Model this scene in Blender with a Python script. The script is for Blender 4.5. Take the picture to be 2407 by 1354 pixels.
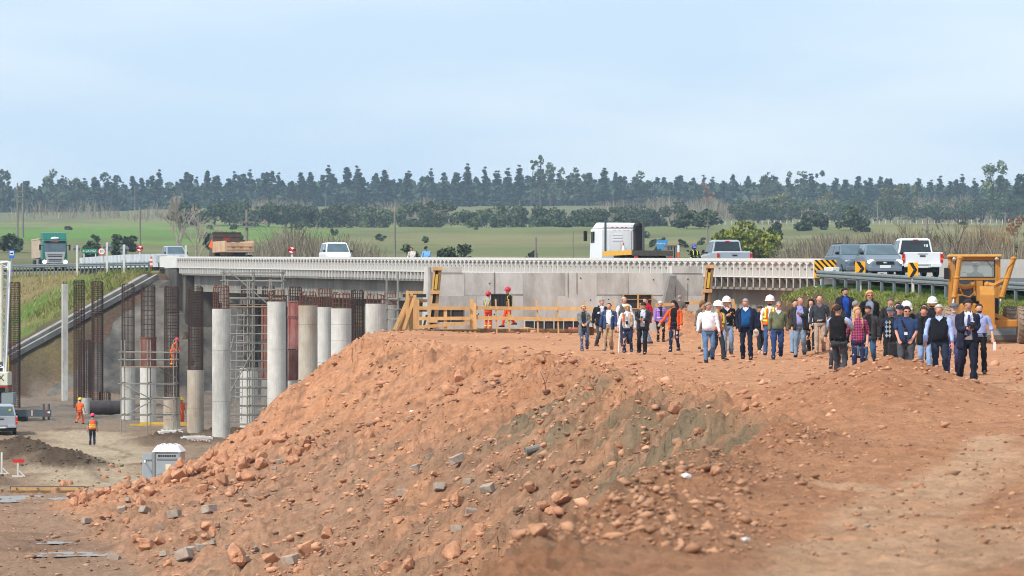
import bpy, math, random
import numpy as np
from mathutils import Vector, Matrix

for o in list(bpy.data.objects):
    bpy.data.objects.remove(o, do_unlink=True)
SC = bpy.context.scene
COL = SC.collection
R = math.radians
random.seed(7)
RNG = np.random.default_rng(11)

# ---------------------------------------------------------------- camera
FPX = 9000.0            # focal length in photograph pixels (photo is 2407 wide)
CZ = 7.7                # eye height above the low building site (1.62 m above the earth fill)
HOR = 718.0             # row of the horizon in the photograph
cam = bpy.data.cameras.new('camera')
cam.sensor_width = 36.0
cam.lens = FPX / 2407.0 * 36.0
cam.shift_y = (HOR - 677.0) / 2407.0
cam.clip_start = 0.5
cam.clip_end = 20000
cam.dof.use_dof = True
cam.dof.focus_distance = 118
cam.dof.aperture_fstop = 6.3
camo = bpy.data.objects.new('camera', cam)
COL.objects.link(camo)
camo.location = (0, 0, CZ)
camo.rotation_euler = (R(90), 0, 0)
SC.camera = camo

# ---------------------------------------------------------------- world, sun, exposure
SUN_EL = 47.0       # the sun stands behind the left shoulder
w = bpy.data.worlds.new('World')
SC.world = w
w.use_nodes = True
nt = w.node_tree
nt.nodes.clear()
out = nt.nodes.new('ShaderNodeOutputWorld')
bg = nt.nodes.new('ShaderNodeBackground')
bg2 = nt.nodes.new('ShaderNodeBackground')
sky = nt.nodes.new('ShaderNodeTexSky')
sky.sky_type = 'NISHITA'
sky.sun_disc = False
sky.sun_elevation = R(SUN_EL)
sky.altitude = 50
sky.air_density = 1.0
sky.dust_density = 1.5
bg.inputs['Strength'].default_value = 0.10
nt.links.new(sky.outputs['Color'], bg.inputs['Color'])
# thin even cloud veil, pale blue-grey, with soft streaks
tc = nt.nodes.new('ShaderNodeTexCoord')
mp = nt.nodes.new('ShaderNodeMapping')
mp.inputs['Scale'].default_value = (2.0, 2.0, 11)
mp.inputs['Rotation'].default_value = (0, 0.05, 0.2)
nz = nt.nodes.new('ShaderNodeTexNoise')
nz.inputs['Scale'].default_value = 2.2
nz.inputs['Detail'].default_value = 4
nz.inputs['Roughness'].default_value = 0.5
cr = nt.nodes.new('ShaderNodeValToRGB')
cr.color_ramp.elements[0].position = 0.40
cr.color_ramp.elements[1].position = 0.62
cr.color_ramp.elements[0].color = (0.49, 0.625, 0.77, 1)
cr.color_ramp.elements[1].color = (0.665, 0.75, 0.815, 1)
nt.links.new(tc.outputs['Generated'], mp.inputs['Vector'])
nt.links.new(mp.outputs['Vector'], nz.inputs['Vector'])
nt.links.new(nz.outputs['Fac'], cr.inputs['Fac'])
nt.links.new(cr.outputs['Color'], bg2.inputs['Color'])
bg2.inputs['Strength'].default_value = 1.0
mix = nt.nodes.new('ShaderNodeMixShader')
mix.inputs['Fac'].default_value = 0.88
nt.links.new(bg.outputs['Background'], mix.inputs[1])
nt.links.new(bg2.outputs['Background'], mix.inputs[2])
nt.links.new(mix.outputs['Shader'], out.inputs['Surface'])

sun = bpy.data.lights.new('sun', 'SUN')
sun.energy = 3.1
sun.angle = R(5)
sun.color = (1.0, 0.95, 0.87)
suno = bpy.data.objects.new('sun', sun)
COL.objects.link(suno)
# light comes from the left and from behind the camera
az = R(-131)            # direction towards the sun, measured from +Y, negative = left
sd = Vector((math.sin(az) * math.cos(R(SUN_EL)), math.cos(az) * math.cos(R(SUN_EL)), math.sin(R(SUN_EL))))
suno.rotation_euler = sd.to_track_quat('Z', 'Y').to_euler()
sky.sun_rotation = az
SC.view_settings.view_transform = 'Standard'
SC.view_settings.look = 'None'
SC.view_settings.exposure = 0.48
SC.view_settings.gamma = 1.0
SC.view_settings.use_curve_mapping = False
SC.render.engine = 'CYCLES'
SC.cycles.max_bounces = 6
SC.cycles.diffuse_bounces = 3
SC.cycles.glossy_bounces = 2
SC.cycles.transmission_bounces = 4
SC.cycles.transparent_max_bounces = 8
SC.cycles.volume_bounces = 0
SC.cycles.filter_width = 1.0
SC.cycles.use_denoising = True
SC.cycles.denoiser = 'OPENIMAGEDENOISE'
SC.cycles.denoising_input_passes = 'RGB_ALBEDO_NORMAL'

# ---------------------------------------------------------------- helpers
def srgb(r, g, b):
    f = lambda c: c / 12.92 if c <= 0.04045 else ((c + 0.055) / 1.055) ** 2.4
    return (f(r), f(g), f(b))

def at(u, v, s):
    """photograph pixel and scale (pixels per metre) -> point in the place"""
    return Vector(((u - 1203.5) / s, FPX / s, CZ + (HOR - v) / s))

MATS = {}
def mat(name, col, rough=0.8, var=0.12, scale=6.0, bump=0.0, bscale=30.0, metal=0.0, stain=None, spec=0.4, objvar=0.0, coords='Object', stretch=None):
    """plain surface with uneven colour, optional stains and fine relief"""
    if name in MATS:
        return MATS[name]
    m = bpy.data.materials.new(name)
    m.use_nodes = True
    n = m.node_tree
    b = n.nodes['Principled BSDF']
    b.inputs['Roughness'].default_value = rough
    b.inputs['Metallic'].default_value = metal
    b.inputs['Specular IOR Level'].default_value = spec
    tc = n.nodes.new('ShaderNodeTexCoord')
    vec = tc.outputs[coords]
    if stretch:
        mp = n.nodes.new('ShaderNodeMapping')
        mp.inputs['Scale'].default_value = stretch
        n.links.new(vec, mp.inputs['Vector'])
        vec = mp.outputs['Vector']
    nz = n.nodes.new('ShaderNodeTexNoise')
    nz.inputs['Scale'].default_value = scale
    nz.inputs['Detail'].default_value = 5
    nz.inputs['Roughness'].default_value = 0.62
    n.links.new(vec, nz.inputs['Vector'])
    cr = n.nodes.new('ShaderNodeValToRGB')
    cr.color_ramp.elements[0].position = 0.32
    cr.color_ramp.elements[1].position = 0.70
    lo = [max(0, c * (1 - var)) for c in col]
    hi = [min(1, c * (1 + var)) for c in col]
    cr.color_ramp.elements[0].color = (*lo, 1)
    cr.color_ramp.elements[1].color = (*hi, 1)
    n.links.new(nz.outputs['Fac'], cr.inputs['Fac'])
    cur = cr.outputs['Color']
    if stain:
        scol, samt, sscale = stain
        n2 = n.nodes.new('ShaderNodeTexNoise')
        n2.inputs['Scale'].default_value = sscale
        n2.inputs['Detail'].default_value = 6
        n2.inputs['Roughness'].default_value = 0.7
        mp2 = n.nodes.new('ShaderNodeMapping')
        mp2.inputs['Location'].default_value = (3.1, 7.7, 1.3)
        mp2.inputs['Scale'].default_value = (1, 1, 0.35)
        n.links.new(tc.outputs[coords], mp2.inputs['Vector'])
        n.links.new(mp2.outputs['Vector'], n2.inputs['Vector'])
        r2 = n.nodes.new('ShaderNodeValToRGB')
        r2.color_ramp.elements[0].position = 0.5 - 0.12
        r2.color_ramp.elements[1].position = 0.5 + 0.16
        r2.color_ramp.elements[1].color = (samt, samt, samt, 1)
        n.links.new(n2.outputs['Fac'], r2.inputs['Fac'])
        mx = n.nodes.new('ShaderNodeMixRGB')
        mx.inputs['Color2'].default_value = (*scol, 1)
        n.links.new(r2.outputs['Color'], mx.inputs['Fac'])
        n.links.new(cur, mx.inputs['Color1'])
        cur = mx.outputs['Color']
    if objvar:
        oi = n.nodes.new('ShaderNodeObjectInfo')
        mr = n.nodes.new('ShaderNodeMapRange')
        mr.inputs['To Min'].default_value = 1 - objvar
        mr.inputs['To Max'].default_value = 1 + objvar
        n.links.new(oi.outputs['Random'], mr.inputs['Value'])
        hs = n.nodes.new('ShaderNodeHueSaturation')
        n.links.new(mr.outputs['Result'], hs.inputs['Value'])
        n.links.new(cur, hs.inputs['Color'])
        cur = hs.outputs['Color']
    n.links.new(cur, b.inputs['Base Color'])
    if bump:
        n3 = n.nodes.new('ShaderNodeTexNoise')
        n3.inputs['Scale'].default_value = bscale
        n3.inputs['Detail'].default_value = 4
        n.links.new(vec, n3.inputs['Vector'])
        bp = n.nodes.new('ShaderNodeBump')
        bp.inputs['Strength'].default_value = bump
        bp.inputs['Distance'].default_value = 0.05
        n.links.new(n3.outputs['Fac'], bp.inputs['Height'])
        n.links.new(bp.outputs['Normal'], b.inputs['Normal'])
    MATS[name] = m
    return m

def leafmat(name, a, b, objvar=.18):
    if name in MATS: return MATS[name]
    m = bpy.data.materials.new(name); m.use_nodes = True
    n = m.node_tree; bs = n.nodes['Principled BSDF']
    bs.inputs['Roughness'].default_value = .75; bs.inputs['Specular IOR Level'].default_value = .2
    gi = n.nodes.new('ShaderNodeNewGeometry')
    cr = n.nodes.new('ShaderNodeValToRGB'); cr.color_ramp.elements[0].color = (*a, 1); cr.color_ramp.elements[1].color = (*b, 1)
    n.links.new(gi.outputs['Random Per Island'], cr.inputs['Fac'])
    oi = n.nodes.new('ShaderNodeObjectInfo'); mr = n.nodes.new('ShaderNodeMapRange'); mr.inputs['To Min'].default_value = 1 - objvar; mr.inputs['To Max'].default_value = 1 + objvar
    n.links.new(oi.outputs['Random'], mr.inputs['Value'])
    hs = n.nodes.new('ShaderNodeHueSaturation'); n.links.new(mr.outputs['Result'], hs.inputs['Value']); n.links.new(cr.outputs['Color'], hs.inputs['Color'])
    n.links.new(hs.outputs['Color'], bs.inputs['Base Color'])
    MATS[name] = m
    return m
def emit(name, col, strength):
    if name in MATS:
        return MATS[name]
    m = bpy.data.materials.new(name)
    m.use_nodes = True
    b = m.node_tree.nodes['Principled BSDF']
    b.inputs['Base Color'].default_value = (*col, 1)
    b.inputs['Emission Color'].default_value = (*col, 1)
    b.inputs['Emission Strength'].default_value = strength
    MATS[name] = m
    return m

class MB:
    """collects boxes, tubes, lofts; build() links them as one mesh object"""
    def __init__(s):
        s.v = []; s.f = []; s.m = []
    def add(s, vs, fs, mi=0):
        o = len(s.v)
        s.v.extend(tuple(p) for p in vs)
        for f in fs:
            s.f.append(tuple(i + o for i in f)); s.m.append(mi)
        return s
    def hexa(s, p, mi=0):
        return s.add(p, [(0, 3, 2, 1), (4, 5, 6, 7), (0, 1, 5, 4), (1, 2, 6, 5), (2, 3, 7, 6), (3, 0, 4, 7)], mi)
    def box(s, x0, x1, y0, y1, z0, z1, mi=0, M=None):
        p = [(x0, y0, z0), (x1, y0, z0), (x1, y1, z0), (x0, y1, z0), (x0, y0, z1), (x1, y0, z1), (x1, y1, z1), (x0, y1, z1)]
        if M is not None:
            p = [M @ Vector(q) for q in p]
        return s.hexa(p, mi)
    def beam(s, p0, p1, wd, ht, mi=0, up=(0, 0, 1)):
        p0 = Vector(p0); p1 = Vector(p1)
        d = (p1 - p0).normalized()
        up = Vector(up)
        if abs(d.dot(up)) > 0.95:
            up = Vector((0, 1, 0))
        x = d.cross(up).normalized(); z = x.cross(d).normalized()
        a = x * wd / 2; b = z * ht / 2
        return s.hexa([p0 - a - b, p0 + a - b, p1 + a - b, p1 - a - b, p0 - a + b, p0 + a + b, p1 + a + b, p1 - a + b], mi)
    def loft(s, rings, mi=0, cap=True):
        n = len(rings[0]); o = len(s.v)
        for r in rings:
            s.v.extend(tuple(p) for p in r)
        for k in range(len(rings) - 1):
            for i in range(n):
                j = (i + 1) % n
                s.f.append((o + k * n + i, o + k * n + j, o + (k + 1) * n + j, o + (k + 1) * n + i)); s.m.append(mi)
        if cap:
            s.f.append(tuple(o + i for i in range(n))[::-1]); s.m.append(mi)
            e = o + (len(rings) - 1) * n
            s.f.append(tuple(e + i for i in range(n))); s.m.append(mi)
        return s
    def tube(s, p0, p1, r0, r1=None, n=8, mi=0, cap=True):
        return s.pipe([p0, p1], [r0, r0 if r1 is None else r1], n, mi, cap)
    def pipe(s, pts, rad, n=8, mi=0, cap=True, sq=1.0):
        pts = [Vector(p) for p in pts]
        if not hasattr(rad, '__len__'):
            rad = [rad] * len(pts)
        rings = []
        ref = None
        for k, p in enumerate(pts):
            d = (pts[min(k + 1, len(pts) - 1)] - pts[max(k - 1, 0)]).normalized()
            if ref is None:
                ref = Vector((0, 1, 0)) if abs(d.y) < 0.9 else Vector((1, 0, 0))
            x = d.cross(ref).normalized(); y = x.cross(d).normalized() * -1
            ref = -y if False else ref
            y = d.cross(x).normalized()
            rings.append([p + x * math.cos(2 * math.pi * i / n) * rad[k] + y * math.sin(2 * math.pi * i / n) * rad[k] * sq for i in range(n)])
        return s.loft(rings, mi, cap)
    def prism(s, poly, y0, y1, mi=0, M=None):
        """polygon in x-z pushed along y"""
        n = len(poly)
        a = [Vector((p[0], y0, p[1])) for p in poly]; b = [Vector((p[0], y1, p[1])) for p in poly]
        if M is not None:
            a = [M @ q for q in a]; b = [M @ q for q in b]
        fs = [tuple(range(n))[::-1], tuple(range(n, 2 * n))] + [(i, (i + 1) % n, n + (i + 1) % n, n + i) for i in range(n)]
        return s.add(a + b, fs, mi)
    def ball(s, c, r, nu=10, nv=6, mi=0, M=None, top=1.0, z0=-1.0):
        c = Vector(c)
        if not hasattr(r, '__len__'):
            r = (r, r, r)
        rings = []
        for k in range(nv + 1):
            zz = z0 + (top - z0) * k / nv
            zz = max(-0.999, min(0.999, zz))
            a = math.asin(zz)
            ring = []
            for i in range(nu):
                t = 2 * math.pi * i / nu
                q = Vector((r[0] * math.cos(a) * math.cos(t), r[1] * math.cos(a) * math.sin(t), r[2] * zz))
                ring.append((M @ q if M is not None else q) + c)
            rings.append(ring)
        return s.loft(rings, mi)
    def build(s, name, mats, parent=None, loc=None, rot=None, smooth=False, bevel=0.0):
        me = bpy.data.meshes.new(name)
        me.from_pydata(s.v, [], s.f)
        mats = mats if isinstance(mats, (list, tuple)) else [mats]
        for m in mats:
            me.materials.append(m)
        if len(mats) > 1:
            me.polygons.foreach_set('material_index', s.m)
        if smooth:
            me.polygons.foreach_set('use_smooth', [True] * len(me.polygons))
        me.update()
        o = bpy.data.objects.new(name, me)
        COL.objects.link(o)
        if parent is not None:
            o.parent = parent
        if loc is not None:
            o.location = loc
        if rot is not None:
            o.rotation_euler = rot
        if bevel:
            md = o.modifiers.new('bevel', 'BEVEL')
            md.width = bevel; md.segments = 2; md.limit_method = 'ANGLE'; md.angle_limit = R(40)
        return o

def tag(o, label=None, cat=None, group=None, kind=None):
    if label: o['label'] = label
    if cat: o['category'] = cat
    if group: o['group'] = group
    if kind: o['kind'] = kind
    return o

def thing(name, loc, rz=0.0, label=None, cat=None, group=None):
    o = bpy.data.objects.new(name, None)
    COL.objects.link(o)
    o.empty_display_size = 0.3
    o.location = loc
    o.rotation_euler = (0, 0, rz)
    return tag(o, label, cat, group)

def put(src, parent=None, loc=None, rot=None, scale=None):
    """a copy of one object that shares its mesh"""
    c = src.copy()
    COL.objects.link(c)
    c.parent = parent
    if loc is not None: c.location = loc
    if rot is not None: c.rotation_euler = rot
    if scale is not None: c.scale = scale if hasattr(scale, '__len__') else (scale,) * 3
    return c

def text_mesh(body, size, m, name, parent, M, depth=0.004):
    cu = bpy.data.curves.new(name, 'FONT')
    cu.body = body; cu.size = size; cu.extrude = depth
    cu.align_x = 'CENTER'; cu.align_y = 'CENTER'; cu.resolution_u = 2
    t = bpy.data.objects.new(name, cu)
    me = bpy.data.meshes.new_from_object(t)
    bpy.data.objects.remove(t); bpy.data.curves.remove(cu)
    me.materials.clear(); me.materials.append(m)
    me.transform(M)
    o = bpy.data.objects.new(name, me)
    COL.objects.link(o); o.parent = parent
    return o

# ---------------------------------------------------------------- numeric noise
def _hash(ix, iy, seed):
    h = (ix.astype(np.int64) * 374761393 + iy.astype(np.int64) * 668265263 + seed * 974634777) & 0x7fffffff
    h = ((h ^ (h >> 13)) * 1274126177) & 0x7fffffff
    return ((h ^ (h >> 16)) & 0xffff) / 65535.0
def vn(x, y, seed=0):
    ix = np.floor(x); iy = np.floor(y)
    fx = x - ix; fy = y - iy
    fx = fx * fx * (3 - 2 * fx); fy = fy * fy * (3 - 2 * fy)
    a = _hash(ix, iy, seed); b = _hash(ix + 1, iy, seed); c = _hash(ix, iy + 1, seed); d = _hash(ix + 1, iy + 1, seed)
    return (a * (1 - fx) + b * fx) * (1 - fy) + (c * (1 - fx) + d * fx) * fy - 0.5
def fbm(x, y, seed=0, o=4, g=0.5):
    r = 0; a = 1.0
    for k in range(o):
        r = r + a * vn(x, y, seed + k * 17); a *= g; x = x * 2.03 + 5.1; y = y * 2.03 + 1.7
    return r
def sstep(a, b, x):
    t = np.clip((x - a) / (b - a), 0, 1)
    return t * t * (3 - 2 * t)
# ---------------------------------------------------------------- the lie of the land
BR = np.array([13.7, 169.0])            # right-hand end of the old bridge (near edge)
BA = np.array([-0.289, 0.957])          # along the bridge, away from the camera
BN = np.array([-0.957, -0.289])         # out of the bridge, towards the building site
BL = 143.0                              # its length
PTOP = lambda t: 9.77 + 0.0129 * t      # top of the parapet
def road_z(t):
    return np.where(t < 0, 8.93 + 0.030 * t, np.where(t < BL, 8.93 + 0.0129 * t, 10.77 + 0.006 * (t - BL)))
def bw(t, wv, z=0.0):
    p = BR + BA * t + BN * wv
    return Vector((p[0], p[1], z))

CREST = np.array([(-3.5, 2), (-1.2, 12), (-0.1, 23), (1.7, 37), (3.9, 52), (3.6, 62), (2.7, 82), (1.6, 118), (0.2, 131), (-2.4, 142), (-5.4, 148.5),
                  (-6.0, 152), (-5.6, 160), (-4.8, 169), (-4.2, 176.5), (9.5, 182), (14, 182), (60, 182), (60, 2)], float)
def crest_dist(x, y):
    """distance outside the top of the earth fill (0 inside)"""
    d2 = np.full(x.shape, 1e9); inside = np.zeros(x.shape, bool)
    n = len(CREST)
    for i in range(n):
        ax, ay = CREST[i]; bx, by = CREST[(i + 1) % n]
        ex, ey = bx - ax, by - ay
        t = np.clip(((x - ax) * ex + (y - ay) * ey) / (ex * ex + ey * ey), 0, 1)
        d2 = np.minimum(d2, (x - ax - t * ex) ** 2 + (y - ay - t * ey) ** 2)
        c = ((ay > y) != (by > y)) & (x < (bx - ax) * (y - ay) / (by - ay + 1e-12) + ax)
        inside ^= c
    return np.where(inside, -1, 1) * np.sqrt(d2)

HEAPS = [  # x, y, radius x, radius y, height : heaps of loose red earth on the fill
    (6.4, 64, 1.45, 5.0, 0.62), (5.6, 58, 0.9, 3.0, 0.25), (15.4, 108, 1.1, 3.5, 0.5), (17.2, 106, 1.2, 4, 0.5),
    (6.9, 152, 0.95, 2.0, 1.0), (10.2, 149, 1.0, 2, 0.55), (12.2, 148, 0.9, 2, 0.75), (13.6, 146, 1.2, 2, 0.7), (9.3, 156, 1.2, 2, 0.7), (11.0, 140, 1.0, 2, 0.3),
    (13.4, 122, 1.1, 3, 0.2), (10.3, 120, 0.9, 3, 0.32),
    (0.95, 29, 0.55, 4.5, 0.20), (1.75, 35, 0.6, 3, 0.22), (0.15, 24, 0.5, 3, 0.14), (3.4, 46, 0.5, 4, 0.10)]
DARK_HEAPS = [(-22.9, 186, 1.9, 3.4, .72), (-24.6, 190, 1.5, 3, .95), (-21.2, 182, 1.6, 3, 0.45), (-18.9, 215, 2.2, 3, 0.5), (-16.6, 228, 2.5, 3, 0.35),
              (-25.2, 132, 3.2, 5, 0.55), (-24.5, 122, 2.5, 4, 0.35), (-23.5, 166, 1.2, 1.6, 0.5)]

def zone(x, y):
    t = (x - BR[0]) * BA[0] + (y - BR[1]) * BA[1]
    wv = (x - BR[0]) * BN[0] + (y - BR[1]) * BN[1]
    return t, wv

def seg_dist(x, y, pts):
    d = np.full(x.shape, 1e9)
    for (ax, ay), (bx, by) in zip(pts[:-1], pts[1:]):
        ex, ey = bx - ax, by - ay
        t = np.clip(((x - ax) * ex + (y - ay) * ey) / (ex * ex + ey * ey), 0, 1)
        d = np.minimum(d, np.hypot(x - ax - t * ex, y - ay - t * ey))
    return d

def gp(u, v, z=6.08):
    """pixel on a level ground -> plan position"""
    s = (v - HOR) / (CZ - z)
    return ((u - 1203.5) / s, FPX / s)

def land(x, y, fine=True):
    """height of the ground and its masks"""
    x = np.asarray(x, float); y = np.asarray(y, float)
    t, wv = zone(x, y)
    zb = np.interp(y, [0, 250, 300, 330, 400, 460, 560, 700, 900, 1200, 1600, 2000, 2400, 3400], [0, 0, 0.9, 2.6, 9.0, 11.6, 14.8, 18.8, 24.4, 33.2, 45.6, 57.5, 66, 70])
    zb = zb + sstep(450, 900, y) * (fbm(x / 260, y / 300, 3, 3) * 5.0)
    zb = zb + sstep(420, 600, y) * np.clip(-x / y - 0.02, 0, 0.2) * 8
    low = 1 - sstep(230, 300, y)
    # earth fill
    d = crest_dist(x, y)
    do = np.maximum(d, 0)
    s1 = np.interp(y, [0, 38, 60, 82, 110, 126, 140, 148, 176], [0.85, 0.85, 0.8, 0.68, 0.56, 0.50, 0.60, 0.77, 0.85])
    s2 = np.interp(y, [0, 60, 82, 110, 126, 140, 148, 153, 176], [0.6, 0.55, 0.5, 0.36, 0.29, 0.24, 0.24, .74, .85])
    brk = 4.3 + 0.7 * sstep(130, 148, y)
    d1 = brk / s1
    drop = np.where(do < d1, do * s1, brk + (do - d1) * s2)
    top = 6.08 + 0.12 * sstep(135, 148, y) * (1 - sstep(-5, -1, x)) + 0.40 * sstep(132, 165, y) + 0.22 * sstep(13.5, 17, x) * sstep(95, 130, y)
    fill = top - drop - 0.10 * np.exp(-(d / 0.9) ** 2)
    near = y < 260
    fill = np.where(near, fill, -50)
    m_fill = sstep(-0.12, 0.25, fill - zb)
    z = np.maximum(zb, fill)
    # toe blending
    k = 0.35
    z = np.where(np.abs(fill - zb) < k, z + (k - np.abs(fill - zb)) ** 2 / (4 * k), z)
    m_top = sstep(0.5, -0.4, d) * near
    m_top = np.where(near, 1 - sstep(-0.4, 0.5, d), 0)
    # road banks
    rz = road_z(t)
    lw = np.minimum(rz - 0.16, rz - 0.1 - np.maximum(wv - 1.3, 0) / 1.9)
    lw = np.minimum(lw, rz - 0.1 - np.maximum(-11.6 - wv, 0) / 2.2)
    endl = np.where(wv > -0.4, 10.35, 9.3) - np.maximum(BL - 0.5 - t, 0) / 1.2
    left = np.minimum(lw, endl)
    left = np.where((t > BL - 25), left, -50)
    rw = rz - 0.16 - 0.36 * sstep(.35, .8, wv) - np.maximum(wv - 1.0, 0) / 5.0
    rw = np.where(wv > 1.9, np.minimum(rw, rz - 0.70 - (wv - 1.9) / 0.6), rw)
    rw = np.minimum(rw, rz - 0.1 - np.maximum(-11.6 - wv, 0) / 2.2)
    rw = np.minimum(rw, 8.6 - np.maximum(t + 0.6, 0) / 1.1)
    right = np.where(t < 14, rw, -50)
    m_bank = sstep(-0.1, 0.15, np.maximum(left, right) - z)
    m_rb = sstep(-0.1, 0.15, right - z)
    z = np.maximum(z, np.maximum(left, right))
    onroad = ((wv < 0.9) & (wv > -11.3) & ((t > BL + 0.5) | (t < -0.5))) * m_bank
    # heaps
    hm = np.zeros(x.shape); dm = np.zeros(x.shape)
    for hx, hy, rx, ry, hh in HEAPS:
        q = np.sqrt(((x - hx) / rx) ** 2 + ((y - hy) / ry) ** 2)
        b = hh * np.clip(1 - q / 1.9, 0, 1) ** 1.25 * 1.25
        hm = np.maximum(hm, np.clip(b / hh, 0, 1)); z = z + b
    for hx, hy, rx, ry, hh in DARK_HEAPS:
        q = np.sqrt(((x - hx) / rx) ** 2 + ((y - hy) / ry) ** 2)
        b = hh * np.clip(1 - q / 1.9, 0, 1) ** 1.2 * 1.2
        dm = np.maximum(dm, np.clip(b / hh * 1.5, 0, 1)); z = z + b
    slope = np.clip(m_fill * (1 - m_top), 0, 1) * near
    if fine:
        # streaks running down the face, lumps, clods
        st = fbm(x * 0.55 + y * 0.16, y * 1.9 - x * 0.55, 21, 3)
        lump = fbm(x * 0.9, y * 0.9, 31, 3)
        clod = np.abs(fbm(x * 3.4, y * 3.4, 41, 3, 0.6))
        fin = fbm(x * 9, y * 9, 47, 2)
        nearf = 1 - sstep(60, 150, y)
        z = z + slope * (0.4 + 0.6 * sstep(35, 60, y)) * (0.42 * st + 0.24 * lump + 0.26 * (clod - 0.2) + 0.06 * fin + 0.08 * (np.abs(fbm(x * 6.5, y * 6.5, 53, 2)) - .1))
        hs_ = 0.35 + 0.65 * sstep(40, 90, y)
        z = z + (hm + dm) * hs_ * (0.10 * lump + 0.17 * (clod - 0.15) + 0.05 * fin)
        z = z + m_top * (1 - hm) * (0.05 * lump + 0.030 * clod + 0.02 * fin * (0.4 + nearf))
        nr = (1 - sstep(44, 70, y)) * m_top
        z = z + nr * (0.055 * np.abs(fbm(x * 6, y * 4, 171, 3)) + 0.05 * np.clip(fbm(x * 2.2, y * 1.2, 173, 3), 0, 1))
        z = z + (1 - sstep(40, 56, y)) * np.maximum(hm, np.exp(-(d / .8) ** 2)) * (0.16 * np.abs(fbm(x * 5, y * 4, 177, 4, .6)))
        edge = np.exp(-(d / 1.3) ** 2) * near * sstep(25, 75, y)
        z = z + edge * (0.22 * (clod - 0.1) + 0.10 * lump)
        lo = (1 - m_fill) * (1 - m_bank) * (1 - sstep(320, 420, y))
        z = z + lo * (0.16 * lump + 0.10 * (clod - 0.1) + 0.03 * fin)
        z = z + m_bank * (1 - onroad) * sstep(-3, 4, np.maximum(t - BL, (20 - t))) * (0.16 * lump + 0.10 * fin)
        z = z + m_rb * sstep(1.4, 2.4, wv) * (0.25 * lump)
        z = z + sstep(420, 700, y) * 0.5 * fbm(x / 9, y / 16, 61, 3)
    return z, dict(d=d, fill=m_fill, top=m_top, slope=slope, bank=m_bank, rb=m_rb, heap=hm, dark=dm, t=t, w=wv, road=onroad)

def H(x, y):
    return float(land(np.array([x]), np.array([y]), False)[0][0])
def HF(x, y):
    return float(land(np.array([x]), np.array([y]), True)[0][0])

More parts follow.
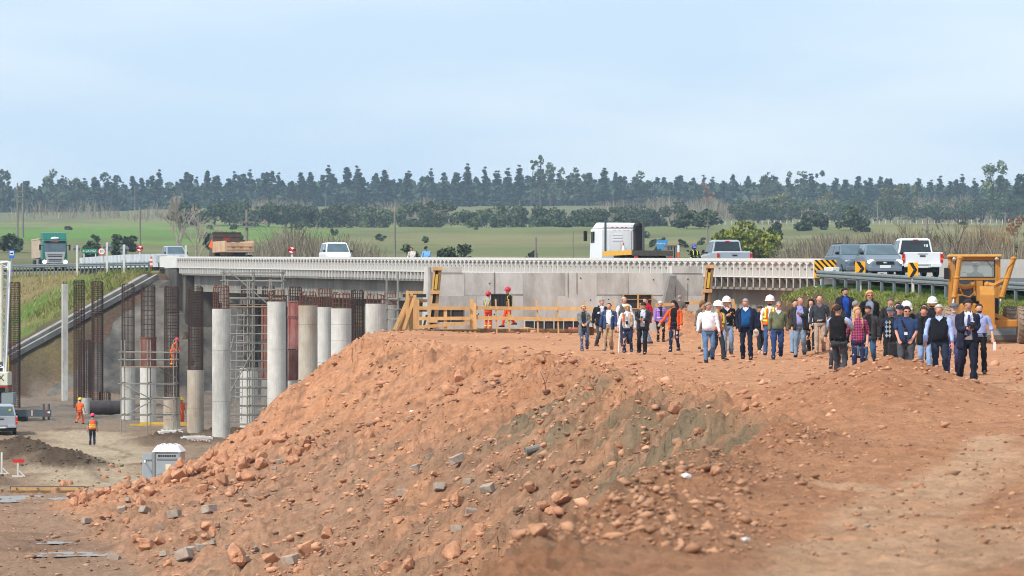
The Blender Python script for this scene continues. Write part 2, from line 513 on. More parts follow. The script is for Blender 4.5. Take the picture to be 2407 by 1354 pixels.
# ---------------------------------------------------------------- ground sheet
def ground():
    tx = np.concatenate([np.linspace(-0.9, -0.165, 26)[:-1], np.linspace(-0.165, 0.165, 640), np.linspace(0.165, 0.9, 26)[1:]])
    ys = [4.0]
    while ys[-1] < 3300:
        yy = ys[-1]
        ys.append(yy * (1.03 if yy < 18 else 1.0042 if yy < 245 else 1.008 if yy < 420 else 1.018))
    ys = np.array(ys)
    X = (tx[None, :] * ys[:, None]); Y = np.repeat(ys[:, None], len(tx), 1)
    x = X.ravel(); y = Y.ravel()
    z, m = land(x, y)
    nr, nc = X.shape
    # soil and grass colours (own colours, plus shade painted on the cut under the bridge)
    red = np.array(srgb(.81, .585, .435)); red2 = np.array(srgb(.745, .51, .365)); pale = np.array(srgb(.865, .69, .55)); olive = np.array(srgb(.56, .49, .39))
    brown = np.array(srgb(.675, .52, .405)); mud = np.array(srgb(.60, .505, .415)); track = np.array(srgb(.735, .655, .55)); grey = np.array(srgb(.475, .44, .405))
    dark = np.array(srgb(.37, .30, .235)); toe = np.array(srgb(.66, .52, .42)); dry = np.array(srgb(.50, .455, .285)); green = np.array(srgb(.36, .49, .17))
    def lay(c, col, k):
        k = np.clip(k, 0, 1)[:, None]
        return c * (1 - k) + col[None, :] * k
    n1 = fbm(x / 3.1, y / 3.1, 71, 4); n2 = fbm(x / 0.8, y / 0.8, 77, 3); n3 = fbm(x / 14, y / 20, 81, 3)
    c = np.repeat(mud[None, :], len(x), 0)
    c = lay(c, toe, (1 - sstep(140, 172, y)) * (0.85 + n1 * 0.5))
    c = lay(c, grey, sstep(225, 262, y) * (0.75 + n1))
    c = lay(c, dark, np.clip(n1 * 1.6 - 0.25 + n2 * 0.4, 0, 0.5) * (1 - m['fill']))
    tr = seg_dist(x + n1 * 1.5, y + n2 * 2, [(-26, 232), (-23.5, 215), (-20.6, 196), (-20.4, 180), (-18.8, 170), (-16.5, 160)])
    c = lay(c, track, (1 - sstep(1.4, 3.4, tr)) * (0.85 + n2 * 0.5) * (1 - m['fill']))
    ruts = seg_dist(x, y, [(-24, 214), (-19.4, 197), (-20.6, 184), (-17.6, 166)])
    c = lay(c, dark, np.exp(-(ruts / 0.28) ** 2) * 0.45 * (1 - m['fill']))
    dz = fbm(x * 0.35, y * 1.5 + x * 0.3, 91, 3)
    # face of the fill: red, browner towards the foot and in bands, olive subsoil under the near crest
    f = np.repeat(red[None, :], len(x), 0)
    f = lay(f, red2, np.clip(n1 * 1.5 + 0.3, 0, 1) * 0.8)
    hh = 6.08 - (z)
    f = lay(f, brown, np.clip((dz * 1.6 + n1 * .6 + 0.28) * sstep(0.8, 3.2, hh) * (1 - sstep(128, 152, y)) * 1.15, 0, 0.92))
    f = lay(f, olive, np.clip((n1 * 1.6 + n2 * .7 + dz * 1.1 + 0.62) * np.exp(-((hh - 0.75) / 1.05) ** 2) * sstep(48, 56, y) * (1 - sstep(88, 104, y)) * m['slope'] * 1.15, 0, 0.95))
    f = lay(f, brown * 0.9, np.clip((1 - sstep(30, 52, y)) * (np.exp(-((m['d'] - 0.2) / 0.8) ** 2)) * (0.55 + n1 * 1.2), 0, 0.8))
    tan = np.array(srgb(.67, .53, .425)); pink = np.array(srgb(.79, .585, .46)); umber = np.array(srgb(.50, .37, .285))
    uu = x / y * FPX + 1203.5 * 0
    band = sstep(2.2, 3.6, hh + n1 * .9 + dz * .8) * (1 - sstep(120, 146, y))
    f = lay(f, tan, band * np.clip(.75 + n2 * .6, 0, .95) * m['slope'])
    bd2 = np.exp(-((hh - 2.1 - .9 * n1) / .75) ** 2) * sstep(50, 60, y) * (1 - sstep(95, 120, y)) * m['slope']
    f = lay(f, tan * .88, bd2 * .8)
    f = lay(f, pink, np.clip(fbm(x / 1.3 + y * .1, y / 1.0, 151, 3) * 2.0 - .15, 0, .6) * m['slope'])
    f = lay(f, umber, np.clip(fbm(x / .45, y / .45, 157, 3) * 2.2 - .35, 0, .65) * np.maximum(m['slope'], m['heap']))
    # trodden top: lighter, pale wheel tracks
    f = lay(f, red * 1.12, m['top'] * (0.5 + n3))
    f = lay(f, brown * 1.2, m['top'] * (1 - sstep(26, 44, y)) * np.clip(0.25 + n1 * 1.2 + n2 * .5, 0, .8))
    p1 = seg_dist(x + n1 * 0.25, y, [gp(1960, 1400), gp(2080, 1230), gp(2260, 1120), gp(2430, 1060)])
    p2 = seg_dist(x + n1 * 0.2, y, [gp(2330, 1030), gp(2300, 1090), gp(2150, 1170), gp(1900, 1150)])
    f = lay(f, pale, m['top'] * (1 - sstep(0.35, 0.65, p1)) * np.clip(0.8 + n2 * 0.7 + n1 * .3, 0, .95) * (1 - 0.5 * m['heap']))
    f = lay(f, pale, m['top'] * (1 - sstep(0.12, 0.40, p2)) * (0.9 + n2 * 0.5))
    p3 = seg_dist(x, y + n1 * 2, [gp(2420, 1250), gp(2250, 1300), gp(2000, 1360)])
    f = lay(f, pale, m['top'] * (1 - sstep(0.25, 0.7, p3)) * 0.75)
    p4 = seg_dist(x, y + n1 * 3, [gp(1960, 905), gp(2150, 900), gp(2420, 918)])
    f = lay(f, pale, m['top'] * (1 - sstep(0.6, 3.0, p4)) * 0.35)
    # fresh loose heaps are a deeper orange
    f = lay(f, red2, m['heap'] * 0.8)
    f = lay(f, brown * 0.98, m['heap'] * (1 - sstep(36, 50, y)) * np.clip(.75 + n2 + n1 * .5, 0, .95))
    c = c * (1 - m['fill'][:, None]) + f * m['fill'][:, None]
    c = lay(c, dark, m['dark'])
    # grassy banks
    g = np.repeat(dry[None, :], len(x), 0)
    g = lay(g, green * 0.85, np.clip(n3 * 2.2 + n1 * 0.9 - 0.05 + sstep(-16, 0, m['t'] - BL) * 0 + (m['t'] < BL + 4) * 0.35 + (m['t'] < 20) * 0.7, 0, 1))
    g = lay(g, brown * 0.8, np.clip(sstep(3.2, 1.2, z) * (m['t'] > 100) * 0.9 + n1 * 0.5, 0, 0.9))
    g = lay(g, np.array(srgb(.60, .50, .40)), np.clip(n1 * 1.3 - 0.2, 0, 0.6) * (m['t'] > 100))
    g = lay(g, dark * 1.15, m['rb'] * sstep(1.75, 2.1, m['w'] + n1 * 0.4))
    soilcut_shade = np.clip((m['t'] < BL - .4) * (m['t'] > 60) * 1.0, 0, 1)  # brown cut soil, its colour darkened for the shade under the bridge
    g = lay(g, np.array(srgb(.33, .275, .235)), soilcut_shade * (.8 + n1)); g = lay(g, np.array(srgb(.47, .36, .29)), soilcut_shade * np.clip(n1 * 2 - .1, 0, .7))
    c = c * (1 - m['bank'][:, None]) + g * m['bank'][:, None]
    # far fields
    far = sstep(400, 455, y)
    fg = np.array(srgb(.37, .525, .21)); fo = np.array(srgb(.44, .465, .285)); ft = np.array(srgb(.54, .50, .35)); fb = np.array(srgb(.44, .43, .30))
    tt = x / y
    h = np.repeat(fo[None, :], len(x), 0)
    n4 = fbm(x / 45, y / 60, 97, 4)
    lg = (1 - sstep(-0.052, -0.035, tt + n4 * 0.01)) * sstep(640, 700, y + x * 0.1) * (1 - sstep(1230, 1300, y))
    h = lay(h, fg, lg * (0.9 + n4 * 0.6))
    h = lay(h, fg, np.clip(n4 * 2.0 + 0.15, 0, .75) * sstep(900, 1050, y) * (1 - sstep(0.0, .03, tt)) )
    h = lay(h, fg, np.exp(-((y - 1010 - 600 * (tt - 0.04)) / 60) ** 2) * sstep(0.015, 0.03, tt) * 0.8)
    h = lay(h, fb, np.clip(sstep(760, 520, y) * 0.75 * (1 - lg) + n4 * 0.4, 0, 0.85))
    h = lay(h, ft, np.clip(n4 * 1.8 + .05 + sstep(.02, .08, tt) * .25, 0, 0.75)); h = lay(h, fb * .8, np.clip(fbm(x / 16, y / 28, 101, 3) * 2.4 - .15, 0, .7)); h = lay(h, ft * 1.05, np.clip(fbm(x / 70, y / 22, 103, 3) * 2.4 - .3, 0, .6))
    h = lay(h, ft, np.exp(-((y - 1330 - 500 * tt) / 55) ** 2) * sstep(0.08, 0.095, tt) * 0.8)
    h = lay(h, fb * 0.9, np.exp(-((y - 1330 + 900 * (tt + 0.1)) / 60) ** 2) * (1 - sstep(-.105, -.085, tt)) * 0.7)
    h = lay(h, np.array(srgb(.40, .39, .28)), sstep(1350, 1500, y) * 0.6)
    c = c * (1 - far[:, None]) + h * far[:, None]
    me = bpy.data.meshes.new('ground')
    nv = len(x)
    me.vertices.add(nv)
    me.vertices.foreach_set('co', np.stack([x, y, z], 1).astype(np.float32).ravel())
    a = (np.arange(nr - 1)[:, None] * nc + np.arange(nc - 1)[None, :]).ravel()
    q = np.stack([a, a + 1, a + 1 + nc, a + nc], 1).astype(np.int32)
    me.loops.add(q.size); me.polygons.add(len(q))
    me.loops.foreach_set('vertex_index', q.ravel())
    me.polygons.foreach_set('loop_start', np.arange(0, q.size, 4, dtype=np.int32))
    me.polygons.foreach_set('loop_total', np.full(len(q), 4, np.int32))
    me.polygons.foreach_set('use_smooth', np.ones(len(q), bool))
    at_ = me.color_attributes.new('soil', 'FLOAT_COLOR', 'POINT')
    at_.data.foreach_set('color', np.concatenate([np.clip(c, 0, 1), np.ones((nv, 1))], 1).astype(np.float32).ravel())
    me.update(); me.validate()
    gm = bpy.data.materials.new('soil'); gm.use_nodes = True
    n = gm.node_tree; b = n.nodes['Principled BSDF']
    b.inputs['Roughness'].default_value = 0.95; b.inputs['Specular IOR Level'].default_value = 0.15
    ca = n.nodes.new('ShaderNodeAttribute'); ca.attribute_name = 'soil'
    tcn = n.nodes.new('ShaderNodeTexCoord')
    nz = n.nodes.new('ShaderNodeTexNoise'); nz.inputs['Scale'].default_value = 3.5; nz.inputs['Detail'].default_value = 9; nz.inputs['Roughness'].default_value = 0.8
    n.links.new(tcn.outputs['Object'], nz.inputs['Vector'])
    mr = n.nodes.new('ShaderNodeMapRange'); mr.inputs['From Min'].default_value = .28; mr.inputs['From Max'].default_value = .72
    mr.inputs['To Min'].default_value = 0.52; mr.inputs['To Max'].default_value = 1.38  # wide tone spread, its dark end stands in for shade in crevices
    n.links.new(nz.outputs['Fac'], mr.inputs['Value'])
    mx = n.nodes.new('ShaderNodeVectorMath'); mx.operation = 'SCALE'
    n.links.new(ca.outputs['Color'], mx.inputs[0]); n.links.new(mr.outputs['Result'], mx.inputs['Scale'])
    n.links.new(mx.outputs['Vector'], b.inputs['Base Color'])
    vo = n.nodes.new('ShaderNodeTexVoronoi'); vo.inputs['Scale'].default_value = 7.0; vo.feature = 'DISTANCE_TO_EDGE'
    wz = n.nodes.new('ShaderNodeVectorMath'); wz.operation = 'MULTIPLY_ADD'; wz.inputs[1].default_value = (.35, .35, .35)
    n.links.new(nz.outputs['Color'], wz.inputs[0]); n.links.new(tcn.outputs['Object'], wz.inputs[2]); n.links.new(wz.outputs['Vector'], vo.inputs['Vector'])
    nb = n.nodes.new('ShaderNodeTexNoise'); nb.inputs['Scale'].default_value = 13; nb.inputs['Detail'].default_value = 7; nb.inputs['Roughness'].default_value = 0.7
    n.links.new(tcn.outputs['Object'], nb.inputs['Vector'])
    bp = n.nodes.new('ShaderNodeBump'); bp.inputs['Strength'].default_value = 1.0; bp.inputs['Distance'].default_value = 0.09
    vs_ = n.nodes.new('ShaderNodeMath'); vs_.operation = 'MULTIPLY_ADD'; vs_.inputs[1].default_value = .55
    vm = n.nodes.new('ShaderNodeMath'); vm.operation = 'MINIMUM'; vm.inputs[1].default_value = .35
    n.links.new(vo.outputs['Distance'], vm.inputs[0]); n.links.new(vm.outputs[0], vs_.inputs[0]); n.links.new(nb.outputs['Fac'], vs_.inputs[2]); n.links.new(vs_.outputs[0], bp.inputs['Height']); n.links.new(bp.outputs['Normal'], b.inputs['Normal'])
    me.materials.append(gm)
    o = bpy.data.objects.new('ground', me)
    COL.objects.link(o)
    tag(o, kind='structure', label='red earth fill, muddy building site, grassy banks and far fields')
    return o
GROUND = ground()

def hit(u, v, y0=14.0, y1=420.0):
    """where the sight line through a pixel meets the ground"""
    ys = y0 * (y1 / y0) ** np.linspace(0, 1, 1500)
    zs = CZ + (HOR - v) / FPX * ys; xs = (u - 1203.5) / FPX * ys
    zz, _ = land(xs, ys, True)
    k = np.argmax(zs <= zz)
    return Vector((xs[k], ys[k], zz[k])), FPX / ys[k]

# ---------------------------------------------------------------- haze
hz = MB(); hz.box(-3400, 3400, -60, 3500, -4, 118)
hm_ = bpy.data.materials.new('haze'); hm_.use_nodes = True
hn = hm_.node_tree; hn.nodes.remove(hn.nodes['Principled BSDF'])
pv = hn.nodes.new('ShaderNodeVolumePrincipled')
pv.inputs['Color'].default_value = (0.62, 0.80, 1.0, 1)
pv.inputs['Density'].default_value = 0.00014
pv.inputs['Anisotropy'].default_value = 0.0
hn.links.new(pv.outputs['Volume'], hn.nodes['Material Output'].inputs['Volume'])
HAZE = hz.build('haze', hm_)
tag(HAZE, kind='stuff', label='thin blue distance haze over the whole valley', cat='haze')
# ---------------------------------------------------------------- materials in common use
CONC = mat('concrete_new', srgb(.82, .81, .785), .85, .10, 1.6, .25, 40, stain=(srgb(.60, .58, .55), .5, 1.0))
CONC_L = mat('concrete_pale', srgb(.775, .765, .74), .85, .08, 2.0, .2, 40, stain=(srgb(.54, .52, .49), .7, 1.2))
CONC_W = mat('concrete_warm', srgb(.72, .69, .64), .85, .10, 1.5, .2, 40, stain=(srgb(.57, .47, .36), .75, 1.0))
CONC_OLD = mat('concrete_old', srgb(.60, .585, .56), .9, .12, 1.0, .3, 25, stain=(srgb(.40, .38, .36), .7, .8))
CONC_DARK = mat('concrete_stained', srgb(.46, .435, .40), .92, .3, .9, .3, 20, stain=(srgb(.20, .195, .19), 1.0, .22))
WPAINT = mat('white_masonry_paint', srgb(.83, .825, .81), .75, .05, 3, .1, 40, stain=(srgb(.74, .72, .69), .35, 2.2))
GPAINT = mat('weathered_white_paint', srgb(.70, .685, .66), .8, .10, 3, .15, 40, stain=(srgb(.60, .575, .54), .5, 2.0))
STAIN_SHADE = mat('bracket_stain_slot_shade', srgb(.56, .54, .50), .9, .2, 4, .2, 40, stain=(srgb(.30, .285, .265), .85, 2.4))
ASPH = mat('asphalt', srgb(.34, .34, .345), .9, .12, 1.5, .3, 60)
LINE = mat('road_line', srgb(.86, .86, .84), .7, .06, 3)
RUST = mat('rusty_steel', srgb(.285, .20, .165), .85, .25, 8, .2, 60, metal=.2)
RUST2 = mat('rusty_steel_light', srgb(.44, .285, .215), .85, .25, 8, .2, 60, metal=.2)
GALV = mat('galvanised_steel', srgb(.60, .62, .63), .55, .15, 5, .1, 50, metal=.35)
GALVD = mat('weathered_guard_rail', srgb(.46, .50, .51), .6, .15, 3, .1, 40, metal=.3)
SCAF = mat('scaffold_tube', srgb(.58, .565, .53), .6, .2, 6, .1, 60, metal=.3)
TIMB = mat('fresh_timber', srgb(.80, .63, .42), .8, .14, 5, .2, 30, stretch=(1, 1, .3), stain=(srgb(.62, .45, .27), .4, 2), objvar=.10)
TIMBD = mat('old_timber', srgb(.56, .43, .29), .85, .2, 5, .2, 30, stain=(srgb(.35, .26, .18), .5, 2), objvar=.12)
YELF = mat('yellow_form_girder', srgb(.80, .68, .22), .7, .12, 4, .1, 40, stain=(srgb(.55, .47, .28), .5, 3))
BLACK = mat('black_form_panel', srgb(.13, .13, .14), .7, .25, 4, .1, 40, stain=(srgb(.26, .25, .25), .5, 2))
DGREY = mat('dark_grey_steel', srgb(.30, .325, .345), .6, .12, 4, .1, 40)
MGREY = mat('mid_grey_steel', srgb(.52, .565, .58), .6, .1, 4, .1, 40)
WHITE = mat('white_car_paint', srgb(.90, .905, .91), .25, .02, 3, spec=.5)
SILV = mat('silver_car_paint', srgb(.66, .685, .71), .3, .03, 3, spec=.5, metal=.2)
GREYC = mat('grey_car_paint', srgb(.46, .50, .54), .3, .03, 3, spec=.5, metal=.2)
GLASS = mat('window_glass', srgb(.30, .37, .40), .08, .25, 1.5, spec=.8)
GLASSD = mat('dark_window_glass', srgb(.12, .15, .17), .08, .3, 1.5, spec=.8)
TYRE = mat('tyre_rubber', srgb(.12, .118, .115), .9, .15, 8, .2, 40)
PLAST = mat('black_plastic', srgb(.10, .10, .105), .6, .1, 6)
REDL = mat('red_lens', srgb(.80, .06, .05), .3, .05, 4)
AMBL = mat('amber_lens', srgb(.90, .45, .08), .3, .05, 4)
HEAD = emit('lit_headlamp', (1.0, .86, .62), 7.0)
CHROM = mat('bright_metal', srgb(.74, .74, .74), .3, .05, 5, metal=.7)
REDS = mat('red_sign_paint', srgb(.78, .14, .12), .6, .06, 6)
WSIGN = mat('white_sign_face', srgb(.88, .88, .87), .6, .04, 6)
BSIGN = mat('black_sign_paint', srgb(.07, .07, .07), .6, .06, 6)
YSIGN = mat('yellow_sign_face', srgb(.93, .66, .05), .6, .05, 6)
GSIGN = mat('green_sign_face', srgb(.10, .50, .38), .6, .06, 6)
BLSIGN = mat('blue_sign_face', srgb(.16, .42, .78), .6, .06, 6)
CYSIGN = mat('sky_blue_board', srgb(.25, .55, .76), .6, .10, 3)
POSTW = mat('white_post_paint', srgb(.84, .835, .81), .8, .08, 4, stain=(srgb(.62, .60, .56), .4, 3))

# ---------------------------------------------------------------- road
def strip(name, m, t0, t1, w0, w1, dz, n=40):
    mb = MB(); rows = []
    for i in range(n + 1):
        t = t0 + (t1 - t0) * i / n
        z = float(road_z(np.array(t))) + dz
        rows.append((bw(t, w0, z), bw(t, w1, z)))
    for a, b in zip(rows[:-1], rows[1:]):
        mb.add([a[0], a[1], b[1], b[0]], [(0, 1, 2, 3)])
    return mb.build(name, m)
rd = strip('road', ASPH, -90, -0.3, 0.55, -11.0, 0.0); tag(rd, 'asphalt approach road at the chevron bend', kind='structure')
rd = strip('road', ASPH, BL + .3, BL + 160, 0.55, -11.0, 0.0); tag(rd, 'asphalt road running on from the far end of the bridge', kind='structure')
for a, b in ((-90, -0.3), (BL + .3, BL + 160)):
    for ww in (0.12, -10.5):
        tag(strip('road_edge_line', LINE, a, b, ww, ww - .12, 0.004), 'white painted line along the road edge', kind='structure')

# ---------------------------------------------------------------- old bridge
BRZ = math.atan2(BA[1], BA[0])
bridge = thing('road_bridge', (BR[0], BR[1], 0), BRZ, 'long white-parapeted concrete road bridge with pointed recesses in its parapet', 'bridge')
PITCH = 0.86; NP = int(BL / PITCH)
mb = MB()     # one precast parapet panel, outer face at +y
mb.box(0, PITCH, -.16, -.06, 0, .88, 2)
mb.box(-.045, .045, -.06, .06, 0, .74)
mb.box(-.045, PITCH - .045, -.06, .075, .74, .88)
mb.prism([(.045, .74), (.045, .60), (.43, .738)], -.06, .05)
mb.prism([(PITCH - .045, .74), (.432, .738), (PITCH - .045, .60)], -.06, .05)
mb.box(.045, PITCH - .045, -.06, .045, 0, .06)
mb.box(.34, .60, -.055, -.02, .40, .44, 1)  # dark bar painted in for the shade inside a slot opening
panel0 = mb.build('parapet_panel', [WPAINT, STAIN_SHADE, GPAINT], bridge)
mb = MB()     # bracket under the walkway
mb.prism([(0, 0)] * 0 + [(-.05, 0), (.05, 0), (.05, -.44), (-.05, -.44)], -.30, .06, 0)
br_white = mb.build('bracket', WPAINT, bridge)
mb = MB(); mb.box(-.05, .05, -.30, .035, -.46, -.002, 0); mb.box(-.052, .052, .035, .06, -.46, -.002, 1)
br_dark = mb.build('bracket', [STAIN_SHADE, GPAINT], bridge)
for k in range(NP):
    t = .05 + k * PITCH
    zt = PTOP(t) - .88
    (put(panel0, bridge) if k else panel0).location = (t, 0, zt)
    if t < BL - 4.5:
        dark_b = t < 42
        src = br_dark if dark_b else br_white
        c = put(src, bridge) if (k and k != 49) else src
        c.location = (t, -.02, zt - .004)
for k in range(70):
    t = .05 + k * PITCH
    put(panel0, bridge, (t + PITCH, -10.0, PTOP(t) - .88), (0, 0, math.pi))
mb = MB()     # far railing beyond, the deck, its edge strip
def run(mb, t0, t1, y0, y1, a, b, mi=0):
    """box that follows the gradient: a, b are offsets from the parapet top"""
    z0, z1 = PTOP(t0), PTOP(t1)
    mb.hexa([(t0, y0, z0 + a), (t1, y0, z1 + a), (t1, y1, z1 + a), (t0, y1, z0 + a), (t0, y0, z0 + b), (t1, y0, z1 + b), (t1, y1, z1 + b), (t0, y1, z0 + b)], mi)
run(mb, 61, BL, -10.06, -9.9, -.88, 0); mb.build('far_parapet', WPAINT, bridge)
mb = MB(); run(mb, 0, BL, -9.8, -.17, -1.1, -.845); mb.build('deck', ASPH, bridge)
mb = MB(); run(mb, 0, BL - 4.5, -.62, -.33, -1.46, -.885); mb.build('edge_beam', CONC_OLD, bridge)
mb = MB(); run(mb, 0.0, BL - 4.5, -.9, -.16, -.882 - .1, -.884); mb.build('walkway_slab', GPAINT, bridge)
gl = 2.15; k = 0; t = 1.2
while t < BL - 7.5:
    mb = MB(); run(mb, t, t + gl - .025, -1.32, -.95, -2.72, -1.12)
    mb.build('girder_segment', mat('girder_concrete_%d' % (k % 3), srgb(*[(.60, .585, .555), (.565, .55, .52), (.62, .59, .545)][k % 3]), .9, .12, 1.2, .25, 30, stretch=(1, 1, .25), stain=(srgb(.43, .40, .37), .7, .7)), bridge)
    t += gl; k += 1
for gy in (-3.4, -5.6, -7.8, -9.4):
    mb = MB(); run(mb, 1.2, BL - 7, gy - .2, gy + .2, -2.70, -1.12); mb.build('girder', CONC_OLD, bridge)
for t in (26, 52, 78, 104, 126):
    mb = MB()
    z = PTOP(t) - 2.74
    mb.box(t - .5, t + .5, -9.8, -.7, z - .75, z)
    for yy in (-1.8, -5.0, -8.2):
        mb.box(t - .42, t + .42, yy - .42, yy + .42, -1, z - .75)
    mb.build('pier', CONC_OLD, bridge)
# left abutment and its white end block
mb = MB(); mb.box(BL - 4.4, BL + 2.2, -.14, .08, PTOP(BL) - .96, PTOP(BL) + .012); mb.build('end_block', WPAINT, bridge, bevel=.02)
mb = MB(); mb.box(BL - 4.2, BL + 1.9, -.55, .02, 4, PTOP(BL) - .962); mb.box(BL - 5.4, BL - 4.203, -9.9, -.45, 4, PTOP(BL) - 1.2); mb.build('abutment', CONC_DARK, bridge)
mb = MB(); mb.box(BL + 1.903, BL + 2.15, -.5, .12, 4, PTOP(BL) - .965); mb.build('abutment_edge', CONC_L, bridge)
# right abutment block
mb = MB(); mb.box(-1.55, -.05, -.2, .12, 8.55, 9.38); mb.build('end_block', WPAINT, bridge, bevel=.02)
mb = MB(); mb.box(-1.9, .9, -.95, .05, 5.5, 8.545); mb.box(-2.2, -1.0, .055, .20, 7.9, 8.5); mb.build('abutment', CONC, bridge)
mb = MB(); mb.box(1.0, 1.18, -9.6, -.7, 5.5, 8.3); mb.build('abutment_wall', CONC_OLD, bridge)

# striped hazard board at the bridge end
def stripes(root, wd, ht, y, n=5):
    mb = MB(); mb.box(-wd / 2, wd / 2, -.02, .02, 0, ht); o = mb.build('panel', YSIGN, root)
    for i in range(-2, n):
        x0 = -wd / 2 + i * wd / n * 1.25; bw_ = wd / n * .58
        poly = [(x0, ht), (x0 + bw_, ht), (x0 + bw_ + ht * .95, 0), (x0 + ht * .95, 0)]
        cl = []
        for (ax, az), (bx, bz) in zip(poly, poly[1:] + poly[:1]):      # clip to the board in x
            cl.append((ax, az))
            for lim in (-wd / 2, wd / 2):
                if (ax - lim) * (bx - lim) < 0:
                    q = (lim - ax) / (bx - ax); cl.append((lim, az + (bz - az) * q))
        cl = [p for p in cl if -wd / 2 - 1e-6 <= p[0] <= wd / 2 + 1e-6]
        # corners
        if len(cl) >= 3:
            cx = sum(p[0] for p in cl) / len(cl); cz = sum(p[1] for p in cl) / len(cl)
            cl.sort(key=lambda p: math.atan2(p[1] - cz, p[0] - cx))
            m2 = MB(); m2.prism(cl, -.026, -.0205); m2.build('stripe', BSIGN, o)
p = at(1940, 656, 53.4)
hb = thing('hazard_board', (p.x, p.y, H(p.x, p.y)), 0.1, 'yellow and black diagonal striped hazard board at the bridge end', 'sign')
g0 = hb.location.z
hp = thing('x', (0, 0, 0)); bpy.data.objects.remove(hp)
sub = MB(); sub.box(-.06, .06, .0205, .08, 0, p.z - g0 + .4); sub.build('post', GALV, hb)
tmp = bpy.data.objects.new('board', None); COL.objects.link(tmp); tmp.parent = hb; tmp.location = (0, 0, p.z - g0)
stripes(tmp, .98, .84, 0)
for ch in list(tmp.children):
    ch.parent = hb; ch.location = (0, 0, p.z - g0)
bpy.data.objects.remove(tmp)

# ---------------------------------------------------------------- paved slope under the far abutment
def paved():
    mb = MB(); n1, n2 = 14, 12
    g = {}
    for i in range(n1 + 1):
        for j in range(n2 + 1):
            dt = 1.0 + i / n1 * 11.5               # down towards the camera
            ww = -9.5 + (9.5 + 0.0 + dt * 1.0 + .35 * math.sin(i * 1.7)) * j / n2
            t = BL - .5 - dt
            q = bw(t, ww); hz_ = float(land(np.array([q.x]), np.array([q.y]), False)[0][0])
            g[i, j] = len(mb.v); mb.v.append((q.x, q.y, max(hz_, 9.75 - dt / 1.2) + (.30 if i < n1 else -.5) + random.uniform(-.02, .02)))
    for i in range(n1):
        for j in range(n2):
            mb.f.append((g[i, j], g[i + 1, j], g[i + 1, j + 1], g[i, j + 1])); mb.m.append(0)
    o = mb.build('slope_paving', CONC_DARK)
    return tag(o, 'dark stained concrete paving on the slope below the far abutment', 'slope paving')
paved()
for off, wd, lab in ((.35, .5, 'pale concrete edge beam running down the bank beside the stained paving'), (-.55, .28, 'narrow concrete gutter strip alongside the pale edge beam on the bank')):
    pts = []
    for i in range(15):
        dt = .7 + i / 14 * 9.6
        ww = .35 + max(dt, 0) * 1.72 + off
        q = bw(BL - .6 - dt, ww); hz_ = float(land(np.array([q.x]), np.array([q.y]), False)[0][0])
        pts.append(Vector((q.x, q.y, hz_ + .22)))
    # straight line fitted through the ends
    a, b = pts[0], pts[-1]
    mb = MB(); 
    for i in range(8):
        mb.beam(a.lerp(b, i / 8) + Vector((0, 0, .16)), a.lerp(b, (i + .985) / 8) + Vector((0, 0, .16)), wd, .4)
    tag(mb.build('edge_beam', CONC_OLD), lab, 'kerb')

# ---------------------------------------------------------------- new abutment wall
WA = Vector((-3.75, 176.0)); WD = Vector((.957, .289)); WL = 13.3
wall = thing('abutment_wall', (WA.x, WA.y, 0), math.atan2(WD.y, WD.x), 'new grey concrete abutment wall with raised ends and form joints, beside the old bridge', 'wall')
# local: x along the wall, -y faces the camera
tv = lambda v, s=51.0: CZ + (HOR - v) / s
mb = MB(); mb.box(0, WL, .06, .62, 3.0, tv(641) - .02); mb.build('core', CONC, wall)
xs = [0, 1.62, 3.05, 4.45, 6.5, 8.05, 9.6, 11.3, WL]
for i in range(len(xs) - 1):
    o = MB().box(xs[i] + .006, xs[i + 1] - .006, random.uniform(-.004, .004), .06, tv(695 + random.uniform(-3, 3)) + .02, tv(641)).build('wall_panel', [CONC, CONC_L][i % 2], wall)
xs = [0, 2.2, 4.45, 6.1, 8.3, 10.4, WL]
for i in range(len(xs) - 1):
    MB().box(xs[i] + .006, xs[i + 1] - .006, random.uniform(-.012, -.006), .06, 3.0, tv(695) - .012).build('wall_panel', [CONC_L, CONC][i % 2], wall)
MB().box(.0, 1.5, -.03, .5, tv(641) + .004, tv(627)).build('raised_end', CONC, wall)
MB().box(WL - 1.55, WL - .1, -.03, .5, tv(641) + .004, tv(624)).build('raised_end', CONC_L, wall)
mb = MB()       # pale flank on the left end, splayed outward at the foot
mb.hexa([(-.42, -.5, 3), (-.02, -.5, 3), (-.02, .6, 3), (-.42, .6, 3), (-.12, -.05, tv(627)), (-.02, -.05, tv(627)), (-.02, .6, tv(627)), (-.12, .6, tv(627))])
mb.build('flank', CONC_L, wall)
mb = MB()
mb.hexa([(WL - 2.75, -.50, 5), (WL - 2.05, -.50, 5), (WL - 2.05, -.06, 5), (WL - 2.75, -.06, 5), (WL - 1.75, -.30, tv(647)), (WL - 1.42, -.30, tv(647)), (WL - 1.42, -.06, tv(647)), (WL - 1.75, -.06, tv(647))])
mb.build('leaning_form', mat('grey_ply', srgb(.50, .485, .47), .85, .15, 3, .2, 40), wall)
for i in range(26):
    x = random.uniform(.4, WL - .4); zz = tv(random.choice([655, 668, 705, 722, 740]) + random.uniform(-2, 2))
    if i < 14:
        MB().tube((x, -.02, zz), (x, .03, zz), .035, n=6).build('tie_hole', BLACK, wall)
for i, (x, a, b) in enumerate(((3.06, 640, 690), (6.62, 640, 700), (7.05, 640, 690), (11.9, 660, 700), (12.5, 665, 720))):
    MB().box(x, x + .03, -.016, -.0125, tv(b), tv(a)).build('joint_strip', STAIN_SHADE, wall)
